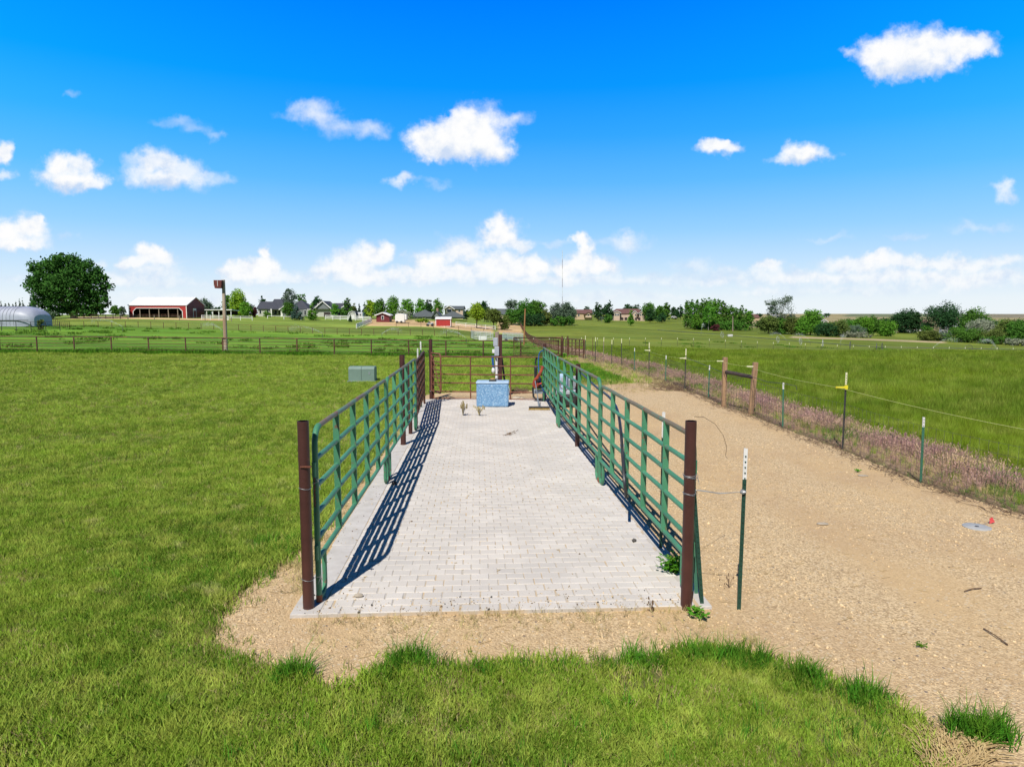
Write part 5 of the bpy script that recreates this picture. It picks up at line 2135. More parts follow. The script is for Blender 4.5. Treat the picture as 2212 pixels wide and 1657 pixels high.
def wheel_line():
    xs = [1420, 1480, 1560, 1620, 1690, 1760, 1830, 1900, 1980, 2060, 2140, 2230, 2330]
    root = thing('wheel_line', gp(1800, 136), 'long wheel line irrigation pipe with spoked wheels across the hay field', 'irrigation line')
    P_ = []
    for x in xs:
        Yd = 205 - (x - 1420) / 240.0 * 30 if x < 1900 else 138
        Yd = max(132, 205 - (x - 1420) * .155)
        q = gp(x, Yd)
        P_.append(q + Vector((0, 0, .80)))
    m = MB().tube(P_, .065, 6)
    m.build('pipe', mt['alu'], root, True)
    for x in (1560, 1680, 1729, 1777, 1836, 1893, 1905, 2092, 2220, 2148):
        Yd = max(132, 205 - (x - 1420) * .155)
        q = gp(x, Yd) + Vector((0, 0, .80))
        m = MB()
        R_ = .78
        wdir = rnd.uniform(-.15, .15) + (.9 if x < 2000 else 0.2)
        ax = Vector((math.cos(wdir), math.sin(wdir), 0))
        rim = [q + ax * (R_ * math.cos(2 * PI * k / 24)) + Vector((0, 0, R_ * math.sin(2 * PI * k / 24))) for k in range(25)]
        m.tube(rim, .035, 5, cap=False)
        for k in range(8):
            a_ = 2 * PI * k / 8
            m.bar(q, q + ax * (R_ * math.cos(a_)) + Vector((0, 0, R_ * math.sin(a_))), .02, .02)
        m.build('wheel', mt['silver'] if x < 1800 else mt['alu'], root, True)
    q = gp(1577, 182)
    MB().box(q + Vector((0, 0, .7)), (1.3, .8, .6)).build('drive_unit', mt['white_far'], root, bevel=.15)


wheel_line()


def spray_mat():
    m, t, o = new_mat('water_droplets')
    d = N(t, 'ShaderNodeBsdfDiffuse')
    d.inputs[0].default_value = (.85, .9, .92, 1)
    tr = N(t, 'ShaderNodeBsdfTransparent')
    mx = N(t, 'ShaderNodeMixShader')
    mx.inputs[0].default_value = .10
    L(t, tr.outputs[0], mx.inputs[1])
    L(t, d.outputs[0], mx.inputs[2])
    L(t, mx.outputs[0], o.inputs[0])
    return m


mt['spray'] = spray_mat()


def spray(px, Y, length, ht, sgn, label, n=420, wide=.35):
    """sprinkler head throwing an arc of droplets"""
    q = gp(px, Y)
    root = thing('sprinkler', q, label, 'sprinkler', None)
    MB().tube([q, q + Vector((0, 0, .7))], .03, 6).build('riser', mt['alu'], root, True)
    m = MB()
    r2 = random.Random(int(px))
    for i in range(n // 2):
        t = r2.random() ** .8
        sp = .02 + wide * .7 * t ** 1.3
        x = sgn * length * t + r2.gauss(0, sp * .6)
        z = .7 + ht * 4 * t * (1 - t * .75) * .9 + r2.gauss(0, sp)
        y = r2.gauss(0, sp * 3)
        if z < .1:
            continue
        s_ = r2.uniform(.03, .065)
        c = q + Vector((x, y, z))
        m.add([c + Vector((0, 0, s_ * 1.4)), c + Vector((s_, 0, 0)), c + Vector((0, 0, -s_ * 1.4)), c + Vector((-s_, 0, 0)), c + Vector((0, s_, 0)), c + Vector((0, -s_, 0))],
              [(0, 1, 4), (0, 4, 3), (0, 3, 5), (0, 5, 1), (2, 4, 1), (2, 3, 4), (2, 5, 3), (2, 1, 5)])
    m.build('water_spray', mt['spray'], root)


spray(1008, 105, 4.0, 1.0, -1, 'sprinkler spraying left in the paddock beside the silver corral')
spray(825, 118, 3.2, .7, 1, 'sprinkler spraying in the centre of the left paddock')
spray(697, 112, 5.5, .9, -1, 'sprinkler with long low spray in front of the thin wire fence')
spray(480, 105, 3.0, .8, -1, 'sprinkler spraying just left of the leaning nest-box pole')
spray(265, 106, 5.0, .9, -1, 'sprinkler spraying below the red barn and big tree')
spray(2153, 132, 3.2, 1.6, -1, 'sprinkler with strong spray on the right part of the wheel line', 700)
spray(2014, 134, 5.0, 1.5, 1, 'sprinkler spraying left part before the olive bush on the right', 500)
spray(1815, 150, .6, 1.6, 1, 'sprinkler with upright spray in the middle of the wheel line', 380)
spray(1750, 158, 4.0, 1.5, -1, 'sprinkler spraying before the round bright green tree')
spray(1700, 160, 4.0, 1.5, -1, 'sprinkler spraying before the tall airy grey tree')
spray(2216, 130, 3.0, 1.8, 1, 'sprinkler spraying at the right edge of the field', 500)
spray(1514, 190, .8, 2.2, 1, 'sprinkler with tall thin spray beside the utility pole')

# ------------------------------------------------------------------ buildings
mt['roof_white'] = M('white_metal_roof', (.82, .83, .84), (.76, .77, .78), .4, .4)
mt['barn_red'] = M('red_barn_siding', (.44, .035, .032), (.36, .028, .028), .6, .6, stretch=(4, 4, .3))
mt['barn_dark'] = M('maroon_siding', (.17, .022, .030), (.13, .018, .024), .6, .6)
mt['barn_inside'] = M('dark_barn_interior', (.035, .025, .025), (.02, .015, .015), 1, .9)
mt['trim'] = M('white_trim', (.80, .80, .78), (.74, .74, .72), 1, .6)
mt['roof_slate'] = M('dark_slate_shingle', (.060, .066, .085), (.045, .05, .066), 1.5, .85, .4, 5)
mt['siding_grey'] = M('blue_grey_siding', (.20, .225, .235), (.17, .19, .20), 1, .7)
mt['siding_pale'] = M('pale_grey_siding', (.50, .51, .46), (.44, .45, .41), 1, .7)
mt['glass'] = M('dark_window_glass', (.03, .04, .055), (.02, .03, .04), 1, .15)
mt['tan_wall'] = M('tan_stucco', (.56, .42, .27), (.50, .37, .24), 1, .8)
mt['pink_wall'] = M('pinkish_stucco', (.62, .47, .36), (.56, .42, .33), 1, .8)
mt['roof_brown'] = M('red_brown_roof', (.17, .085, .075), (.13, .065, .06), 1.2, .85, .3, 5)
mt['roof_green'] = M('grey_green_roof', (.105, .125, .13), (.085, .10, .105), 1.2, .85, .3, 5)
mt['door_dark'] = M('dark_garage_door', (.04, .03, .03), (.03, .02, .02), 1, .6)
mt['poly'] = M('greenhouse_film', (.42, .45, .54), (.34, .37, .46), .8, .45, .2, 6)
mt['brick'] = M('chimney_brick', (.36, .24, .17), (.28, .18, .13), 4, .85)


class BF:
    """building frame: local x along the front, y into depth, z up; front-left corner at photo column px0"""
    def __init__(s, name, label, px0, px1, Y, cat='building', yaw=0.0, zoff=0.0):
        a, b = gp(px0, Y), gp(px1, Y)
        s.o = Vector((a.x, Y, min(a.z, b.z) + zoff))
        s.w = (b.x - a.x)
        s.X = Vector((math.cos(yaw), math.sin(yaw), 0))
        s.Y = Vector((-math.sin(yaw), math.cos(yaw), 0))
        s.root = thing(name, s.o, label, cat)
        s.m = m_at(Y)
        s.D = Y

    def p(s, x, y, z):
        return s.o + s.X * x + s.Y * y + Vector((0, 0, z))

    def box(s, x0, x1, y0, y1, z0, z1, name, mat, parent=None, bevel=0, mb=None):
        m = mb or MB()
        m.prism([s.p(x0, y0, z0), s.p(x1, y0, z0), s.p(x1, y1, z0), s.p(x0, y1, z0)], (0, 0, z1 - z0))
        if mb:
            return m
        return m.build(name, mat, parent or s.root, bevel=bevel)

    def gable(s, x0, x1, y0, y1, ze, zr, mat, name='roof', over=.4, axis='x', thick=.18, wallmat=None, hip=0.0):
        """roof with ridge along x (axis='x') or along y"""
        m = MB()
        g = MB()
        if axis == 'x':
            ym = (y0 + y1) / 2
            k = (zr - ze) / ((y1 - y0) / 2)
            for sgn, ye in ((-1, y0 - over), (1, y1 + over)):
                zE = ze - k * over
                q = [s.p(x0 - over, ye, zE), s.p(x1 + over, ye, zE), s.p(x1 + over - hip, ym, zr), s.p(x0 - over + hip, ym, zr)]
                if sgn > 0:
                    q = q[::-1]
                m.prism(q, (0, 0, thick))
            if hip:
                for xe, sg in ((x0 - over, 1), (x1 + over, -1)):
                    q = [s.p(xe, y0 - over, ze - k * over), s.p(xe, y1 + over, ze - k * over), s.p(xe + sg * hip, ym, zr)]
                    m.prism(q, (0, 0, thick))
            else:
                for x in (x0 + .02, x1 - .14):
                    g.prism([s.p(x, y0, ze - .02), s.p(x, y1, ze - .02), s.p(x, ym, zr - .02)], tuple(s.X * .12))
        else:
            xm = (x0 + x1) / 2
            k = (zr - ze) / ((x1 - x0) / 2)
            for sgn, xe in ((-1, x0 - over), (1, x1 + over)):
                zE = ze - k * over
                q = [s.p(xe, y0 - over, zE), s.p(xm, y0 - over, zr), s.p(xm, y1 + over, zr), s.p(xe, y1 + over, zE)]
                m.prism(q, (0, 0, thick))
            for y in (y0 + .02, y1 - .14):
                g.prism([s.p(x0, y, ze - .02), s.p(x1, y, ze - .02), s.p(xm, y, zr - .02)], tuple(s.Y * .12))
        r = m.build(name, mat, s.root)
        if wallmat and g.v:
            g.build('gable_wall', wallmat, s.root)
        return r

    def barge(s, x0, x1, y, ze, zr, mat, over=.4, w=.28):
        """white barge boards on a front-facing gable"""
        xm = (x0 + x1) / 2
        k = (zr - ze) / ((x1 - x0) / 2)
        m = MB()
        for xe in (x0 - over, x1 + over):
            m.bar(s.p(xe, y, ze - k * over + .06), s.p(xm, y, zr + .06), .06, w)
        m.build('barge_board', mat, s.root)

    def window(s, x0, x1, y, z0, z1, frame=True, mat=None, fm=None):
        f = MB()
        t = .10
        if frame:
            s.box(x0 - t, x1 + t, y - .06, y + .02, z0 - t, z1 + t, '', None, mb=f)
            w = f.build('window', fm or mt['trim'], s.root)
            m = MB()
            s.box(x0, x1, y - .10, y - .062, z0, z1, '', None, mb=m)
            m.build('pane', mat or mt['glass'], w)
        else:
            s.box(x0, x1, y - .05, y + .02, z0, z1, '', None, mb=f)
            f.build('window', mat or mt['glass'], s.root)


# greenhouse (round tunnel seen obliquely)
def greenhouse():
    D = 124
    a = gp(-130, D)
    b = gp(66, D)
    z0 = min(a.z, b.z) + .2
    root = thing('greenhouse', Vector((a.x, D, z0)), 'translucent white hoop greenhouse at the left edge', 'greenhouse')
    hh, dp = 3.55, 7.0
    prof = []
    for k in range(17):
        t = PI * k / 16
        y = D + dp / 2 - dp / 2 * math.copysign(abs(math.cos(t)) ** .75, math.cos(t))
        z = z0 + 1.0 + (hh - 1.0) * math.sin(t) ** .8
        prof.append((y, z))
    m = MB()
    n = 20
    xs = [a.x + (b.x - a.x - 3.0) * k / n for k in range(n + 1)] + [b.x - 1.9, b.x - 1.0, b.x - .35, b.x]
    sc = [1] * (n + 1) + [.93, .80, .62, .40]
    vs = []
    for x, s_ in zip(xs, sc):
        for y, z in [(D, z0 - .1)] + prof + [(D + dp, z0 - .1)]:
            vs.append((x, D + dp / 2 + (y - D - dp / 2) * (.5 + .5 * s_), z0 - .1 + (z - z0 + .1) * (s_ if z > z0 + 1.0 else 1) if z <= z0 + 1.0 else z0 + 1.0 + (z - z0 - 1.0) * s_))
    w = len(prof) + 2
    fs = []
    for i in range(len(xs) - 1):
        for k in range(w - 1):
            fs.append((i * w + k, (i + 1) * w + k, (i + 1) * w + k + 1, i * w + k + 1))
    fs.append(tuple((len(xs) - 1) * w + k for k in range(w)))
    m.add(vs, fs)
    m.build('cover', mt['poly'], root, True)
    m = MB()
    m.bar((a.x, D - .06, z0 + 1.0), (b.x - .3, D - .06, z0 + 1.0), .10, .12)
    m.build('base_rail', mt['alu'], root)
    m = MB()
    for k in range(0, n + 1, 1):
        m.tube([(xs[k], y - .02 if y < D + dp / 2 else y, z + .02) for y, z in [(D, z0)] + prof[:9]], .02, 4)
    m.build('hoops', mt['alu'], root)


greenhouse()


def red_barn():
    D = 188
    B = BF('red_barn', 'long red open-front barn with white metal roof', 279.5, 404, D, 'barn')
    W_, dp, ze, zr = B.w, 11.0, 3.55, 5.75
    t = .2
    # walls
    m = MB()
    B.box(0, W_, dp - t, dp, 0, ze, '', None, mb=m)
    B.box(0, t, 0, dp - t, 0, ze, '', None, mb=m)
    m.build('wall', mt['barn_inside'], B.root)
    m = MB()
    B.box(W_ - t, W_, .0, dp - t, 0, ze, '', None, mb=m)
    m.prism([B.p(W_ - t, 0, ze), B.p(W_ - t, dp, ze), B.p(W_ - t, dp / 2, zr)], tuple(B.X * t))
    m.prism([B.p(0, 0, ze), B.p(0, dp, ze), B.p(0, dp / 2, zr)], tuple(B.X * t))
    m.build('end_wall', mt['barn_dark'], B.root)
    # front with cut-corner opening
    oL, oR, oT, c = 1.15, W_ - 1.15, 2.75, .85
    m = MB()
    m.prism([B.p(0, -.02, 0), B.p(oL, -.02, 0), B.p(oL, -.02, oT - c), B.p(oL + c, -.02, oT), B.p(oL + c, -.02, ze), B.p(0, -.02, ze)], (0, .2, 0))
    m.prism([B.p(oR, -.02, 0), B.p(W_, -.02, 0), B.p(W_, -.02, ze), B.p(oR - c, -.02, ze), B.p(oR - c, -.02, oT), B.p(oR, -.02, oT - c)], (0, .2, 0))
    B.box(oL + c, oR - c, -.02, .18, oT, ze, '', None, mb=m)
    m.build('front_wall', mt['barn_red'], B.root)
    m = MB()
    pts = [(oL, 0), (oL, oT - c), (oL + c, oT), (oR - c, oT), (oR, oT - c), (oR, 0)]
    for a_, b_ in zip(pts[:-1], pts[1:]):
        m.bar(B.p(a_[0], -.06, a_[1]), B.p(b_[0], -.06, b_[1]), .06, .17, up=Vector((0, 1, 0)).cross(Vector((b_[0] - a_[0], 0, b_[1] - a_[1]))))
    for x in (.05, W_ - .05):
        m.bar(B.p(x, -.06, 0), B.p(x, -.06, ze), .2, .06, up=Vector((0, 1, 0)))
    m.build('white_trim', mt['trim'], B.root)
    for k in range(1, 6):
        x = oL + (oR - oL) * (k - .35) / 5.2
        B.box(x - .09, x + .09, .2, .38, 0, oT + .3, 'post', mt['wood_grey'])
    m = MB()
    for z in (.5, 1.0):
        m.bar(B.p(oL, .9, z), B.p(oR, .9, z), .05, .09)
    for k in range(14):
        x = oL + (oR - oL) * k / 13
        m.bar(B.p(x, .9, 0), B.p(x, .9, 1.1), .06, .06)
    m.build('stall_rail', mt['rust_dark'], B.root)
    m = MB()
    for k in range(4):
        B.box(W_ * .76, W_ * .80 + .3, dp - .5, dp - .3, 1.5 + k * .22, 1.62 + k * .22, '', None, mb=m)
    m.build('window', mt['trim'], B.root)
    B.gable(0, W_, 0, dp, ze, zr, mt['roof_white'], over=.25, thick=.12)
    # end door
    d_ = MB()
    d_.prism([B.p(W_ + .01, 3.7, 0), B.p(W_ + .01, 5.6, 0), B.p(W_ + .01, 5.6, 2.7), B.p(W_ + .01, 3.7, 2.7)], tuple(B.X * .06))
    dd = d_.build('door', mt['trim'], B.root)
    d_ = MB()
    d_.prism([B.p(W_ + .07, 3.9, 0.05), B.p(W_ + .07, 5.4, 0.05), B.p(W_ + .07, 5.4, 2.1), B.p(W_ + .07, 3.9, 2.1)], tuple(B.X * .02))
    d_.build('door_panel', mt['barn_dark'], dd)


red_barn()


def shelter():
    B = BF('open_shelter', 'low open shelter with thin white roof right of the barn', 446, 500, 196, 'shelter')
    W_ = B.w
    m = MB()
    m.prism([B.p(-.3, -.3, 2.25), B.p(W_ + .3, -.3, 2.25), B.p(W_ + .3, 5, 2.0), B.p(-.3, 5, 2.0)], (0, 0, .22))
    m.build('roof', mt['roof_white'], B.root)
    for k in range(5):
        x = .1 + (W_ - .2) * k / 4
        B.box(x - .09, x + .09, 0, .18, 0, 2.24, 'post', mt['trim'])
    B.box(0, W_, 4.5, 4.7, 0.9, 2.02, 'back_wall', mt['barn_inside'])


shelter()


def grey_house():
    D = 222
    B = BF('grey_house', 'large grey house with dark shingle roofs behind the conifers', 556, 722, D, 'house')
    s_ = B.m
    def X(px): return (px - 556) * s_
    def Z(py): return (gp(640, D).z * 0) + (684.0 - py) * s_
    # left wing
    B.box(X(558), X(584), 0, 8, 0, Z(666), 'wall', mt['siding_pale'])
    B.gable(X(557), X(586), 0, 8, Z(666.5), Z(652), mt['roof_slate'], wallmat=mt['trim'])
    # main
    B.box(X(584), X(664), .8, 11, 0, Z(667), 'wall', mt['siding_grey'])
    B.gable(X(584), X(616), -.4, 11, Z(667), Z(646.5), mt['roof_slate'], wallmat=mt['siding_pale'])
    B.gable(X(616), X(664), 1.2, 11, Z(667), Z(648), mt['roof_slate'], hip=4.0)
    B.box(X(587), X(589.5), -.9, -.5, 0, Z(667), 'porch_post', mt['trim'])
    B.box(X(609), X(613), -.9, -.5, 0, Z(667), 'porch_post', mt['trim'])
    # porch gable
    B.box(X(609.5), X(622), -.6, 1, 0, Z(667), 'wall', mt['siding_grey'])
    B.gable(X(608), X(633), -.8, 4, Z(667.5), Z(659), mt['roof_slate'], axis='y', wallmat=mt['siding_grey'])
    B.barge(X(608), X(633), -1.25, Z(667.5), Z(659), mt['trim'])
    # right garage wing
    B.box(X(664), X(722), 0, 9, 0, Z(667), 'wall', mt['siding_pale'])
    B.gable(X(668), X(724), .6, 10, Z(667), Z(654), mt['roof_slate'], hip=3)
    B.gable(X(681), X(718), -.8, 8, Z(667), Z(651), mt['roof_slate'], axis='y', wallmat=mt['siding_grey'])
    B.barge(X(681), X(718), -1.25, Z(667), Z(651), mt['trim'])
    B.window(X(688.5), X(692.5), -.84, Z(661), Z(656))
    B.box(X(700), X(714), -.10, .0, 0, Z(674.5), 'garage_door', mt['door_dark'])
    for a, b in ((561, 565), (577, 581), ):
        B.window(X(a), X(b), -.02, Z(677), Z(670))
    for a, b in ((591, 597), (600, 604), (656, 660)):
        B.window(X(a), X(b), .78, Z(680), Z(670))
    B.box(X(604), X(607), .70, .80, 0, Z(671), 'door', mt['trim'])
    B.box(X(605), X(606), 3, 3.3, Z(652), Z(645), 'vent_pipe', mt['black'])


grey_house()


def simple_house(name, label, px0, px1, D, ybase, yeave, yridge, wall, roof, axis='x', dp=8, hip=0, wins=(), doors=(), cat='house', over=.4):
    B = BF(name, label, px0, px1, D, cat)
    s_ = B.m
    W_ = B.w
    he, hr = (ybase - yeave) * s_, (ybase - yridge) * s_
    base_z = H - (ybase - 677) * D / 1475.0
    B.o.z = base_z
    B.root.location.z = base_z
    B.box(0, W_, 0, dp, -1.2, he, 'wall', wall)
    B.gable(0, W_, 0, dp, he, hr, roof, wallmat=wall, hip=hip, axis=axis, over=over)
    if axis == 'y':
        B.barge(0, W_, -over - .04, he, hr, mt['trim'])
    for (a, b, c, d_) in wins:
        B.window(W_ * a, W_ * b, -.02, he * c, he * d_)
    for (a, b, c) in doors:
        B.box(W_ * a, W_ * b, -.08, 0, 0, he * c, 'door', mt['door_dark'])
    return B


simple_house('far_house', 'dark-roofed house right of the grey house, behind small trees', 706, 748, 262, 683, 670, 656, mt['siding_grey'], mt['roof_slate'], dp=9, hip=2, wins=((.1, .2, .4, .8),))
simple_house('far_house', 'small gabled house with white barge boards among trees', 735, 757, 256, 683, 667, 661, mt['siding_grey'], mt['roof_slate'], axis='y', dp=9, wins=((.4, .6, .3, .7),))


def gambrel():
    B = BF('gambrel_shed', 'small grey gambrel barn shed with white trim', 752.5, 769, 205, 'shed')
    s_ = B.m
    w, b_ = B.w, (686 - 670) * s_
    prof = [(0, 0), (w, 0), (w, b_ * .48), (w * .86, b_ * .84), (w / 2, b_), (w * .14, b_ * .84), (0, b_ * .48)]
    m = MB().prism([B.p(x, 0, z) for x, z in prof], (0, 3.2, 0))
    m.build('wall', mt['siding_pale'], B.root)
    m = MB()
    rp = [(w + .05, b_ * .46), (w * .88, b_ * .86), (w / 2, b_ * 1.03), (w * .12, b_ * .86), (-.05, b_ * .46)]
    for a_, c_ in zip(rp[:-1], rp[1:]):
        m.prism([B.p(a_[0], -.15, a_[1]), B.p(c_[0], -.15, c_[1]), B.p(c_[0], 3.4, c_[1]), B.p(a_[0], 3.4, a_[1])], (0, 0, .07))
    m.build('roof', mt['roof_slate'], B.root)
    m = MB()
    for a_, c_ in zip(rp[:-1], rp[1:]):
        m.bar(B.p(a_[0], -.20, a_[1]), B.p(c_[0], -.20, c_[1]), .04, .14)
    m.build('trim', mt['trim'], B.root)
    B.box(w * .2, w * .8, -.05, 0, 0, b_ * .5, 'double_door', mt['trim'])


gambrel()
simple_house('camper', 'small white camper with red stripe left of the yellow-green tree', 771, 783, 210, 684, 677, 676, mt['trim'], mt['roof_white'], dp=2.4, wins=((.1, .3, .4, .8), (.5, .75, .4, .8)), cat='camper', over=.05)
# red cabin
B = simple_house('red_cabin', 'little dark red cabin with low gable on the dirt yard', 813, 841, 186, 694.5, 681, 676, mt['barn_dark'], mt['roof_white'], axis='y', dp=4, wins=((.42, .56, .35, .85),), cat='cabin')
# white covered trailer
def round_trailer():
    B = BF('covered_trailer', 'white round-cornered stock trailer parked on the dirt yard', 853.5, 878, 182, 'trailer')
    s_ = B.m
    w, t = B.w, (698 - 677) * s_
    prof = [(0, .45), (w * .82, .3), (w * .84, t * .6), (w * .84, t * .85), (w * .76, t * .98), (w * .3, t), (w * .06, t * .93), (0, t * .78)]
    m = MB().prism([B.p(x, 0, z) for x, z in prof], (0, 2.2, 0))
    m.build('body', mt['trim'], B.root, bevel=.1)
    m = MB()
    B.box(w * .84, w, .2, 2.0, t * .35, t * .92, '', None, mb=m)
    m.build('nose', mt['roof_white'], B.root, bevel=.1)
    for x in (.5, w * .55):
        MB().tube([B.p(x, -.02, .32), B.p(x, .2, .32)], .32, 12).build('wheel', mt['black'], B.root, True)


round_trailer()
# ranch house with grey roofs
B = simple_house('ranch_house', 'low ranch house with grey hip roofs behind the red shed', 884, 942, 226, 688.5, 684, 669.5, mt['siding_grey'], mt['roof_green'], dp=12, hip=5, wins=((.2, .3, .2, .8), (.5, .6, .2, .8)))
s_ = B.m
def XX(px): return (px - 884) * s_
m = MB()
B.box(XX(950), XX(1001), 1, 10, 0, (688.5 - 684) * s_, '', None, mb=m)
m.build('wall', mt['siding_grey'], B.root)
B.gable(XX(950), XX(1001), 1, 10, (688.5 - 685) * s_, (688.5 - 674) * s_, mt['roof_green'], hip=4)
B.gable(XX(934), XX(952), -1, 8, (688.5 - 684) * s_, (688.5 - 673) * s_, mt['roof_green'], axis='y', wallmat=mt['siding_grey'])
B.box(XX(941), XX(945.5), 2, 3, 0, (688.5 - 666) * s_, 'chimney', mt['brick'])
# tall tan house behind
B = simple_house('tan_house', 'tall tan two-storey house with gabled balcony behind the ranch house', 961, 1000, 262, 690, 668, 662, mt['pink_wall'], mt['roof_green'], dp=10, wins=((.75, .85, .75, .9),))
B.gable(B.w * .0, B.w * .52, -1.5, 6, (690 - 667.5) * B.m, (690 - 661.3) * B.m, mt['roof_green'], axis='y', wallmat=mt['tan_wall'])
B.barge(0, B.w * .52, -1.95, (690 - 667.5) * B.m, (690 - 661.3) * B.m, mt['trim'])
B.window(B.w * .14, B.w * .40, -1.5 + .0, (690 - 675) * B.m, (690 - 668) * B.m)
# red shed
def red_shed():
    B = BF('red_shed', 'small bright red shed with white top band on the dirt yard', 941, 974, 176, 'shed')
    s_ = B.m
    w = B.w
    B.o.z = B.root.location.z = h(B.o.x + w / 2, 176)
    t = 20 * s_
    B.box(0, w, 0, 2.4, 0, t * .78, 'wall', mt['barn_red'])
    m = MB()
    m.prism([B.p(-.12, -.2, t * .78), B.p(w + .12, -.2, t * .78), B.p(w + .12, 1.3, t), B.p(-.12, 1.3, t)], (0, 0, .10))
    m.prism([B.p(-.12, 2.6, t * .78), B.p(-.12, 1.3, t), B.p(w + .12, 1.3, t), B.p(w + .12, 2.6, t * .78)], (0, 0, .10))
    m.build('roof', mt['roof_white'], B.root)
    m = MB()
    for x in (.06, w - .06):
        B.box(x - .08, x + .08, -.04, 0, 0, t * .78, '', None, mb=m)
    B.box(0, w, -.04, 0, -.05, .10, '', None, mb=m)
    m.build('trim', mt['trim'], B.root)


red_shed()


def quad():
    q = gp(929, 172)
    r = thing('small_tractor', q, 'small dark utility tractor parked left of the red shed', 'tractor')
    MB().box(q + Vector((-.1, 0, .65)), (1.2, .8, .3)).box(q + Vector((.55, 0, .75)), (.5, .6, .35)).build('body', mt['greybox'], r, bevel=.08)
    MB().box(q + Vector((-.2, 0, 1.0)), (.6, .5, .35)).build('seat', mt['black'], r, bevel=.08)
    for sx in (-.6, .6):
        for sy in (-.4, .4):
            MB().tube([q + Vector((sx, sy - .12, .32)), q + Vector((sx, sy + .12, .32))], .32, 12).build('wheel', mt['black'], r, True)


quad()
simple_house('far_house', 'house with long dark grey-green roof left of the big tree cluster', 1058, 1100, 300, 690, 679, 668, mt['pink_wall'], mt['roof_green'], dp=9, wins=((.75, .9, .3, .7),))
B = simple_house('far_house', 'long tan house with reddish roof on the field crest', 1241, 1279, 372, 686, 677, 669.5, mt['tan_wall'], mt['roof_brown'], dp=9, wins=((.2, .28, .3, .8),))
B.gable(B.w * .55, B.w * .98, -2.2, 5, (686 - 679) * B.m, (686 - 675) * B.m, mt['roof_brown'], axis='y', wallmat=mt['pink_wall'])
B.box(B.w * .6, B.w * .94, -1.8, 0, 0, (686 - 679) * B.m, 'wall', mt['pink_wall'])
B.window(B.w * .72, B.w * .80, -1.82, 1.0, 2.2)


def big_tan_house():
    D = 372
    B = BF('large_tan_house', 'large tan house with red-brown roofs and dark lower garages', 1324, 1395, D, 'house')
    s_ = B.m
    bz = H - (691.5 - 677) * D / 1475.0
    B.o.z = B.root.location.z = bz
    X = lambda px: (px - 1324) * s_
    Z = lambda py: (691.5 - py) * s_
    B.box(X(1326), X(1393), 1.5, 12, -1, Z(677.5), 'wall', mt['pink_wall'])
    B.gable(X(1325), X(1394), 1.5, 13, Z(677.5), Z(667.8), mt['roof_brown'], hip=3)
    for a, b, c, d_ in ((1324, 1340, 676, 672), (1365, 1376, 677, 671.5), (1379, 1395, 677, 672)):
        B.box(X(a) + .4, X(b) - .4, -.5, 2, -1, Z(c), 'wall', mt['pink_wall'])
        B.gable(X(a), X(b), -.6, 6, Z(c), Z(d_), mt['roof_brown'], axis='y', wallmat=mt['pink_wall'], over=.3)
        B.barge(X(a), X(b), -.94, Z(c), Z(d_), mt['trim'], over=.3, w=.22)
    for k in range(3):
        B.window(X(1327.5 + k * 3.6), X(1330 + k * 3.6), -.52, Z(682), Z(677.8))
    for a, b in ((1341, 1347.5), (1350, 1356), (1371.5, 1375.5), (1378, 1383)):
        B.box(X(a), X(b), -.62 if a > 1365 else 1.40, -.5 if a > 1365 else 1.5, 0, Z(686), 'garage_door', mt['door_dark'])
    for a, b, c, d_, y in ((1341, 1343, 682, 678, 1.48), (1371, 1373, 682.5, 678.5, -.52), (1381.5, 1384, 682, 679, -.52), (1386, 1388.5, 682, 678.5, -.52)):
        B.window(X(a), X(b), y, Z(c), Z(d_))


big_tan_house()


def vehicle(name, label, px0, px1, D, ybase, ytop, cat, mat, kind='car'):
    B = BF(name, label, px0, px1, D, cat)
    s_ = B.m
    w, t = B.w, (ybase - ytop) * s_
    bz = H - (ybase - 677) * D / 1475.0
    B.o.z = B.root.location.z = bz
    if kind == 'car':
        prof = [(0, .35), (w, .35), (w, t * .58), (w * .80, t * .62), (w * .66, t), (w * .25, t), (w * .10, t * .62), (0, t * .58)]
        MB().prism([B.p(x, 0, z) for x, z in prof], (0, 1.7, 0)).build('body', mat, B.root, bevel=.08)
        MB().prism([B.p(x, -.02, z) for x, z in ((w * .18, t * .62), (w * .72, t * .62), (w * .62, t * .9), (w * .28, t * .9))], (0, 1.74, 0)).build('window', mt['glass'], B.root)
        wh = (.18, .80)
    else:
        MB().prism([B.p(0, 0, .5), B.p(w * .9, 0, .5), B.p(w, 0, t * .6), B.p(w * .97, 0, t), B.p(.02, 0, t)], (0, 2.4, 0)).build('body', mat, B.root, bevel=.1)
        for a, b in ((.08, .16), (.30, .42), (.55, .66), (.75, .84)):
            B.box(w * a, w * b, -.04, 0, t * .45, t * .75, 'window', mt['glass'])
        m = MB()
        B.box(0, w * .9, -.03, .0, t * .28, t * .33, '', None, mb=m)
        m.build('stripe', mt['greybox'], B.root)
        wh = (.42, .56)
    for a in wh:
        MB().tube([B.p(w * a, -.03, .35), B.p(w * a, .2, .35)], .35, 12).build('wheel', mt['black'], B.root, True)


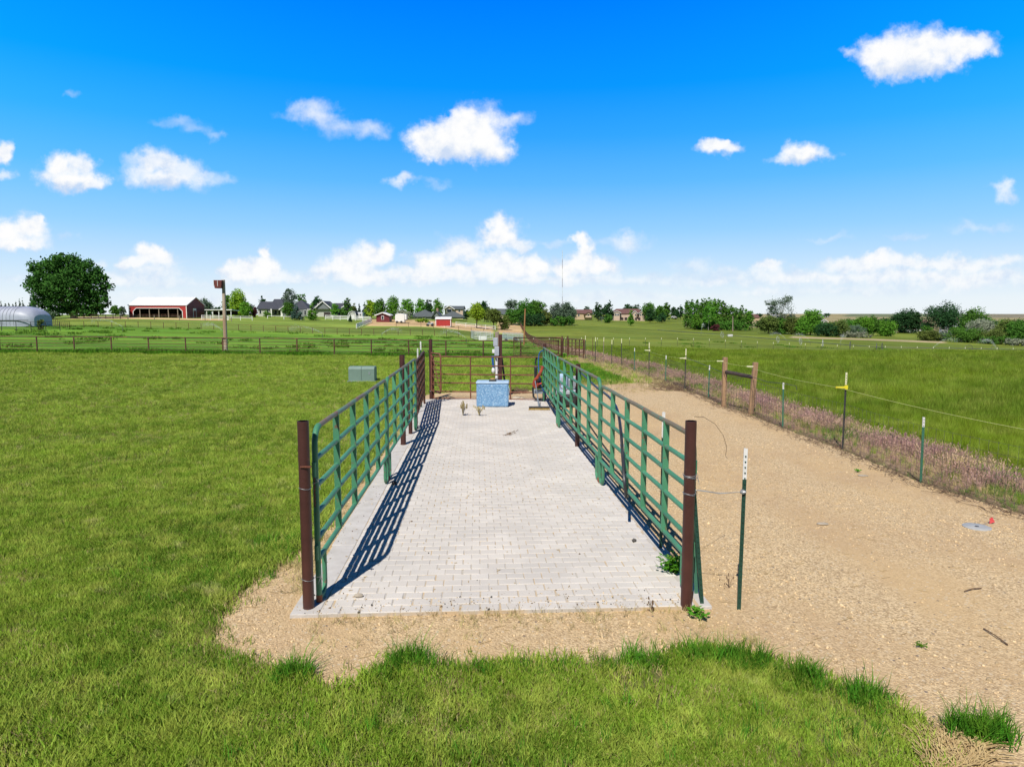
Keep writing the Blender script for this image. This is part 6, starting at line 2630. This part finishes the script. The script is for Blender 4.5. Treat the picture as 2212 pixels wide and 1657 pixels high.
vehicle('parked_car', 'white car parked between the pines and poplars', 1450, 1462, 366, 688, 683, 'car', mt['trim'])
simple_house('far_house', 'small brown-roofed house between poplars and airy grey tree', 1622, 1640, 470, 693, 686, 680.5, mt['tan_wall'], mt['roof_brown'], dp=8)
simple_house('far_shed', 'white shed roof on the tan hill behind the round tree', 1667, 1682, 560, 686, 682, 680.5, mt['trim'], mt['roof_white'], dp=8, cat='shed')
simple_house('far_house', 'small white gabled house right of the round green tree', 1772, 1786, 330, 702, 694.5, 690, mt['trim'], mt['roof_slate'], dp=7, axis='y')
simple_house('far_shed', 'tiny white building on the skyline at the tan hill', 1780, 1790, 760, 683.5, 680.5, 679, mt['trim'], mt['roof_white'], dp=8, cat='shed')
vehicle('travel_trailer', 'long white travel trailer parked before the dark trees', 1959, 1990, 318, 723, 712, 'travel trailer', mt['trim'], 'rv')
vehicle('travel_trailer', 'second white travel trailer below the white-roofed house', 2034, 2060, 322, 725, 712.5, 'travel trailer', mt['trim'], 'rv')
simple_house('far_house', 'white-roofed house between the two dark trees on the right', 2052, 2082, 350, 714, 706, 697, mt['trim'], mt['roof_white'], dp=9)
simple_house('far_house', 'brown roof and chimney left of the tall dark tree', 1990, 2008, 360, 714, 701, 692, mt['tan_wall'], mt['roof_brown'], dp=9)
simple_house('far_house', 'brown-roofed house peeking behind the white-roofed one', 2072, 2092, 400, 712, 697, 690, mt['tan_wall'], mt['roof_brown'], dp=8)
simple_house('far_shed', 'small white shed low between tree and olive bush', 2000, 2008, 330, 717, 711, 709, mt['trim'], mt['roof_white'], dp=4, cat='shed')

# ------------------------------------------------------------------ poles and tower
def upole(px, Y, ytop, label, xfmr=True, arm=2.6):
    q = gp(px, Y)
    top = at(px, ytop, Y)
    r = thing('utility_pole', q, label, 'pole')
    MB().tube([q - Vector((0, 0, .3)), top], [.20, .14], 8).build('pole', mt['wood_grey'], r, True)
    if arm:
        m = MB().box(top - Vector((0, .15, .4)), (arm, .12, .14))
        m.build('cross_arm', mt['wood_grey'], r)
        m = MB()
        for k in (-1, -.5, .5, 1):
            m.box(top + Vector((k * arm * .45, -.15, -.25)), (.09, .09, .18))
        m.build('insulators', mt['black'], r)
    if xfmr:
        m = MB()
        for k in (-1, 1):
            m.tube([top + Vector((k * .42, -.2, -2.5)), top + Vector((k * .42, -.2, -1.5))], .25, 10)
        m.build('transformer', mt['siding_pale'], r, True)


upole(1482, 300, 667, 'utility pole with cross arm and transformers beside the poplars', arm=3.2)
upole(1583, 258, 683, 'pale slim pole standing in front of the poplars', False, 0)
upole(2028 - 92, 300, 700, 'short pale pole between bushes on the right', False, 0)
upole(1198, 228, 692, 'thin white post in front of the grey-green tree', False, 0)


def tower():
    D = 900
    q = gp(1214.7, D)
    top = at(1214.7, 541, D)
    r = thing('radio_mast', q, 'very thin tall radio mast rising behind the trees', 'radio mast')
    bands = 7
    for k in range(bands):
        m = MB()
        a, b = q.lerp(top, k / bands), q.lerp(top, (k + 1) / bands)
        w = .33
        c3 = [Vector((w, 0, 0)), Vector((-w / 2, w * .87, 0)), Vector((-w / 2, -w * .87, 0))]
        for c in c3:
            m.tube([a + c, b + c], .09, 4)
        n = 9
        for j in range(n):
            p = a.lerp(b, j / n)
            p2 = a.lerp(b, (j + 1) / n)
            m.bar(p + c3[j % 3], p2 + c3[(j + 1) % 3], .09, .09)
            m.bar(p + c3[(j + 2) % 3], p2 + c3[(j + 1) % 3], .09, .09)
        m.build('mast_section', mt['white_far'] if k % 2 == 0 else mt['rust_dark'], r)


tower()

# ------------------------------------------------------------------ trees
def leafm(name, a, b, c, sc=.35):
    f = lambda q: tuple(x * 1.5 for x in q)
    return LEAF(name, f(a), f(b), f(c), sc, .28, up=.30, var=.08)


TM = {
    'green': leafm('green_leaves', (.055, .145, .022), (.034, .092, .016), (.095, .205, .030)),
    'dark': leafm('dark_green_leaves', (.026, .068, .024), (.016, .045, .018), (.042, .095, .030)),
    'yellow': leafm('yellow_green_leaves', (.190, .290, .022), (.110, .200, .018), (.21, .29, .03)),
    'bright': leafm('bright_green_leaves', (.085, .215, .022), (.050, .145, .018), (.14, .28, .035)),
    'blue': leafm('blue_green_needles', (.050, .095, .075), (.032, .065, .055), (.080, .135, .105)),
    'grey': leafm('grey_green_leaves', (.085, .125, .080), (.055, .090, .060), (.13, .175, .115)),
    'silver': leafm('silvery_leaves', (.20, .225, .155), (.13, .155, .11), (.28, .30, .22)),
    'purple': leafm('purple_leaves', (.075, .025, .030), (.05, .018, .022), (.11, .035, .04)),
    'olive': leafm('olive_leaves', (.095, .130, .030), (.060, .090, .024), (.13, .17, .04)),
}
mt['bark'] = M('tree_bark', (.11, .085, .065), (.07, .055, .042), 2, .9)
mt['bark_pale'] = M('pale_tree_bark', (.38, .36, .32), (.26, .24, .21), 2, .9)


def crown_mesh(lobes, n, leaf, gap=.0, seed=0, cl=20, spr=.22):
    """leaf sized faces gathered in clumps over several lobes"""
    r = np.random.RandomState(seed)
    vols = np.array([(a[3] * a[4] * a[5]) ** .67 for a in lobes])
    vols = vols / vols.sum()
    C = []
    for li, (cx, cy, cz, rx, ry, rz) in enumerate(lobes):
        k = int(n * vols[li])
        kc = max(7, int(k / cl))
        d = r.normal(size=(kc, 3))
        d /= np.linalg.norm(d, axis=1)[:, None]
        rad = r.uniform(.35, 1.0, kc) ** .45
        cc = d * rad[:, None] * np.array([rx, ry, rz]) + np.array([cx, cy, cz])
        if gap:
            cc = cc[r.rand(kc) > gap * .7]
        pk = r.randint(0, len(cc), k)
        sp = (rx * ry * rz) ** (1 / 3) * spr
        P_ = cc[pk] + r.normal(0, sp, (k, 3)) * np.array([1, 1, .75])
        C.append(P_)
    C = np.concatenate(C)
    k = len(C)
    nrm = r.normal(size=(k, 3)) + np.array([0, -.15, .55])
    nrm /= np.linalg.norm(nrm, axis=1)[:, None]
    a = np.cross(nrm, r.normal(size=(k, 3)))
    a /= np.linalg.norm(a, axis=1)[:, None] + 1e-9
    b = np.cross(nrm, a)
    sz = leaf * r.uniform(.55, 1.35, k)
    a *= sz[:, None]
    b *= (sz * r.uniform(.45, .9, k))[:, None]
    V = np.empty((k, 4, 3))
    V[:, 0] = C - a
    V[:, 1] = C - b * .9 + a * .1
    V[:, 2] = C + a
    V[:, 3] = C + b * .9 - a * .1
    return V.reshape(-1, 3), [(4 * i, 4 * i + 1, 4 * i + 2, 4 * i + 3) for i in range(k)]


TN = [0]


def tree(px, ybase, ytop, wpx, D, kind, shape, label, group=None, name=None, gap=.12, bark='bark', dens=1.0, cat='tree'):
    TN[0] += 1
    sd = TN[0]
    r = random.Random(sd * 13 + 5)
    q = gp(px, D)
    zb = H - (ybase - 677.0) * D / 1475.0
    zb = q.z if abs(zb - q.z) > .01 else zb
    zb = q.z
    mpp = m_at(D)
    zt = H - (ytop - 677.0) * D / 1475.0 
    zs = H - (ybase - 677.0) * D / 1475.0        # where the crown should reach down to
    hh = zt - zb
    w = wpx * mpp
    root = thing(name or {'cone': 'conifer', 'poplar': 'poplar_tree', 'bush': 'bush', 'hedge': 'hedge'}.get(shape, 'tree'), Vector((q.x, D, zb)), label, cat, group)
    lobes = []
    if shape == 'round':
        t0 = max(.02 * hh, (zs - zb))
        for k in range(8):
            a = 2 * PI * k / 8 + r.random()
            f = r.uniform(.30, .52)
            lobes.append((math.cos(a) * w * .27, math.sin(a) * w * .2, t0 + (hh - t0) * (r.uniform(.22, .72)), w * f * .58, w * f * .5, (hh - t0) * r.uniform(.20, .30)))
        lobes.append((r.uniform(-.06, .06) * w, 0, t0 + (hh - t0) * .74, w * .30, w * .28, (hh - t0) * .24))
        lobes.append((0, 0, t0 + (hh - t0) * .42, w * .42, w * .36, (hh - t0) * .34))
    elif shape == 'oval':
        t0 = .07 * hh
        lobes.append((0, 0, t0 + (hh - t0) * .44, w * .42, w * .38, (hh - t0) * .40))
        lobes.append((r.uniform(-.05, .05) * w, 0, t0 + (hh - t0) * .74, w * .28, w * .26, (hh - t0) * .25))
        for k in range(6):
            a = 2 * PI * k / 6 + r.random()
            lobes.append((math.cos(a) * w * .26, math.sin(a) * w * .22, t0 + (hh - t0) * r.uniform(.2, .68), w * .2, w * .2, (hh - t0) * .16))
    elif shape == 'cone':
        lobes.append((0, 0, hh * .28, w * .40, w * .36, hh * .22))
        for k in range(9):
            f = k / 8
            rr = w * .5 * (1 - f) ** .85 + .04 * w
            lobes.append((r.uniform(-.04, .04) * w, 0, hh * (.08 + .88 * f), rr, rr * .9, hh * .085))
    elif shape == 'pine':
        lobes.append((0, 0, hh * .55, w * .34, w * .30, hh * .30))
        for k in range(8):
            f = k / 7
            rr = w * .5 * (math.sin(PI * (.25 + .68 * f)) ** .9) * r.uniform(.8, 1.05)
            lobes.append((r.uniform(-.12, .12) * w, r.uniform(-.1, .1) * w, hh * (.22 + .72 * f), rr, rr * .9, hh * .085))
    elif shape == 'poplar':
        lobes.append((0, 0, hh * .48, w * .46, w * .42, hh * .44))
        lobes.append((r.uniform(-.05, .05) * w, 0, hh * .84, w * .20, w * .20, hh * .17))
        for k in range(5):
            lobes.append((r.uniform(-.3, .3) * w, r.uniform(-.2, .2) * w, hh * r.uniform(.3, .8), w * .18, w * .18, hh * .12))
    elif shape in ('bush', 'hedge'):
        nl = 4 if shape == 'bush' else 9
        for k in range(nl):
            x = (k + .5) / nl - .5
            lobes.append((x * w * .8, r.uniform(-.1, .1) * w * .3, hh * r.uniform(.38, .55), w * (.33 if nl == 4 else .12), w * .28 if nl == 4 else 1.2, hh * r.uniform(.38, .46)))
    elif shape == 'airy':
        t0 = .22 * hh
        lobes.append((0, 0, hh * .62, w * .36, w * .30, hh * .33))
        for k in range(12):
            a = r.uniform(0, 2 * PI)
            zz = r.uniform(.08, .9)
            wr = math.sin(PI * (.2 + .62 * zz))
            lobes.append((math.cos(a) * w * .38 * wr, math.sin(a) * w * .25, t0 + (hh - t0) * zz, w * r.uniform(.12, .17), w * .13, (hh - t0) * r.uniform(.07, .11)))
        gap = max(gap, .25)
    if shape in ('round', 'oval', 'pine', 'poplar'):
        f_ = 1.16
        lobes = [(a[0], a[1], max(a[2] * (.93 if shape != 'pine' else 1), a[5] * .8), a[3] * f_, a[4] * f_, a[5] * 1.06) for a in lobes]
    # leaf scale follows distance so that it stays about a pixel or two
    leaf = max(.10, min(.50, 1.5 * mpp * (1.0 if shape != 'airy' else .75)))
    area = sum((a[3] * a[5]) for a in lobes)
    n = int(min(9000, max(400, 9.5 * area / (leaf * leaf) * dens)))
    if shape == 'airy':
        n = int(n * .62)
    V, Fc = crown_mesh(lobes, n, leaf, gap, sd)
    # keep leaves above the ground
    V[:, 2] = np.maximum(V[:, 2], .03 + (V[:, 2] < .03) * 0)
    me = bpy.data.meshes.new('crown')
    me.from_pydata([tuple(v) for v in V], [], Fc)
    me.materials.append(TM[kind])
    o = bpy.data.objects.new('crown' if shape not in ('bush', 'hedge') else 'foliage', me)
    COL.objects.link(o)
    o.parent = root
    # trunk with limbs
    m = MB()
    tr = max(.05, w * (.020 if shape == 'airy' else .032 if shape in ('round', 'oval', 'pine') else .025))
    if shape in ('bush', 'hedge'):
        for k in range(4):
            x = r.uniform(-.25, .25) * w
            m.tube([(x * .3, 0, -.2), (x, r.uniform(-.1, .1) * w, hh * .6)], [tr * .8, tr * .3], 5)
        m.build('stems', mt['bark'], root, True, local=True)
    else:
        m.tube([(0, 0, -.4), (r.uniform(-.02, .02) * w, 0, hh * .35), (r.uniform(-.03, .03) * w, 0, hh * .85)], [tr, tr * .75, tr * .2], 7)
        if shape in ('round', 'oval', 'airy', 'pine'):
            for a in lobes[:12]:
                z0 = hh * r.uniform(.15, .45)
                m.tube([(0, 0, z0), (a[0] * .5, a[1] * .5, (z0 + a[2]) / 2 + .05 * hh), (a[0], a[1], a[2])], [tr * .5, tr * .32, tr * .12], 5)
        m.build('trunk', mt[bark], root, True, local=True)
    return root


# the big tree
def big_tree():
    D = 178
    q = gp(160, D)
    root = thing('large_tree', q, 'very large spreading dark green tree beside the greenhouse', 'tree')
    mpp = m_at(D)
    def lb(px, py, rx, ry, yo=0):
        return ((px - 160) * mpp, yo, H - (py - 677.0) * D / 1475.0 - q.z, rx * mpp, rx * mpp * .8, ry * mpp)
    lobes = [lb(150, 578, 44, 26), lb(105, 588, 36, 24), lb(190, 590, 38, 24), lb(90, 612, 26, 26), lb(122, 620, 38, 28, -2), lb(165, 615, 44, 30, -2), lb(208, 618, 32, 26), lb(215, 645, 26, 20),
             lb(108, 648, 30, 22), lb(150, 652, 40, 24, -1), lb(190, 655, 36, 22), lb(98, 668, 16, 12), lb(218, 664, 18, 12), lb(130, 672, 30, 12), lb(180, 674, 40, 12), lb(142, 563, 20, 12), lb(155, 600, 50, 36, 3), lb(225, 605, 12, 10), lb(230, 640, 12, 10), lb(78, 590, 14, 14)]
    V, Fc = crown_mesh(lobes, 28000, .32, .03, 77, 40, .16)
    V[:, 2] = np.maximum(V[:, 2], .5)
    me = bpy.data.meshes.new('crown')
    me.from_pydata([tuple(v) for v in V], [], Fc)
    me.materials.append(leafm('large_tree_leaves', (.036, .100, .020), (.022, .064, .014), (.070, .150, .026)))
    o = bpy.data.objects.new('crown', me)
    COL.objects.link(o)
    o.parent = root
    m = MB()
    m.tube([(0, 0, -.4), (0, 0, 1.8), (-.2, 0, 4)], [.95, .7, .5], 10)
    for a in lobes[:13]:
        m.tube([(0, 0, 1.6), (a[0] * .45, a[1] * .5, a[2] * .5 + .8), (a[0], a[1], a[2])], [.42, .26, .08], 6)
    m.build('trunk', mt['bark_pale'], root, True, local=True)


big_tree()

T = tree
# left skyline
SC = 'small far conifers left of the big tree'
for x, yt in ((4, 651), (13, 651), (21, 654), (29, 656), (36, 651), (44, 645), (51, 645.5)):
    T(x, 682, yt, 7.5, 262, 'dark', 'cone', 'small dark conifer on the skyline behind the greenhouse', SC)
T(73, 684, 633, 30, 196, 'blue', 'cone', 'blue-green spruce partly hidden by the left side of the big tree')
T(50, 684, 658, 22, 190, 'yellow', 'bush', 'yellowish bush behind the greenhouse end', cat='bush')
T(104, 688, 671, 30, 172, 'grey', 'bush', 'grey-green shrub under the left of the big tree', cat='bush')
T(249, 682, 659, 20, 215, 'green', 'round', 'small rounded tree right of the big tree')
T(266, 682, 660, 12, 222, 'grey', 'round', 'small greyish tree just left of the red barn')
T(88, 693, 687, 14, 104, 'olive', 'bush', 'low tangled bush inside the pipe pen', cat='bush')
T(440, 683, 642.5, 34, 224, 'grey', 'round', 'grey-green tree rising behind the barn end')
T(453, 683, 661, 13, 218, 'dark', 'cone', 'small dark conifer left of the shelter roof')
T(470, 683, 661, 15, 218, 'dark', 'round', 'small dark tree behind the shelter roof')
T(492, 684, 634, 20, 216, 'green', 'oval', 'green tree directly right of the leaning pole')
T(517, 684, 622, 36, 210, 'yellow', 'round', 'tall yellow-green tree between pole and grey house')
T(532, 685, 650, 24, 206, 'bright', 'round', 'bright green lower tree beside the tall yellow-green one')
T(545, 684, 655, 14, 212, 'dark', 'oval', 'dark narrow tree at the left end of the grey house')
T(550, 685, 663, 11, 208, 'purple', 'round', 'small purple-leaved tree before the grey house')
T(568, 683, 636.5, 11, 250, 'dark', 'poplar', 'dark narrow tree poking above the left roof')
T(609, 683, 643, 10, 250, 'dark', 'cone', 'tip of a dark conifer above the main roof')
T(578, 685, 672, 17, 212, 'bright', 'bush', 'round clipped green shrub at the porch', cat='bush')
T(627, 684, 621.5, 33, 212, 'grey', 'airy', 'tall airy grey-green tree in front of the grey house', dens=1.6)
T(622, 685, 652, 22, 209, 'green', 'round', 'green tree under the tall airy one')
T(652, 683, 633, 24, 248, 'green', 'round', 'green tree behind the roof right of the airy tree')
T(641, 690, 656.5, 28, 190, 'blue', 'cone', 'dark blue spruce on the lawn before the grey house')
T(675, 690, 652, 25, 190, 'bright', 'cone', 'green conifer on the lawn right of the blue spruce')
T(684, 683, 638, 20, 256, 'dark', 'round', 'dark tree behind the right gable of the grey house')
T(723, 684, 651.5, 17, 206, 'bright', 'oval', 'slim bright green tree right of the garage')
T(751, 684, 643, 18, 214, 'green', 'oval', 'narrow green tree behind the gambrel shed')
T(764, 684, 655, 14, 236, 'olive', 'round', 'olive tree right of the narrow green tree')
T(742, 685, 665, 26, 226, 'green', 'bush', 'broad green bush left of the gambrel shed', cat='bush')
T(776, 684, 655, 12, 240, 'dark', 'cone', 'dark conifer behind the camper')
T(788, 684, 652, 14, 240, 'dark', 'cone', 'second dark conifer behind the camper')
T(757, 690, 679, 7, 185, 'dark', 'cone', 'tiny conifer in front of the white plank fence')
T(803, 686, 645, 24, 205, 'yellow', 'round', 'yellow-leaved tree at the white fence corner')
T(821, 686, 640, 26, 204, 'green', 'oval', 'green tree right of the yellow-leaved tree')
T(848, 685, 638.5, 33, 206, 'bright', 'oval', 'full bright green tree behind the covered trailer')
T(881, 684, 642.5, 30, 212, 'bright', 'oval', 'green oval tree behind the ranch house left end')
T(873, 684, 667, 24, 200, 'silver', 'bush', 'silvery shrub right of the covered trailer', cat='bush')
T(908, 685, 644.5, 24, 250, 'bright', 'oval', 'bright tree above the ranch house roof, leftmost of three')
T(926, 685, 646, 16, 262, 'dark', 'round', 'dark tree above the ranch house roof, middle of three')
T(946, 685, 643.5, 23, 248, 'bright', 'oval', 'bright tree above the ranch house roof, near the chimney')
T(905, 692, 688, 12, 190, 'yellow', 'bush', 'small yellow-green bush in front of the ranch house', 'yellow-green bushes before the ranch house', cat='bush')
T(919, 692, 687.5, 13, 190, 'yellow', 'bush', 'small yellow-green bush in front of the ranch house', 'yellow-green bushes before the ranch house', cat='bush')
T(1008, 688, 668, 12, 230, 'dark', 'round', 'small dark tree right of the tan house')
T(1030, 690, 651, 34, 186, 'yellow', 'round', 'full yellow-green tree right of the ranch house')
T(1046, 688, 648, 22, 240, 'dark', 'round', 'dark tree behind the yellow-green tree')
T(1066, 695, 664, 36, 190, 'olive', 'round', 'rounded olive-green bushy tree beside the dark-roofed house')
T(1090, 697, 681, 22, 192, 'olive', 'bush', 'low olive bush left of the tree cluster', cat='bush')
T(1104, 698, 645, 34, 234, 'grey', 'airy', 'airy grey-green tree at the left of the tree cluster', dens=1.5)
T(1105, 698, 668, 34, 228, 'green', 'round', 'lower green tree under the airy one')
T(1135, 699, 644.5, 40, 230, 'green', 'round', 'big green tree at the centre-left of the cluster')
T(1160, 699, 646, 36, 232, 'green', 'round', 'big green tree at the centre-right of the cluster')
T(1150, 700, 676, 60, 222, 'dark', 'hedge', 'dark undergrowth below the tree cluster', cat='hedge')
T(1180, 700, 668, 22, 226, 'olive', 'round', 'olive tree filling the gap in the cluster')
T(1200, 700, 654, 34, 228, 'grey', 'round', 'grey-green tree below the radio mast')
T(1224, 700, 650, 36, 230, 'grey', 'round', 'grey-green tree at the right end of the cluster')
T(1215, 701, 682, 56, 222, 'green', 'hedge', 'green undergrowth below the grey-green trees', cat='hedge')
T(1268, 684, 662, 18, 440, 'dark', 'round', 'small dark tree behind the tan crest house')
T(1292, 692, 654, 28, 338, 'dark', 'pine', 'dark pine right of the tan crest house')
T(1314, 694, 651, 22, 330, 'dark', 'pine', 'tall dark pine left of the large tan house')
T(1300, 701, 680, 12, 292, 'grey', 'airy', 'bare-trunked young tree on the field edge', bark='bark_pale')
T(1314, 701, 677, 18, 294, 'green', 'round', 'bushy low tree left of the large tan house')
T(1363, 703, 670, 13, 262, 'bright', 'oval', 'small lollipop tree before the large tan house')
T(1358, 690, 654, 17, 420, 'dark', 'round', 'dark round tree behind the tan house, left one')
T(1375, 690, 655, 18, 420, 'dark', 'round', 'dark round tree behind the tan house, right one')
T(1402, 692, 651, 28, 372, 'green', 'round', 'tall rounded tree at the right end of the tan house')
T(1404, 694, 666, 22, 336, 'dark', 'pine', 'dark pine standing before the rounded tree')
T(1425, 692, 658, 18, 356, 'green', 'round', 'green tree right of the dark pine')
T(1437, 692, 653.5, 24, 366, 'green', 'pine', 'taller green tree left of the white car')
T(1430, 693, 676, 26, 340, 'dark', 'pine', 'low broad pine left of the white car')
T(1458, 690, 663, 18, 430, 'dark', 'round', 'dark tree behind the white car')
T(1470, 690, 660, 14, 420, 'dark', 'pine', 'dark pine right of the white car')
PG = 'row of tall poplars beside the hay field'
for x, yt in ((1484, 646), (1494, 645), (1504, 646), (1514, 644), (1523, 641), (1532, 640), (1541, 643), (1550, 642), (1560, 645), (1570, 655), (1580, 657), (1590, 659), (1601, 658), (1612, 665), (1620, 669)):
    T(x, 712, yt, 15, 276 + rnd.uniform(-8, 8), 'bright' if rnd.random() < .3 else 'green', 'poplar', 'tall narrow green poplar in the dense row', PG, dens=1.1)
T(1505, 711, 674, 22, 262, 'bright', 'oval', 'light green young tree in front of the poplars')
T(1530, 712, 655, 30, 262, 'bright', 'airy', 'leaning light green birch before the poplars', bark='bark_pale', dens=1.5)
T(1545, 712, 698, 15, 252, 'purple', 'bush', 'dark purple bush at the foot of the poplars', cat='bush')
T(1555, 712, 692, 130, 266, 'green', 'hedge', 'green undergrowth along the foot of the poplars', cat='hedge')
T(1638, 688, 677, 14, 640, 'dark', 'round', 'small dark tree on the far tan hill')
T(1684, 720, 639, 66, 240, 'grey', 'airy', 'tall airy grey tree standing above green bushes', bark='bark_pale', dens=1.8)
T(1659, 719, 678, 40, 236, 'olive', 'round', 'bushy olive tree left under the airy tree')
T(1684, 720, 684, 34, 238, 'green', 'round', 'green bush under the centre of the airy tree')
T(1710, 719, 682, 36, 236, 'olive', 'round', 'olive bush under the right of the airy tree')
T(1750, 720, 665.5, 50, 234, 'bright', 'round', 'round bright green tree on the field edge')
T(1734, 722, 690, 24, 231, 'bright', 'bush', 'bright green bush under the round tree', cat='bush')
T(1786, 684, 677, 15, 760, 'dark', 'round', 'tiny dark trees on the skyline right of the round tree')
T(1785, 727, 695, 40, 226, 'dark', 'bush', 'dark green bush beside the small white house', cat='bush')
T(1817, 728, 686, 30, 226, 'olive', 'round', 'olive green tree right of the dark bush')
T(1845, 727, 700, 40, 232, 'grey', 'bush', 'grey-green bush in the field edge thicket', cat='bush')
T(1864, 725, 680, 36, 236, 'bright', 'round', 'bright green tree in the middle of the thicket')
T(1850, 730, 717, 66, 224, 'silver', 'hedge', 'pale reed hedge at the foot of the thicket', cat='hedge')
T(1886, 726, 679, 24, 248, 'green', 'oval', 'narrow green tree right of the bright one')
T(1912, 727, 689, 40, 250, 'bright', 'round', 'bright low tree left of the large dark trees')
T(1905, 726, 684, 30, 330, 'dark', 'bush', 'dark bush line behind the bright low tree', cat='bush')
T(1955, 722, 666, 52, 305, 'dark', 'round', 'large dark tree behind the long travel trailer')
T(1980, 722, 669, 14, 300, 'dark', 'poplar', 'narrow dark spike beside the large dark tree')
T(2037, 716, 650, 74, 325, 'dark', 'round', 'tallest dark tree on the right side', dens=1.1)
T(2002, 727, 703, 20, 300, 'green', 'bush', 'green bush right of the long travel trailer', cat='bush')
T(2110, 728, 662, 58, 312, 'green', 'round', 'large green tree right of the white-roofed house')
T(2085, 722, 678, 30, 330, 'dark', 'round', 'dark tree between white-roofed house and large tree')
T(2006, 738, 710, 44, 222, 'olive', 'bush', 'rounded olive bush on the near field edge', cat='bush')
T(2035, 738, 716, 40, 224, 'grey', 'bush', 'grey-green bush right of the olive one', cat='bush')
T(2088, 742, 709, 64, 218, 'green', 'bush', 'broad green bush behind the strong sprinkler', cat='bush')
T(2120, 735, 686, 56, 238, 'silver', 'round', 'silvery pale bush before the large green tree')
T(2140, 745, 712, 50, 216, 'olive', 'bush', 'olive bush right of the strong sprinkler', cat='bush')
T(2170, 742, 687, 44, 228, 'olive', 'round', 'olive tree near the right edge')
T(2205, 746, 688, 50, 222, 'green', 'round', 'green tree at the right edge')
T(2250, 748, 690, 60, 220, 'dark', 'round', 'dark green tree cut by the right edge')
T(2160, 747, 725, 90, 212, 'green', 'hedge', 'low green growth along the right field edge', cat='hedge')
T(2200, 750, 730, 60, 206, 'silver', 'hedge', 'pale grey scrub at the right edge', cat='hedge')
T(2290, 750, 700, 60, 216, 'olive', 'round', 'olive tree just outside the right edge')
for i_, (x, yb, yt, w_, D_, k_) in enumerate(((1648, 716, 690, 30, 300, 'dark'), (1700, 718, 690, 36, 300, 'green'), (1728, 719, 692, 30, 290, 'olive'), (1800, 722, 694, 44, 300, 'olive'), (1838, 722, 688, 40, 310, 'green'), (1888, 724, 690, 40, 320, 'dark'),
                                           (1925, 722, 686, 34, 350, 'green'), (1998, 722, 696, 30, 345, 'dark'), (2070, 722, 704, 34, 300, 'green'), (2150, 728, 690, 50, 290, 'green'), (2190, 730, 688, 56, 300, 'dark'), (2240, 735, 690, 60, 300, 'green'))):
    T(x, yb, yt, w_, D_, k_, 'bush', ('dark' if k_ == 'dark' else 'green') + ' bushy growth in the second row of the right-hand thicket', ('dark' if k_ == 'dark' else 'green') + ' background bushes of the right-hand thicket', cat='bush')
# dry grass at the near right corner
m = MB()
for _ in range(700):
    c = ground_flat(rnd.uniform(2000, 2130), rnd.uniform(1600, 1690))
    a = rnd.uniform(-.3, 2.2)
    l = rnd.uniform(.05, .22)
    m.bar((c.x, c.y, .012 + rnd.uniform(0, .02)), (c.x + math.cos(a) * l, c.y + math.sin(a) * l, .02 + rnd.uniform(0, .05)), .005, .003)
tag(m.build('dry_thatch', mt['straw']), kind='stuff')
print('objects', len(bpy.data.objects))
